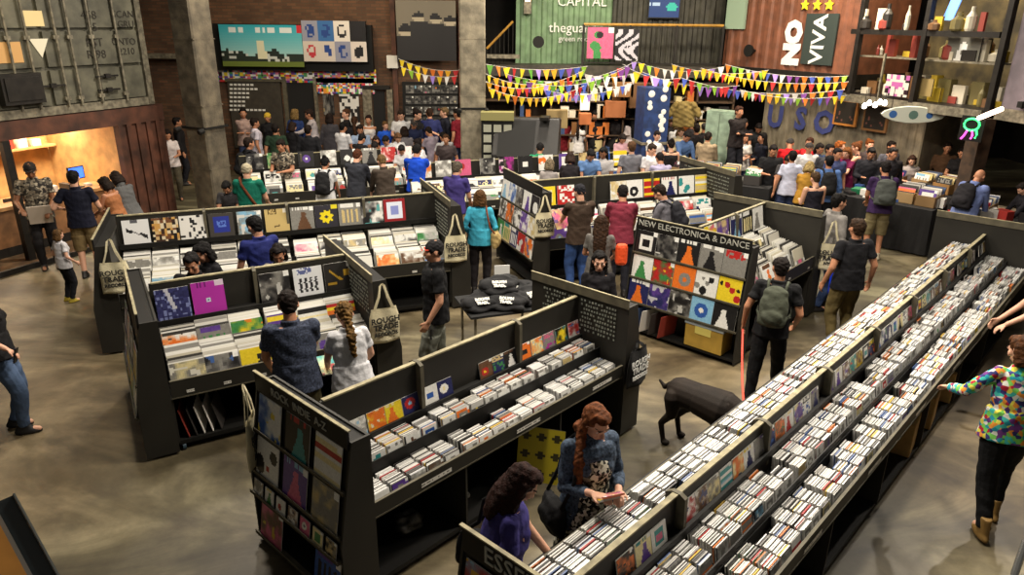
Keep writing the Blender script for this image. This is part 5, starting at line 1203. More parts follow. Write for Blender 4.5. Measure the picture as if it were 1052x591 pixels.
# brown shirt hanging and wooden boards
p = PY(705,92,17.4); t = thing('hanging_shirt', (p.x,p.y,1.65), 0, 'olive brown shirt hanging on the back display', 'shirt'); b = Body(); b.loft([((0,0,0),(.26,0,0),(0,.05,0)),((0,0,.45),(.26,0,0),(0,.05,0)),((0,0,.6),(.1,0,0),(0,.03,0))]); 
for sx in (-1,1): b.cap((sx*.2,0,.52),(sx*.34,0,.3),.08,.08)
me = b.remesh('shirt', .02, 2, disp=.01); me.materials.append(cloth((140,120,70))); o = bpy.data.objects.new('shirt_body', me); COL.objects.link(o); o.parent = t
mb = MB(); mb.tube([(-.1,0,.62),(0,0,.7),(.1,0,.62)], .008, 6); mb.build('hanger', STEELL, t)
for i, (px, py, w, h, c, lab) in enumerate([(640,92,.5,.35,(140,96,50),'brown wooden panel left of the navy column'),(655,98,.4,.6,(110,76,44),'tall dark brown board beside the navy column'),(632,112,.5,.4,(150,90,50),'orange brown wooden box left of the navy column'),(660,113,.22,.36,(224,220,216),'white notice sheet on the board by the navy column'),(601,105,.24,.4,(222,218,214),'white notice sheet above the shop assistant in black'),(601,122,.28,.26,(190,110,60),'orange wooden box under the white notice'),(572,122,.5,.42,(150,128,84),'pale plywood box right of the black cabinet')]):
    p = PY(px, py, 18.4 if i < 5 else 17.4); rbox('wooden_board' if i in (0,1) else 'wooden_box' if i not in (3,4) else 'notice_sheet', Matrix.Translation((p.x,p.y,p.z-h/2)), (w, .25 if i not in (3,4) else .01, h), flat(c,.7), lab, 'panel' if i in (0,1) else 'notice' if i in (3,4) else 'box')
# display shelving behind to carry those boxes
t = thing('back_shelving', (PY(620,120,18.9).x,18.9,0), 0, 'dark shelving wall behind the busy counter', 'shelving')
for i in range(6): mb = MB(); mb.box((-3.2,-.35,.4+i*.42),(3.2,.1,.43+i*.42)); mb.build('shelf', mat('brown_shelf', (84,62,40), .7, noise=.3), t)
for i in range(8): x = -3.2+i*6.4/7; mb = MB(); mb.box((x-.02,-.35,0),(x+.02,.1,2.55)); mb.build('upright', MATS['brown_shelf'], t)
mb = MB(); mb.box((-3.2,.1,0),(3.2,.12,2.55)); mb.build('back_board', mat('umber_board', (50,38,28), .8, noise=.3), t)
rr = random.Random(12)
for i in range(70):
    x = -3.1+rr.random()*6.1; lv = rr.randint(1,4); cn, c = rr.choice([('brown',(120,84,50)),('white',(196,190,176)),('black',(36,34,34)),('orange',(190,110,50)),('cream',(206,190,140)),('blue',(60,80,120))]); w, h = rr.uniform(.08,.26), rr.uniform(.1,.34)
    mb = MB(); mb.box((x,-.32,.432+lv*.42),(x+w,-.05,.432+lv*.42+h), c); put('shelf_item', mb.mesh('i', MATS['paint']), Matrix.Translation(t.location), '%s packet on the %s shelf of the back wall shelving, about %s metres along' % (cn, nth(lv), ['zero','one','two','three','four','five','six','seven'][int(x+3.1)]), 'packet', 'packets on the back wall shelving')
# service counter before the shelving
table(Vector((PY(625,150,16.6).x,16.6,0)), R(-2), 4.6, .6, 1.0, 'long dark service counter in front of the back shelving', (46,38,32), name='service_counter')
rr = random.Random(21)
for i in range(26):
    x = PY(625,150,16.6).x-2.2+i*.17; cn, c = rr.choice([('white',(214,210,200)),('brown',(130,90,56)),('orange',(200,110,50)),('black',(30,30,32)),('cream',(210,196,150))]); mb = MB(); k = rr.random() < .5; h = rr.uniform(.06,.2)
    if k: mb.box((-.06,-.08,0),(.06,.08,h), c)
    else: mb.lathe([(.035,0),(.04,h*.6),(.015,h*.8),(.015,h)], 10, c)
    put('counter_packet' if k else 'counter_bottle', mb.mesh('i', MATS['paint']), Matrix.Translation((x,16.5+rr.uniform(-.15,.15),1.002)), '%s %s on the long service counter, %s from its left end' % (cn, 'packet' if k else 'bottle', nth(i)), 'packet' if k else 'bottle', 'items on the service counter')
# record fair tables on the right
t1 = table(Vector((6.75,14.0,0)), R(-47), 3.1, .8, .86, 'long black-clothed record fair table facing the aisle', (20,19,20))
TT = Matrix.Translation((6.75,14.0,.862))@Matrix.Rotation(R(-47),4,'Z')
t2 = table(Vector((8.6,11.9,0)), R(-47), 1.9, .8, .86, 'second black-clothed fair table at the right edge', (20,19,20))
TT2 = Matrix.Translation((8.6,11.9,.862))@Matrix.Rotation(R(-47),4,'Z')
table(Vector((4.3,15.2,0)), R(-30), 2.4, .8, .86, 'black-clothed fair table behind the crowd in the middle', (22,21,22))
TT3 = Matrix.Translation((4.3,15.2,.862))@Matrix.Rotation(R(-30),4,'Z')
table(Vector((8.35,14.6,0)), R(-60), 2.0, .8, .86, 'rear black-clothed fair table under the surfboard', (22,20,20))
TT4 = Matrix.Translation((8.35,14.6,.862))@Matrix.Rotation(R(-60),4,'Z')
for i, (T_, x, y, w, c) in enumerate([(TT,-1.3,0,.34,(150,120,80)),(TT,-.85,.05,.34,(90,70,50)),(TT,.95,.08,.34,(170,140,96)),(TT,1.33,.05,.34,(140,110,70)),(TT2,-.6,.1,.34,(160,130,90)),(TT3,-.9,0,.34,(150,120,80)),(TT3,-.5,0,.34,(120,90,60)),(TT3,-.1,0,.34,(160,130,90)),(TT3,.3,0,.34,(110,90,70)),(TT3,.8,0,.34,(60,56,54)),(TT4,-.9,0,.34,(150,120,80)),(TT4,-.4,0,.34,(120,90,60)),(TT4,.1,0,.34,(160,130,90)),(TT4,.55,0,.34,(150,110,60))]):
    tn = 'aisle table' if T_ is TT else 'right edge table' if T_ is TT2 else 'middle table' if T_ is TT3 else 'rear table'
    crate(T_@Matrix.Translation((x,y,0)), w, .5, .2, 9, 'open crate of records on the fair %s, %s crate' % (tn, nth(i)), 60+i, '%s crate on the %s' % (nth(i), tn), c)
rr = random.Random(44)
for i in range(64):
    T_, tn, L_ = rr.choice([(TT,'aisle table',1.5),(TT,'aisle table',1.5),(TT2,'right edge table',.9),(TT3,'middle table',1.15),(TT4,'rear table',.95)])
    x, y = rr.uniform(-L_,L_), rr.uniform(-.34,.34)
    cn, c = rr.choice([('white',(222,220,212)),('white',(222,220,212)),('grey',(130,126,120)),('black',(30,29,30)),('brown',(130,96,60)),('blue',(60,90,150)),('cream',(214,196,150)),('red',(160,50,44))]); w, h = rr.uniform(.06,.16), rr.choice([.012,.02,.05,.12,.16])
    mb = MB(); mb.box((-w,-w*.8,0),(w,w*.8,h), c); mb.box((-w*.7,-w*.5,h),(w*.6,w*.45,h+.004), tuple(v*.8 for v in c)); put('table_packet' if h > .03 else 'leaflet', mb.mesh('i', MATS['paint']), T_@Matrix.Translation((x,y,0))@Matrix.Rotation(rr.uniform(-.5,.5),4,'Z'), '%s %s lying on the fair %s, %s along' % (cn, 'packet' if h > .03 else 'leaflet', tn, nth(int((x+L_)/(2*L_)*15))), 'packet' if h > .03 else 'leaflet', 'goods on the fair '+tn)
rbox('green_tray', TT@Matrix.Translation((.15,.05,0)), (.42,.26,.1), flat((20,110,70)), 'bright green plastic tray on the aisle fair table', 'tray')
t = thing('round_table', P(1020,215,.8)*1, 0, 'round pale table top crowded at the right edge behind the bald man', 'table'); t.location.z = 0
mb = MB(); mb.lathe([(.3,.74),(.55,.745),(.56,.76),(.55,.78),(.3,.785)], 32); mb.build('table_top', mat('pale_top', (226,206,176), .5, noise=.3, nscale=4), t); mb = MB(); mb.lathe([(.25,0),(.25,.03),(.04,.06),(.035,.74)], 14); mb.build('pedestal', STEEL, t)
# surfboard hung below the raised room
c = PY(938,118,14.2); t = thing('surfboard', c, R(-14), 'white surfboard with blue patches hanging under the raised room', 'surfboard')
mb = MB(); V = []; n = 24; L_ = 1.15
prof = [(-1,0),(-.9,.35),(-.6,.78),(-.2,.98),(.2,.95),(.6,.7),(.88,.35),(1,0)]
ring = [(x*L_*.5, w*.17) for x, w in prof]+[(x*L_*.5, -w*.17) for x, w in prof[-2:0:-1]]
for z_, s_ in ((-.03,.9),(0,1),(.03,.9)):
    for x, z in ring: V.append((x*(.98 if s_ < 1 else 1), z_, z*s_))
k = len(ring); mb.quadmesh(V, [tuple(range(k))]+[tuple(range(2*k,3*k))[::-1]]+[(r*k+i, r*k+(i+1) % k, (r+1)*k+(i+1) % k, (r+1)*k+i)[::-1] for r in range(2) for i in range(k)]); mb.build('board', flat((206,210,196),.3), t)
for x, w in ((-.36,.12),(.28,.1),(0,.14)): mb = MB(); mb.lathe([(.01,0),(w*.6,0),(w*.6,.004)], 12, T=Matrix.Translation((x,-.031,0))@Matrix.Rotation(PI/2,4,'X')); mb.build('painted_patch', flat((50,96,160) if x else (90,120,110)), t)
for x in (-.4,.4): mb = MB(); mb.tube([(x,0,.05),(x,0,.5)], .006, 5); mb.build('hanging_wire', STEEL, t)
# string of bulbs and neon creature
BULB = mat('bulb_glow', (255,236,214), .4, emit=9)
for nm, pts in (('left of the surfboard',[(888,109),(893,106),(899,108),(904,105),(909,106)]),):
    for i, (px, py) in enumerate(pts):
        p = PY(px, py, 14.3); t = thing('hanging_bulb', p, 0, 'glowing white bulb, %s of the row left of the surfboard' % nth(i), 'bulb', 'bulbs left of the surfboard'); mb = MB(); mb.lathe([(.01,-.05),(.035,-.04),(.045,0),(.03,.04),(.012,.06)], 12); mb.build('glass_bulb', BULB, t); mb = MB(); mb.tube([(0,0,.06),(0,0,.3)], .006, 5); mb.build('flex', STEEL, t)
a, b = PY(1004,122,12.6), PY(1029,112,12.0); t = thing('neon_tube', a, 0, 'bright white fluorescent tube slanting at far right', 'lamp'); mb = MB(); mb.tube([(0,0,0), b-a], .04, 10); mb.build('glass_tube', mat('tube_glow', (255,214,190), .4, emit=7), t)
p = PY(999,128,12.6); t = thing('neon_sign', p, R(-60), 'green and pink neon creature sign under the bright tube', 'neon sign')
for col, pts in (((60,220,120),[(.13*math.cos(q/12*2*PI), -.02, .1*math.sin(q/12*2*PI)) for q in range(13)]),((230,80,190),[(-.05,-.02,-.1),(-.09,-.02,-.2),(-.13,-.02,-.26)]),((230,170,60),[(.03,-.02,-.1),(.05,-.02,-.18),(.03,-.02,-.24)]),((60,110,230),[(.09,-.02,-.06),(.12,-.02,-.16),(.1,-.02,-.22)])):
    mb = MB(); mb.tube(pts, .018, 8); mb.build('neon_loop', mat('neon_%d' % col[0], col, .4, emit=2.2), t)
mb = MB(); mb.box((-.2,0,-.28),(.2,.02,.14)); mb.build('backing_board', CHARD, t)
# near mezzanine handrail at the lower left corner and bit of metal rail at lower right
t = thing('handrail', (0,0,0), 0, 'steel and orange wood handrail at the near lower left corner', 'railing')
A0, B0 = PY(14,512,1.3), PY(62,600,1.2)
d = (B0-A0).normalized(); sd = d.cross(Vector((0,0,1))).normalized()
if sd.x > 0: sd = -sd
up = sd.cross(d).normalized()
if up.z < 0: up = -up
def strip(mb, a, b, w0, w1, th):
    V = []
    for p in (a, b):
        for x, y in ((w0,0),(w1,0),(w1,th),(w0,th)): V.append(p+sd*x+up*y)
    mb.quadmesh(V, ((0,1,2,3),(7,6,5,4),(0,4,5,1),(1,5,6,2),(2,6,7,3),(3,7,4,0)))
mb = MB(); strip(mb, A0, B0, .004, .04, .02); mb.build('steel_channel', mat('blue_steel', (60,66,68), .4, metal=.5), t)
mb = MB(); strip(mb, A0, B0, .0, .004, .03); mb.build('channel_lip', mat('grey_steel', (130,134,132), .4, metal=.4), t)
mb = MB(); strip(mb, A0, B0, .04, .05, .03); mb.build('channel_lip', MATS['grey_steel'], t)
mb = MB(); strip(mb, A0+sd*.0, B0, .052, .16, .05); mb.build('wooden_cap', mat('orange_wood', (232,160,72), .4, noise=.2), t)
t = thing('metal_rail', P(1052,590,.3), 0, 'short silver bit of rail at the lower right corner', 'lamp stand'); t.location.z = 0  # bent tube for a piece of metal rail, no lamp
a = P(1042,591,.35); b = P(1052,562,.5); t.location = (a.x,a.y,0); mb = MB(); mb.tube([(0,0,.0),(0,0,.35),(b.x-a.x,b.y-a.y,.55)], .025, 10); mb.build('tube', mat('chrome', (190,190,186), .25, metal=.9), t); mb = MB(); mb.lathe([(.12,0),(.12,.01),(.03,.02)], 16); mb.build('base', STEEL, t)
# ------------------------------------------------------------------ people placed
PEOPLE = {}
def foot(px, py, h, dx=0, dy=0):
    p = P(px, py, h); return Vector((p.x+dx, p.y+dy, 0))
def backpack(o, pm, col, label, small=1.0):
    S = pm['S']; M = Matrix.Translation(o.location)@Matrix.Rotation(o.rotation_euler.z,4,'Z'); b = Body(); TL = pm['TL']
    def B(x, y, z): return TL@Vector((x,y,z))
    def D(x, y, z): return TL.to_3x3()@Vector((x,y,z))
    b.loft([(B(0,-.2,1.0),D(.13*small,0,0),D(0,.07,0)),(B(0,-.22,1.03),D(.15*small,0,0),D(0,.1,0)),(B(0,-.21,1.25),D(.15*small,0,0),D(0,.1,0)),(B(0,-.19,1.4),D(.12*small,0,0),D(0,.07,0)),(B(0,-.18,1.44),D(.06*small,0,0),D(0,.04,0))])
    b.ell(B(0,-.29,1.12), D(.11*small,0,0), D(0,.06,0), D(0,0,.09))
    me = b.remesh('pack', .013, 2, disp=.004); me.transform(Matrix.Scale(S,4)); c = cloth(col); me.materials.append(c)
    t = bpy.data.objects.new('backpack', me); COL.objects.link(t); t.matrix_world = M; tag(t, label, 'backpack')
    for sx in (-1,1):
        mb = MB(); mb.tube([p*S for p in (B(sx*.09,-.15,1.4),B(sx*.1,-.05,1.475),B(sx*.11,.07,1.44),B(sx*.13,.14,1.33),B(sx*.15,.12,1.2),B(sx*.17,-.02,1.1),B(sx*.12,-.17,1.05))], .017*S, 8); q = mb.build('shoulder_strap', c, t, smooth=True)
    return t
def strapbag(o, pm, col, label, side=1, z=.9, y=-.05, strapc=None, size=(.15,.07,.12)):
    S = pm['S']; M = Matrix.Translation(o.location)@Matrix.Rotation(o.rotation_euler.z,4,'Z'); TL = pm['TL']
    def B(x, y, z): return TL@Vector((x,y,z))
    b = Body(); c0 = Vector((side*.25,y,z)); sx_, sy_, sz_ = size
    b.loft([(c0+Vector((0,0,-sz_)),(sy_*.8,0,0),(0,sx_,0)),(c0+Vector((0,0,-sz_*.6)),(sy_*1.05,0,0),(0,sx_*1.1,0)),(c0+Vector((0,0,sz_*.6)),(sy_,0,0),(0,sx_,0)),(c0+Vector((0,0,sz_)),(sy_*.6,0,0),(0,sx_*.9,0))]); b.ell(c0+Vector((side*sy_,0,0)),(.03,0,0),(0,sx_*.7,0),(0,0,sz_*.6))
    me = b.remesh('bag', .012, 2, disp=.005); me.transform(Matrix.Scale(S,4)); me.materials.append(cloth(col))
    t = bpy.data.objects.new('shoulder_bag', me); COL.objects.link(t); t.matrix_world = M; tag(t, label, 'bag')
    mb = MB(); mb.tube([p*S for p in (c0+Vector((0,-sx_*.8,sz_)), B(side*.17,-.14,1.15), B(side*.13,-.14,1.35), B(side*.1,-.03,1.48), B(side*.12,.09,1.4), B(side*.18,.14,1.2), c0+Vector((0,sx_*.8,sz_)))], .014*S, 8); mb.build('strap', cloth(strapc or col), t, smooth=True); return t
def held(o, pm, name, size, c, label, fwd=.33, z=-.32, x=0, tilt=-50, cat='record', yaw=0):
    S = pm['S']; M = Matrix.Translation(o.location)@Matrix.Rotation(o.rotation_euler.z,4,'Z')@Matrix.Scale(S,4)@pm['TL']@Matrix.Translation((x,fwd,1.405+z))@Matrix.Rotation(R(yaw),4,'Z')@Matrix.Rotation(R(tilt),4,'X')
    w, h = size; mb = MB(); mb.box((-w/2,0,-h/2),(w/2,.012,h/2), c); mb.art(Matrix.Translation((-w/2,0,-h/2)), w, h, album(int(label.__len__()*7), None)[0], 12, y=-.002); return put(name, mb.mesh('h', MATS['paint']), M, label, cat)
HV = .0085
# 1 man in heathered blue shirt
o, pm = person('man in a heathered blue short-sleeved shirt, back turned, at the nearer record rack', foot(300,297,1.78,0,-.12), 112, 1, topc=(74,82,104), topk='heather', botc=(96,88,60), hairc=(38,26,20), h=1.8, fat=1.12, lean=6, hp=24, hl=(-.2,.3,-.42), hr=(.16,.36,-.4), top='tee', hair='short', vox=HV, fl=(-.13,0), fr=(.13,.04))
# 2 blonde woman in white tee
o, pm = person('woman with a curly blonde ponytail in a white printed t-shirt, seen from behind', foot(357,312,1.62), 116, 2, topc=(222,222,226), botc=(36,38,48), hairc=(150,112,58), h=1.62, fem=True, fat=1.1, lean=10, hp=30, hl=(-.18,.33,-.4), hr=(.2,.3,-.4), top='tee', hair='pony', vox=HV, topname='shirt')
held(o, pm, 'held_record', (.3,.3), (224,222,214), 'white record held low by the blonde woman', fwd=.38, z=-.38, x=-.1, tilt=-65)
# 3 man in black polo and cap
o, pm = person('man in a black polo shirt, grey shorts and a colourful-fronted cap walking left', foot(446,246,1.78), 195, 0, topc=(24,24,26), botc=(112,114,104), hairc=(24,22,22), capc=(30,28,30), brimc=(196,60,40), h=1.8, fat=1.08, hp=4, hl=(-.24,.12,-.5), hr=(.26,-.02,-.5), top='polo', bottom='shorts', hair='cap', vox=HV, fl=(-.1,.15), fr=(.12,-.12), topname='polo_shirt', botname='shorts')
held(o, pm, 'held_pouch', (.12,.12), (26,26,28), 'small black pouch held low by the man in the black polo', fwd=.1, z=-.62, x=-.24, tilt=0, cat='pouch')
# 4 woman in turquoise
o, pm = person('woman in a turquoise cardigan with brown bobbed hair standing with her back turned', foot(493,194,1.64), 88, 2, topc=(70,176,206), botc=(36,32,34), hairc=(120,82,44), h=1.64, fem=True, hp=8, hl=(-.2,.18,-.42), hr=(.2,.16,-.42), top='long', hair='bob', vox=HV, topname='cardigan')
strapbag(o, pm, (176,152,100), 'tan patterned shoulder bag with a brown strap worn by the woman in turquoise', side=1, z=.95, y=-.08, strapc=(120,62,34))
# 5 purple polo
o, pm = person('older man in a dark violet polo shirt and pale trousers beside the far rack end', foot(467,165,1.75), 70, 0, topc=(66,56,120), botc=(176,150,116), hairc=(120,108,92), h=1.75, hp=28, lean=5, hl=(-.15,.3,-.4), hr=(.15,.3,-.4), top='polo', hair='short', vox=.011, topname='polo_shirt')
# 6 brown shirt cap jeans
o, pm = person('man in a brown t-shirt, jeans and dark cap holding a sleeve at the rear rack', foot(597,188,1.76), 108, 2, topc=(70,56,46), botc=(56,84,140), hairc=(30,24,22), capc=(34,34,40), h=1.77, fat=1.05, hp=22, hl=(-.12,.42,-.34), hr=(.14,.32,-.36), top='tee', hair='cap', vox=HV, botname='jeans')
held(o, pm, 'held_record', (.31,.31), (60,42,34), 'dark brown record held by the man in the brown t-shirt', fwd=.42, z=-.3, x=-.12, tilt=-30, yaw=20)
# 7 maroon
o, pm = person('man in a maroon t-shirt leaning over the rear record rack', foot(641,191,1.72), 84, 1, topc=(124,44,60), botc=(40,40,48), hairc=(28,20,18), h=1.74, fat=1.05, lean=12, hp=28, hl=(-.2,.36,-.4), hr=(.18,.36,-.4), top='tee', hair='short', vox=.011)
# 8 long brown hair
o, pm = person('person with long brown hair and grey top, back turned, left of the dance rack', foot(618,220,1.62), 80, 1, topc=(112,108,104), botc=(40,38,40), hairc=(78,52,34), h=1.62, fem=True, hp=18, hl=(-.15,.3,-.35), hr=(.18,.28,-.38), top='tee', hair='long', vox=.011)
b = rbox('orange_bag', Matrix.Translation(o.location+Vector((.28,-.1,.95))), (.16,.12,.3), mat('orange_nylon', (232,82,34), .6, bump=.6, bscale=20), 'bright orange bag hanging beside the long-haired person', 'bag', bev=.05)
# 9 dark haired girl
o, pm = person('dark-haired young woman facing the camera just behind the chalked rack end', foot(615,258,1.6,.02,.05), -92, 2, topc=(26,24,28), botc=(30,30,36), hairc=(22,16,16), h=1.6, fem=True, hp=8, hl=(-.1,.3,-.3), hr=(.1,.3,-.3), top='long', hair='long', vox=HV)
# 10 grey hoodie man K
o, pm = person('man in a grey hooded top with glasses leaning at the right of the rear rack', foot(691,190,1.7), 150, 0, topc=(118,116,124), botc=(34,36,46), hairc=(50,36,26), h=1.74, lean=12, hp=30, hl=(-.15,.34,-.4), hr=(.15,.34,-.4), top='long', hair='short', vox=.011)
backpack(o, pm, (40,40,46), 'dark backpack worn by the man in the grey hooded top')
# 11 dog walker
o, pm = person('man all in black walking away with a red dog leash in his hand', P(781,412,0), 66, 1, topc=(26,26,28), botc=(24,24,26), hairc=(34,24,20), h=1.7, hp=14, hy=20, lean=6, side=1, hl=(-.3,.06,-.5), hr=(.24,.18,-.44), top='tee', hair='short', vox=HV, fl=(-.12,-.2), fr=(.13,.18))
DW = (o, pm)
backpack(o, pm, (74,78,66), 'grey green backpack worn by the man walking the dog')
# 12 black tee khaki
o, pm = person('stocky man in a black t-shirt and khaki trousers, back turned, beside the long CD rack', foot(883,224,1.76), 100, 1, topc=(30,30,34), botc=(110,96,60), hairc=(70,48,30), h=1.77, fat=1.15, hp=6, hl=(-.3,.05,-.5), hr=(.32,.02,-.5), top='tee', hair='short', vox=HV)
# 13 tote guy
o, pm = person('dark-haired man in a grey sweatshirt in profile with a cream tote on his shoulder', foot(863,198,1.76), 8, 0, topc=(138,134,130), botc=(50,66,100), hairc=(26,20,18), h=1.77, hp=6, hl=(-.26,.1,-.5), hr=(.26,.14,-.44), top='long', hair='short', vox=.0095, fl=(-.1,.1), fr=(.1,-.1), topname='sweatshirt', botname='jeans')
tote(o.location+Vector((-.13,-.26,1.42)), R(-15), 'cream tote bag slung on the shoulder of the man in grey', drop=.32, wr=('ROUGH','TRADE','NYC'))
rbox('carrier_bag', Matrix.Translation(o.location+Vector((.02,-.52,.42)))@Matrix.Rotation(R(10),4,'Z'), (.4,.12,.42), mat('blue_plastic', (20,60,210), .35, bump=.8, bscale=9), 'bright blue plastic carrier bag carried low behind the man in black', 'bag', bev=.04)
# 14 cargo man
o, pm = person('man in a violet t-shirt and camouflage cargo shorts at the black-clothed table', foot(913,166,1.76), 78, 1, topc=(58,38,78), botc=(128,116,84), hairc=(30,22,20), h=1.77, fat=1.08, lean=6, hp=24, hl=(-.15,.3,-.4), hr=(.2,.32,-.42), top='tee', bottom='shorts', hair='short', vox=.0095, botk=None, botname='cargo_shorts', shoec=(150,140,120))
backpack(o, pm, (76,80,76), 'square grey backpack worn by the man in cargo shorts', 1.2)
# 15 bald
o, pm = person('bald man in a pale blue jacket bent over the right end of the fair tables', foot(1000,176,1.68), 30, 1, topc=(120,136,190), botc=(40,40,50), h=1.76, fat=1.15, lean=16, hp=24, hl=(-.1,.4,-.4), hr=(.15,.4,-.4), top='jacket', hair='bald', vox=.0095, topname='jacket')
backpack(o, pm, (34,32,36), 'black backpack worn by the bald man in pale blue', 1.15)
# 16 floral woman
o, pm = person('woman in a bright floral blouse and black trousers reaching left to the long CD rack', P(1009,536,0), 78, 2, topk='floral', botc=(20,20,22), hairc=(112,66,30), shoec=(130,100,50), h=1.72, fem=True, fat=1.12, lean=9, side=1, hp=16, hy=30, hl=(-.38,.3,-.26), hr=(.3,.25,-.3), top='long', hair='bob', vox=HV, fl=(-.1,-.22), fr=(.1,.12), shoe='boot', topname='floral_blouse')
# 17 redhead
o, pm = person('smiling red-haired woman in a denim jacket over a black and white floral dress', foot(612,413,1.66,-.02,0), -70, 2, topc=(84,100,122), topk='heather', botc=(200,200,190), botk='bw', hairc=(160,92,50), h=1.68, fem=True, fat=1.05, hp=28, hy=12, hl=(-.1,.26,-.24), hr=(.1,.26,-.22), top='jacket', bottom='dress', hair='side', vox=.0075, topname='denim_jacket', botname='floral_dress', curl=.7)
RH = (o, pm)
b = Body(); S = 1; TL = pm['TL']
b.loft([(TL@Vector((0,.085,1.36)),(.1,0,0),(0,.062,0)),(TL@Vector((0,.095,1.27)),(.125,0,0),(0,.1,0)),(TL@Vector((0,.075,1.12)),(.12,0,0),(0,.095,0)),((0,.08,.95),(.14,0,0),(0,.12,0)),((0,.06,.8),(.19,0,0),(0,.17,0))])
me = b.remesh('bodice', .009, 2, disp=.004); me.transform(Matrix.Scale(pm['S'],4)); me.materials.append(cloth(0,'bw',48)); q = bpy.data.objects.new('dress_bodice', me); COL.objects.link(q); q.parent = o
q = [c for c in o.children if c.name.startswith('floral_dress')][0]; q.material_slots[0].material = cloth(0,'bw',48)
held(o, pm, 'held_cd', (.15,.13), (214,120,90), 'CD the red-haired woman is reading, held in both hands', fwd=.33, z=-.2, tilt=-60, cat='CD'); held(o, pm, 'held_cd', (.15,.13), (224,220,212), 'pale CD under the one the red-haired woman reads', fwd=.32, z=-.225, tilt=-60, x=.03, cat='CD')
strapbag(o, pm, (24,24,26), 'black shoulder bag hanging between the red-haired woman and the woman in purple', side=1, z=.86, y=-.02)
# 18 purple woman
o, pm = person('dark-haired woman in a purple t-shirt bent over the near end of the long rack', P(553,480,1.6)+Vector((-.24,-.02,-1.6)), 4, 2, topc=(62,56,122), botc=(34,34,42), hairc=(62,32,26), h=1.66, fem=True, fat=1.28, lean=9, hp=30, hl=(-.1,.36,-.42), hr=(.24,.2,-.46), top='tee', hair='front', vox=.0075)
strapbag(o, pm, (22,22,24), 'black bag slung at the back of the woman in purple', side=-1, z=.9, y=-.1)
# 19 left woman
o, pm = person('woman in a black top and blue jeans half cut off by the left edge', P(31,442,0)+Vector((-.12,0,0)), 20, 2, topc=(24,23,25), botc=(84,104,136), hairc=(40,28,22), shoec=(24,24,26), h=1.68, fem=True, fat=1.12, lean=-8, side=-12, hp=0, hl=(-.22,.02,-.54), hr=(.26,.16,-.44), top='tee', hair='long', vox=.0095, fl=(-.09,.0), fr=(.1,.12), botname='jeans')
held(o, pm, 'held_phone', (.09,.15), (20,20,22), 'black purse held by the woman at the left edge', fwd=.22, z=-.52, x=.27, tilt=-20, cat='purse')
# 20 person cut by right edge
o, pm = person('person at the right edge reaching bare forearms over the long CD rack', P(1068,300,1.4)*1+Vector((.28,.1,-1.4)), 168, 2, topc=(30,28,32), botc=(30,30,34), hairc=(50,36,28), h=1.68, fem=True, lean=10, hp=20, hl=(-.15,.5,-.3), hr=(.15,.52,-.42), top='tee', hair='bob', vox=.0095)
# 21 booth group
o, pm = person('tall man in a cap and patterned shirt holding a record sleeve by the booth', Vector((-7.72,11.42,0)), -60, 3, topk='plaid', botc=(34,32,34), hairc=(26,22,20), capc=(44,40,38), h=1.84, hp=22, hl=(-.14,.26,-.4), hr=(.2,.3,-.34), top='tee', hair='cap', vox=.0095)
held(o, pm, 'held_record', (.31,.31), (210,196,180), 'white and red record sleeve held by the man in the patterned shirt', fwd=.32, z=-.44, x=-.02, tilt=-22)
o, pm = person('man in a navy t-shirt and khaki shorts standing at the booth counter', P(92,286,0)+Vector((0,.1,0)), 108, 2, topc=(26,28,44), botc=(132,112,76), hairc=(30,24,22), h=1.76, fat=1.08, hp=14, hl=(-.3,.2,-.3), hr=(.24,.28,-.4), top='tee', bottom='shorts', hair='short', vox=.0095, botname='shorts')
o, pm = person('small fair-haired child in a white t-shirt standing by the hanging tote', P(70,312,0)+Vector((0,.1,0)), 60, 2, topc=(214,212,216), botc=(28,28,34), hairc=(132,96,56), shoec=(160,140,40), h=1.12, fem=True, fat=1.1, hp=10, hl=(-.24,.1,-.46), hr=(.24,.14,-.44), top='tee', hair='bob', vox=.011)
o, pm = person('woman in a grey jacket bent over between the booth and the far rack', foot(128,180,1.55), 150, 1, topc=(96,96,96), botc=(34,34,36), hairc=(48,34,26), h=1.66, fem=True, lean=20, hp=24, hl=(-.1,.4,-.4), hr=(.1,.4,-.4), top='jacket', hair='bob', vox=.0095, topname='jacket')
o, pm = person('person in orange brown top reaching at the booth counter edge', foot(116,186,1.5), 170, 1, topc=(170,110,70), botc=(34,34,36), hairc=(48,34,26), h=1.6, fem=True, lean=12, hp=20, hl=(-.1,.4,-.3), hr=(.1,.4,-.3), top='tank', hair='bob', vox=.0125)
# 22 between L1 and L2
o, pm = person('young man facing the camera behind the purple sleeve', foot(196,259,1.62,0,.05), -80, 1, topc=(28,26,30), botc=(30,30,36), hairc=(26,20,20), h=1.66, hp=14, lean=8, hl=(-.15,.3,-.4), hr=(.15,.3,-.4), top='tee', hair='short', vox=HV)
o, pm = person('dark-haired companion looking down beside the young man behind the purple sleeve', foot(214,250,1.62,0,.1), -130, 0, topc=(26,26,30), botc=(30,30,36), hairc=(22,18,18), h=1.66, fem=True, hp=20, lean=8, hl=(-.15,.3,-.4), hr=(.15,.3,-.4), top='long', hair='bob', vox=.0095)
o, pm = person('man in a royal navy t-shirt facing left between the two left racks', foot(263,221,1.76), 135, 0, topc=(34,42,104), botc=(34,34,40), hairc=(24,20,20), h=1.77, hp=28, hy=12, hl=(-.2,.26,-.44), hr=(.2,.28,-.42), top='tee', hair='short', vox=.0095)
o, pm = person('dark-haired woman in a pale grey top looking down at the front left records', foot(284,250,1.56,0,.05), -75, 1, topc=(164,156,146), botc=(40,40,46), hairc=(30,22,20), h=1.6, fem=True, hp=20, lean=8, hl=(-.15,.3,-.4), hr=(.15,.3,-.4), top='tee', hair='bob', vox=HV)
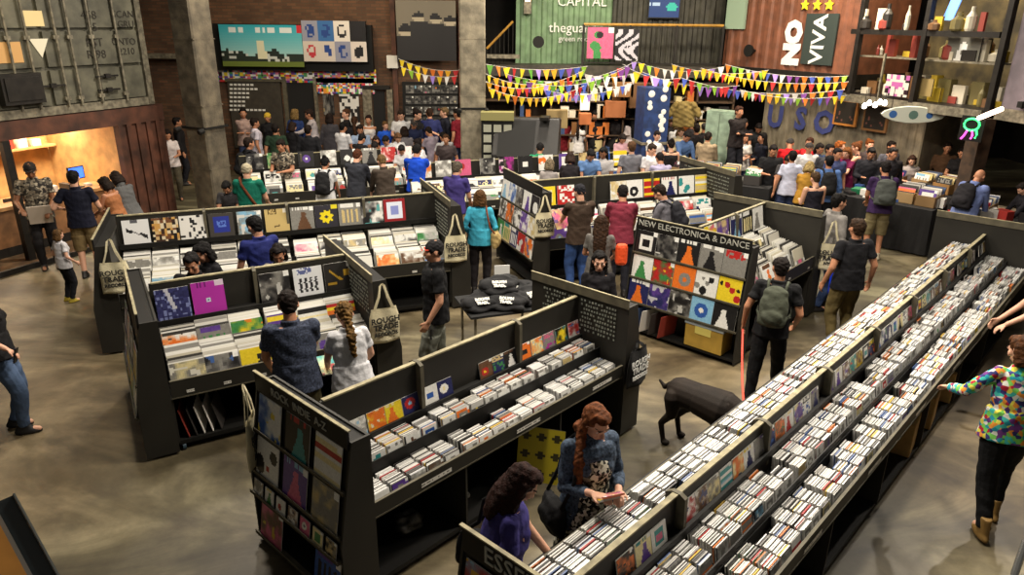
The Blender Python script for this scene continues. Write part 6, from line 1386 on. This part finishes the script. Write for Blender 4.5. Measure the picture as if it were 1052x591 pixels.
o, pm = person('man in a green t-shirt and pale cap with a brown strap across his back', foot(252,167,1.76), 92, 2, topc=(22,112,92), botc=(50,50,54), hairc=(60,44,30), capc=(176,166,140), h=1.77, fat=1.15, hp=16, hl=(-.2,.3,-.4), hr=(.2,.3,-.4), top='tee', hair='cap', vox=.0095)
S_ = pm['S']; M = Matrix.Translation(o.location)@Matrix.Rotation(o.rotation_euler.z,4,'Z'); TL = pm['TL']; mb = MB(); mb.tube([(TL@Vector(p))*S_ for p in ((-.12,-.0,1.49),(-.07,-.115,1.4),(.0,-.145,1.3),(.09,-.14,1.14),(.17,-.1,1.0))], .022, 8); q = mb.build('bag_strap', cloth((110,60,36)), smooth=True); q.matrix_world = M; tag(q, 'brown leather strap across the back of the man in green', 'strap')
# ---- crowd
POSE = {'browse': dict(lean=9, hp=34, hl=(-.17,.36,-.4), hr=(.17,.36,-.4)), 'stand': dict(hp=8), 'hold': dict(hp=24, hl=(-.1,.28,-.28), hr=(.12,.28,-.26)), 'reach': dict(lean=6, hp=14, hl=(-.16,.48,-.2), hr=(.24,.1,-.48)), 'look': dict(hp=4, hy=28), 'cross': dict(hp=6, hl=(.1,.2,-.24), hr=(-.1,.2,-.26))}
W = (214,214,216); BK = (28,27,30)
CROWD = [
 # label, px, py, h, heading, pose, fem, hair, top, topc, hairc, skin
 ('man in a royal blue sweater seen from behind at the left back rack',428,152,1.8,88,'browse',0,'short','long',(24,74,200),(22,18,18),1),
 ('boy-faced shopper peering over the far left rack beside the green-shirted man',232,191,1.5,-90,'browse',0,'short','tee',(60,58,60),(24,20,18),1),
 ('person with a black backpack over a white top behind the yellow flower sleeve',334,166,1.64,90,'browse',1,'bun','tee',W,(24,20,20),1),
 ('auburn-haired person in a charcoal sweater behind the far left rack',367,158,1.74,80,'browse',0,'short','long',(52,54,62),(112,58,32),2),
 ('blond man in a brown jacket right of the charcoal sweater',392,162,1.72,120,'browse',0,'short','jacket',(70,60,52),(150,116,70),2),
 ('man in a patterned grey shirt holding a drink by the barrier',288,143,1.76,-100,'hold',0,'short','tee','plaid',(40,28,22),1),
 ('man in a black jacket with a black backpack left of the barrier',256,140,1.76,40,'stand',0,'short','jacket',BK,(52,36,28),1),
 ('young man in a white t-shirt facing right before the chalk sign',262,121,1.74,30,'stand',0,'short','tee',(206,200,214),(44,32,26),1),
 ('woman in a loose pinkish top before the chalk sign',249,111,1.62,-70,'cross',1,'bun','tee',(176,150,142),(34,24,22),1),
 ('person in a yellow hat and black top before the chalk sign',274,115,1.6,-90,'stand',1,'cap','tee',BK,(60,40,30),1),
 ('blonde woman in a blue denim jacket by the black doorway',303,111,1.66,70,'stand',1,'bob','jacket',(36,56,108),(176,140,84),2),
 ('person in a pale grey top with raised arms by the black doorway',320,112,1.66,190,'reach',1,'short','long',(190,182,186),(60,40,34),1),
 ('woman in a slate grey cardigan seen from behind in the back crowd',334,116,1.66,90,'stand',1,'bob','jacket',(72,70,76),(50,36,30),1),
 ('person in a white shirt with a dark strap in the left back crowd',352,126,1.7,60,'hold',0,'short','tee',(226,226,230),(26,22,22),1),
 ('brown-haired person in black by the patterned poster',345,112,1.7,200,'look',0,'short','long',BK,(110,70,44),2),
 ('woman in a white sleeveless top by the narrow doorway',378,118,1.62,-95,'cross',1,'bun','tank',(224,218,214),(52,32,26),1),
 ('small boy in a bright blue t-shirt by the narrow doorway',389,124,1.4,-60,'stand',0,'short','tee',(34,90,210),(150,110,66),2),
 ('person in a white t-shirt standing right of the narrow doorway',402,112,1.66,-90,'hold',0,'short','tee',(220,220,222),(56,40,30),2),
 ('man in a dark blue shirt reaching up to the photo wall',441,96,1.86,100,'reach',0,'short','long',(44,50,98),(70,46,30),1),
 ('person in black passing something to the man in dark blue',421,104,1.72,-20,'reach',1,'bun','tee',BK,(40,28,24),2),
 ('person in maroon beside the pale pillar',469,104,1.7,150,'stand',0,'short','tee',(120,26,40),(30,24,22),1),
 ('dark-clothed person right of the man in dark blue',457,103,1.7,200,'stand',0,'short','jacket',(34,36,48),(150,120,80),2),
 ('man in a navy and turquoise top in the left back crowd',425,122,1.7,-70,'hold',0,'cap','tee',(26,34,64),(30,24,22),1),
 ('man in a lilac grey shirt bent forward in the left back crowd',440,134,1.64,140,'browse',0,'short','tee',(158,146,160),(40,30,24),1),
 ('person in a white top with dark hair, left back crowd centre',409,139,1.62,-60,'browse',1,'bob','tee',W,(130,90,60),2),
 ('person with dark hair low in the left back crowd',396,143,1.6,-110,'browse',1,'short','tee',(190,188,190),(26,22,22),1),
 ('person in white with raised arm, centre of left back crowd',431,141,1.62,160,'reach',1,'bun','tee',(218,216,220),(36,26,24),1),
 ('person in black beside the purple sleeve of the left back rack',372,140,1.62,60,'browse',0,'short','tee',BK,(26,22,22),1),
 ('brown-faced person looking over the left back rack by the pale pillar',458,137,1.62,-90,'stand',0,'short','tee',(70,60,60),(110,72,46),1),
 ('woman behind the rack just right of the pale pillar',514,140,1.6,-90,'browse',1,'bob','tee',(206,200,196),(110,66,44),2),
 ('person in a pink top behind the dark sleeve of the right back rack',567,136,1.6,-80,'browse',1,'bun','tee',(206,70,150),(196,140,84),2),
 ('person in a mint green t-shirt at the right back rack',555,150,1.66,80,'browse',0,'short','tee',(30,150,104),(24,20,20),1),
 ('grey-topped companion right of the mint green t-shirt',565,163,1.56,70,'hold',1,'bob','tee',(168,160,158),(170,150,120),2),
 ('brown-haired person between the two rear racks',586,160,1.66,85,'browse',1,'bob','long',(40,36,40),(64,40,30),1),
 ('man in a pale blue shirt looking down between the rear racks',607,158,1.68,-80,'browse',0,'short','tee',(96,130,180),(26,22,24),1),
 ('person with big curly black hair looking over the right back rack',620,151,1.66,-110,'hold',0,'curly','tee',(190,186,186),(24,20,20),3),
 ('grey-shirted man with a dark bag at the end of the right back rack',649,144,1.76,100,'stand',0,'short','tee',(120,120,128),(120,84,56),2),
 ('bald-headed person in a white top beyond the right back rack',668,148,1.7,-60,'hold',0,'short','tee',(222,220,224),(60,44,34),2),
 ('person in a lavender grey t-shirt, back turned, above the rear rack',678,160,1.66,100,'browse',0,'short','tee',(176,170,200),(36,26,24),1),
 ('woman with long black hair and white coat by the service counter',651,116,1.68,100,'stand',1,'long','jacket',(222,210,208),(22,18,18),1),
 ('shop assistant in black with a round white logo shirt behind the counter',612,104,1.76,-90,'hold',0,'short','tee',BK,(30,24,22),1),
 ('woman in black chatting left of the navy column',634,106,1.7,-110,'look',1,'long','tee',(34,30,32),(70,46,34),2),
 ('man in a white t-shirt with folded arms below the pennants',729,96,1.78,-90,'cross',0,'short','tee',(214,206,222),(60,44,34),1),
 ('person in a white jacket by the crates, right of the navy column',697,128,1.7,70,'browse',1,'bob','jacket',(212,212,214),(110,84,50),2),
 ('dark-haired man in a blue shirt looking down, right centre crowd',706,138,1.7,-70,'browse',0,'short','long',(70,96,140),(24,20,20),1),
 ('person in dark clothes behind the man in blue, right centre crowd',716,128,1.68,90,'stand',0,'short','long',(36,32,34),(40,28,24),1),
 ('man in a beige jacket with a brown bag at the fair table',728,135,1.72,60,'hold',0,'short','jacket',(164,144,116),(44,32,26),1),
 ('man in dark navy jacket standing tall in the right centre crowd',747,128,1.8,80,'stand',0,'short','jacket',(22,26,44),(36,28,24),1),
 ('person in a black sleeveless top with bare arms at the middle fair table',757,136,1.72,20,'hold',0,'short','tank',(22,22,26),(60,44,34),2),
 ('person in dark clothes by the green locker',766,122,1.7,-100,'stand',0,'short','long',(34,30,34),(40,26,22),1),
 ('long-haired person in a navy top, profile, right centre crowd',783,136,1.7,190,'cross',0,'long','long',(26,28,40),(26,20,18),1),
 ('person in a white top with printed front behind the middle table',771,138,1.66,-80,'stand',1,'bun','tee',(220,214,206),(90,50,34),1),
 ('red-jacketed person seen from behind, right crowd',812,145,1.7,70,'browse',0,'cap','long',(196,26,34),(34,26,24),1),
 ('man in a red top facing left beside the white-shirted shopper',824,140,1.72,200,'look',0,'short','tee',(206,34,40),(90,50,36),1),
 ('woman in a white short-sleeved blouse and grey skirt, back turned',815,155,1.68,80,'stand',1,'short','tee',(200,204,226),(34,26,24),1),
 ('blond shopper in a mustard jacket, back turned, right crowd',832,170,1.6,60,'browse',1,'bob','tee',(176,130,48),(206,176,110),2),
 ('person in a blue shirt with a dark backpack, right crowd',850,158,1.72,80,'stand',0,'short','long',(84,116,172),(24,20,22),1),
 ('bare-shouldered person in a dark striped top below the mustard jacket',839,176,1.62,100,'hold',0,'short','tank',(32,30,40),(96,70,46),2),
 ('woman in a burgundy top raising her arm, right crowd',873,150,1.66,-150,'reach',1,'bob','tee',(112,24,70),(150,90,40),2),
 ('person with orange hair behind the burgundy top',866,146,1.68,-60,'look',1,'curly','tee',(120,60,40),(206,110,40),2),
 ('dark-haired man in a black and white sweater, right crowd',890,150,1.72,-110,'hold',0,'short','long',(36,36,42),(22,18,20),1),
 ('person with an orange hairband at the back of the right crowd',895,143,1.7,-90,'stand',1,'bun','tee',(70,60,60),(160,84,30),2),
 ('seated vendor in a pale grey top facing the man in cargo shorts',938,160,1.5,-110,'hold',1,'bob','tee',(150,142,140),(70,44,32),2),
 ('vendor with tied hair behind the aisle table',924,152,1.62,-100,'stand',1,'bun','long',(44,40,46),(60,40,30),2),
 ('person in a grey cap far back under the surfboard',921,139,1.7,-80,'stand',0,'cap','long',(60,56,60),(40,30,26),1),
 ('person in black at the far right edge, lower',1050,192,1.5,170,'browse',0,'short','long',(30,28,34),(40,30,26),2),
 ('person seated high by the green locker in dark clothes',760,108,2.0,-70,'cross',0,'short','long',(40,34,34),(90,56,40),1),
 ('person in a striped shirt far back right of the raised beam',862,152,1.7,-80,'stand',0,'short','tee',(60,70,110),(30,24,24),1),
 ('dark-haired person between the burgundy top and the blue shirt',857,148,1.7,-100,'look',0,'short','tee',(60,60,66),(24,20,22),1),
 ('person in black near the crates at the middle table',795,150,1.68,-100,'hold',0,'short','tee',(30,30,32),(34,26,24),1),
 ('dark-jacketed person behind the long bench, right centre crowd',690,118,1.74,-90,'stand',0,'short','jacket',(44,40,40),(120,84,60),2),
 ('person in grey far behind the navy column',684,112,1.72,-90,'look',0,'short','tee',(110,100,96),(40,30,26),1),
 ('woman with a ponytail beyond the dark wedge of the left back crowd',362,118,1.66,100,'stand',1,'pony','long',(34,34,40),(90,60,40),2),
 ('child-height person in brown between the back crowd and the rack',386,140,1.5,-80,'hold',1,'bob','tee',(140,90,60),(60,40,30),1),
 ('person in black leaning at the left foot of the concrete pillar',182,120,1.7,30,'stand',0,'short','long',(30,28,30),(30,24,22),1),
 ('person in a white printed top left of the concrete pillar',171,133,1.66,-60,'hold',1,'bob','tee',(216,206,204),(44,30,26),1),
 ('tall man in black beside the crowd barrier',316,128,1.74,90,'stand',0,'short','jacket',(30,30,34),(44,32,26),1),
 ('person in teal at the back by the stage monitor',578,118,1.7,-80,'stand',0,'short','tee',(110,24,34),(40,28,26),1),
 ('woman in black with a white tote by the barrier end',300,126,1.64,60,'hold',1,'bob','tee',BK,(60,40,30),2),
 ('man in a dark green shirt between the two crowd barriers',282,126,1.72,100,'stand',0,'short','tee',(40,60,44),(34,26,22),1),
 ('person in a pale blue shirt deep in the left back crowd',366,128,1.66,-80,'hold',0,'short','tee',(150,170,200),(40,28,24),1),
 ('person in a striped grey top deep in the left back crowd',414,129,1.66,100,'stand',1,'bob','tee',(120,116,120),(50,34,26),1),
 ('person in white low beside the pale pillar in the back crowd',455,140,1.6,120,'browse',0,'short','tee',(206,204,206),(34,26,22),1),
 ('person in dark red behind the left back rack ledge',385,150,1.58,-85,'browse',0,'short','tee',(90,30,34),(30,24,22),1),
 ('person in white at the left back rack, head bowed',414,152,1.56,-95,'browse',1,'short','tee',(214,212,214),(26,20,20),1),
 ('person with a ponytail in white below the white pennants',597,122,1.66,80,'stand',1,'pony','tee',(216,214,214),(40,28,24),1),
 ('person in a black shirt behind the counter, right of the logo shirt',626,116,1.7,-80,'hold',0,'short','tee',(34,32,34),(34,26,22),1),
 ('person in pale grey leaning on the counter by the navy post',666,124,1.66,110,'browse',1,'bob','long',(190,186,184),(70,46,32),2),
 ('man in a white shirt before the navy post, lower',675,134,1.66,-70,'hold',0,'short','tee',(224,222,222),(44,30,26),2),
 ('woman in black with bare arms, centre of the middle crowd',690,144,1.64,90,'hold',1,'bun','tank',(30,28,30),(34,24,22),2),
 ('man in charcoal facing left in the middle crowd',704,122,1.74,180,'look',0,'short','long',(56,52,54),(40,28,24),1),
 ('person with light hair in cream, middle crowd',712,131,1.64,-70,'hold',1,'bob','jacket',(200,186,150),(170,130,84),2),
 ('person in black behind the beige jacket',740,118,1.72,-90,'stand',0,'short','long',(30,28,32),(60,40,28),1),
 ('person in grey and yellow behind the navy jacket',735,125,1.68,-60,'hold',1,'bob','tee',(150,140,70),(60,40,30),2),
 ('man in black bending over the middle table, far side',776,129,1.7,-100,'browse',0,'short','tee',(30,30,32),(30,22,20),1),
 ('person with bowed dark head at the middle table corner',800,160,1.62,-120,'browse',0,'short','tee',(60,58,60),(24,20,20),1),
 ('person in a black cap and white top, right crowd far side',836,146,1.7,-90,'stand',0,'cap','tee',(210,208,208),(30,24,22),1),
 ('person in denim blue far side of the right crowd',846,149,1.66,-80,'hold',1,'bob','long',(70,90,130),(34,26,24),1),
 ('person with a bare arm raised in the right crowd',880,145,1.7,160,'reach',1,'bun','tank',(60,40,50),(140,80,40),2),
 ('person in black behind the black and white sweater',903,152,1.68,-90,'stand',0,'short','long',(34,32,36),(26,20,20),1),
 ('person in a striped shirt at the end of the aisle table',911,146,1.7,-80,'stand',0,'short','tee',(90,90,100),(40,30,26),1),
 ('vendor in dark clothes bending behind the rear table',955,150,1.66,-100,'browse',0,'short','tee',(40,36,38),(60,44,34),1),
 ('person in brown far behind the fair tables, right',975,146,1.7,-110,'stand',0,'short','long',(96,70,50),(44,32,26),1),
 ('vendor in black at the far right of the rear table',990,152,1.68,-120,'hold',1,'bun','tee',(28,26,28),(36,26,24),1),
 ('person in a black hat at the left of the navy jacket',722,126,1.7,60,'stand',0,'cap','long',(40,36,38),(34,26,22),1),
 ('woman in pink beyond the right back rack',640,140,1.62,-80,'browse',1,'bob','tee',(190,150,160),(40,28,24),1),
]
OCC = []
for i, (lab, px, py, h, hd, po, fem, hair, top, tc, hc, sk) in enumerate(CROWD):
    k = dict(POSE[po]); S0 = 1.6 if fem else 1.74
    hh = max(.95, h); k.update(h=hh if hh < 1.9 else 1.78, fem=bool(fem), hair=hair, top=top, vox=.0165 if i > 4 else .012, fingers=False, bottom='shorts' if 'skirt' in lab else 'trousers')
    k['h'] = round(k['h']*20)/20
    lo = .0
    if po == 'browse': dz = .12
    elif po == 'hold': dz = .03
    else: dz = .01
    f = foot(px, py, h-dz)
    fwd = .16 if po == 'browse' else .03
    if f.y > 18.7: f.y = 18.7; f.x = PY(px,py,18.7).x; k['h'] = min(1.9, round(PY(px,py,18.7).z*20)/20)
    f += Vector((-math.cos(R(hd))*fwd, -math.sin(R(hd))*fwd, 0))
    for q in range(12):
        bad = [v for v in OCC if (v-f).length < .4]
        if not bad: break
        d = (f-bad[0]); d = d.normalized() if d.length > .01 else Vector((1,0,0)); f = bad[0]+d*.42
    OCC.append(f.copy())
    if 'seated high' in lab: f = foot(px, py, 2.3); f.z = .55; k['h'] = 1.75; rbox('black_plinth', Matrix.Translation((f.x,f.y,0)), (.7,.7,.545), CHARD, 'black plinth carrying the person seated high by the locker', 'plinth')
    o, pm = person(lab, f, hd, sk, topc=(90,90,90) if tc == 'plaid' else tc, topk='plaid' if tc == 'plaid' else None, botc=random.Random(i).choice([(34,34,40),(50,60,90),(30,30,32),(80,74,60)]), hairc=hc, capc=(214,180,60) if 'yellow hat' in lab else (60,56,54), **k)
    if 'backpack' in lab: backpack(o, pm, (28,28,30), 'dark backpack on the %s' % {334:'person in white behind the flower sleeve',256:'man in the black jacket by the barrier',850:'person in the blue shirt in the right crowd'}[px])
# ---- dog
b = Body(); 
def dcap(a, c, ra, rb, n=12): b.cap(a, c, ra, rb, n)
# local: +x towards the nose, z up; shoulder height .6
dcap((-.3,0,.51),(-.05,0,.5),.125,.13,16); dcap((-.05,0,.5),(.24,0,.48),.135,.16,16); dcap((.2,0,.44),(.28,0,.5),.12,.13); dcap((-.1,0,.49),(.1,0,.46),.105,.12)
dcap((.28,0,.54),(.46,0,.5),.1,.075); dcap((.46,0,.5),(.56,0,.44),.075,.078); dcap((.56,0,.42),(.68,0,.34),.058,.036); b.ell((.55,0,.46),(.085,0,0),(0,.07,0),(0,0,.07))
for s in (-1,1):
    b.ell((.5,s*.075,.44),(.035,0,-.02),(0,.014,0),(.02,0,.06))
    x = .03*s; dcap((-.3,s*.07,.48),(-.26+x,s*.09,.33),.1,.06); dcap((-.26+x,s*.09,.33),(-.38+x,s*.09,.2),.052,.032); dcap((-.38+x,s*.09,.2),(-.34+x,s*.09,.04),.03,.024); b.ell((-.31+x,s*.09,.022),(.055,0,0),(0,.032,0),(0,0,.022))
    dcap((.22,s*.08,.45),(.19-x,s*.085,.28),.075,.042); dcap((.19-x,s*.085,.28),(.21-x,s*.085,.12),.038,.026); dcap((.21-x,s*.085,.12),(.22-x,s*.085,.04),.026,.024); b.ell((.245-x,s*.085,.022),(.05,0,0),(0,.032,0),(0,0,.022))
dcap((-.38,0,.56),(-.47,0,.5),.032,.024); dcap((-.47,0,.5),(-.54,0,.55),.022,.012)
me = b.remesh('dog', .009, 3); me.transform(Matrix.Diagonal((.9,1.3,1.12,1))); me.materials.append(mat('dog_coat', (36,28,22), .75, noise=.3, nscale=6, bump=.15, bscale=90, spec=.2))
hf = P(683,449,0)
dg = bpy.data.objects.new('dog', me); COL.objects.link(dg); ang = R(-40)
dg.location = hf+Vector((math.cos(ang)*.37, math.sin(ang)*.37, 0)); dg.rotation_euler = (0,0,ang); tag(dg, 'large dark brown dog standing with head lowered by the long CD rack', 'dog')
DM = Matrix.Translation(dg.location)@Matrix.Rotation(ang,4,'Z')@Matrix.Diagonal((.9,1.3,1.12,1))
mb = MB(); mb.lathe([(.088,-.012),(.092,0),(.088,.012)], 18, T=Matrix.Diagonal((1.06,1.15,1.1,1))@Matrix.Translation((.45,0,.5))@Matrix.Rotation(R(104),4,'Y')); q = mb.build('dog_collar', flat((170,36,30)), dg); 
S = DW[1]['S']; hw = Matrix.Translation(DW[0].location)@Matrix.Rotation(DW[0].rotation_euler.z,4,'Z')@(DW[1]['arms'][0][2]+Vector((0,0,-.07)))
a = DM@Vector((.44,0,.585)); pts = [hw.lerp(a, k/10)+Vector((0,0,-.1*4*(k/10)*(1-k/10))) for k in range(11)]
mb = MB(); mb.tube(pts, .011, 8); q = mb.build('dog_leash', flat((222,70,50))); tag(q, 'red leash between the man in black and the dark dog', 'leash')
# ------------------------------------------------------------------ camera and light
cam = bpy.data.cameras.new('camera'); co = bpy.data.objects.new('camera', cam); COL.objects.link(co)
cam.sensor_width = 36; cam.lens = F*36/1052; cam.clip_end = 200; cam.clip_start = .05
co.location = (0,0,CAMZ)
co.matrix_world = Matrix.Translation((0,0,CAMZ))@Matrix.Rotation(PI/2-PITCH,4,'X')@Matrix.Rotation(ROLL,4,'Z')
SC.camera = co
def area(name, loc, size, w, col=(1,.9,.76), tgt=None, spread=None, sy=None):
    l = bpy.data.lights.new(name, 'AREA'); l.shape = 'RECTANGLE'; l.size = size; l.size_y = sy or size; l.energy = w; l.color = col
    if spread: l.spread = R(spread)
    o = bpy.data.objects.new(name, l); COL.objects.link(o); o.location = loc
    d = Vector(tgt or (loc[0],loc[1],0))-Vector(loc); o.rotation_euler = d.to_track_quat('-Z','Y').to_euler(); return o
def spot(name, loc, tgt, w, ang=70, col=(1,.9,.76), blend=.5, r=.08):
    l = bpy.data.lights.new(name, 'SPOT'); l.energy = w; l.color = col; l.spot_size = R(ang); l.spot_blend = blend; l.shadow_soft_size = r
    o = bpy.data.objects.new(name, l); COL.objects.link(o); o.location = loc
    d = Vector(tgt)-Vector(loc); o.rotation_euler = d.to_track_quat('-Z','Y').to_euler(); return o
wd = bpy.data.worlds.new('World'); SC.world = wd; wd.use_nodes = True
wd.node_tree.nodes['Background'].inputs[0].default_value = (1,.93,.82,1); wd.node_tree.nodes['Background'].inputs[1].default_value = .09
for i, (x, y, w) in enumerate([(-3.5,7.5,200),(0,6,200),(3.2,6.5,260),(0.5,10.5,200),(4.5,11,200),(-4,13,230),(1,15.5,260),(6,15,260)]):
    area('ceiling_lamp', (x,y,6.2), .6, w*1.25)
bl = WL.T
for i, u in enumerate((-.8,.8,2.1)):
    p = bl@Vector((u,1.5,2.25)); area('booth_lamp', p, .5, 62, (1,.82,.58), sy=.3)
p = bl@Vector((1.2,-1.6,3.4)); spot('container_spot', bl@Vector((-.6,-2.2,5.6)), bl@Vector((-.4,0,3.4)), 160, 75, (1,.84,.55))
area('wall_wash', (-5,17.2,6.6), 1.2, 120, (1,.78,.5), tgt=(-4.5,19.9,3.4)); area('wall_wash', (2,17.6,6.4), 1.2, 160, (1,.88,.66), tgt=(2,21,3.6)); area('wall_wash', (5.2,15.2,6.2), .9, 160, (1,.8,.55), tgt=(6.8,18,3.4))
area('room_fill', WF.T@Vector((1.6,1.1,5.9)), .8, 70, (1,.8,.5)); area('recess_lamp', (1.5,17.8,2.5), .5, 16, (1,.8,.55), tgt=(1.5,19.5,1)); area('recess_lamp', (7.6,14.6,2.35), .4, 22, (1,.8,.6))  # light inside the raised room is added to brighten its clutter
spot('track_spot', (7.5,9.5,6.2), (3.6,4.8,0), 900, 60)
spot('track_spot', (0.6,8.6,6.3), (4.6,4.2,0), 420, 55)
spot('track_spot', (6.5,7.5,6.2), (2.8,4.2,0), 500, 60)
SC.view_settings.view_transform = 'Standard'; SC.view_settings.look = 'None'; SC.view_settings.gamma = 1; SC.view_settings.exposure = 0
SC.view_settings.use_curve_mapping = False
SC.cycles.use_denoising = True; SC.cycles.max_bounces = 5; SC.cycles.diffuse_bounces = 3; SC.cycles.glossy_bounces = 2
bpy.data.scenes.remove(TMP)
SC.cycles.sample_clamp_indirect = 4
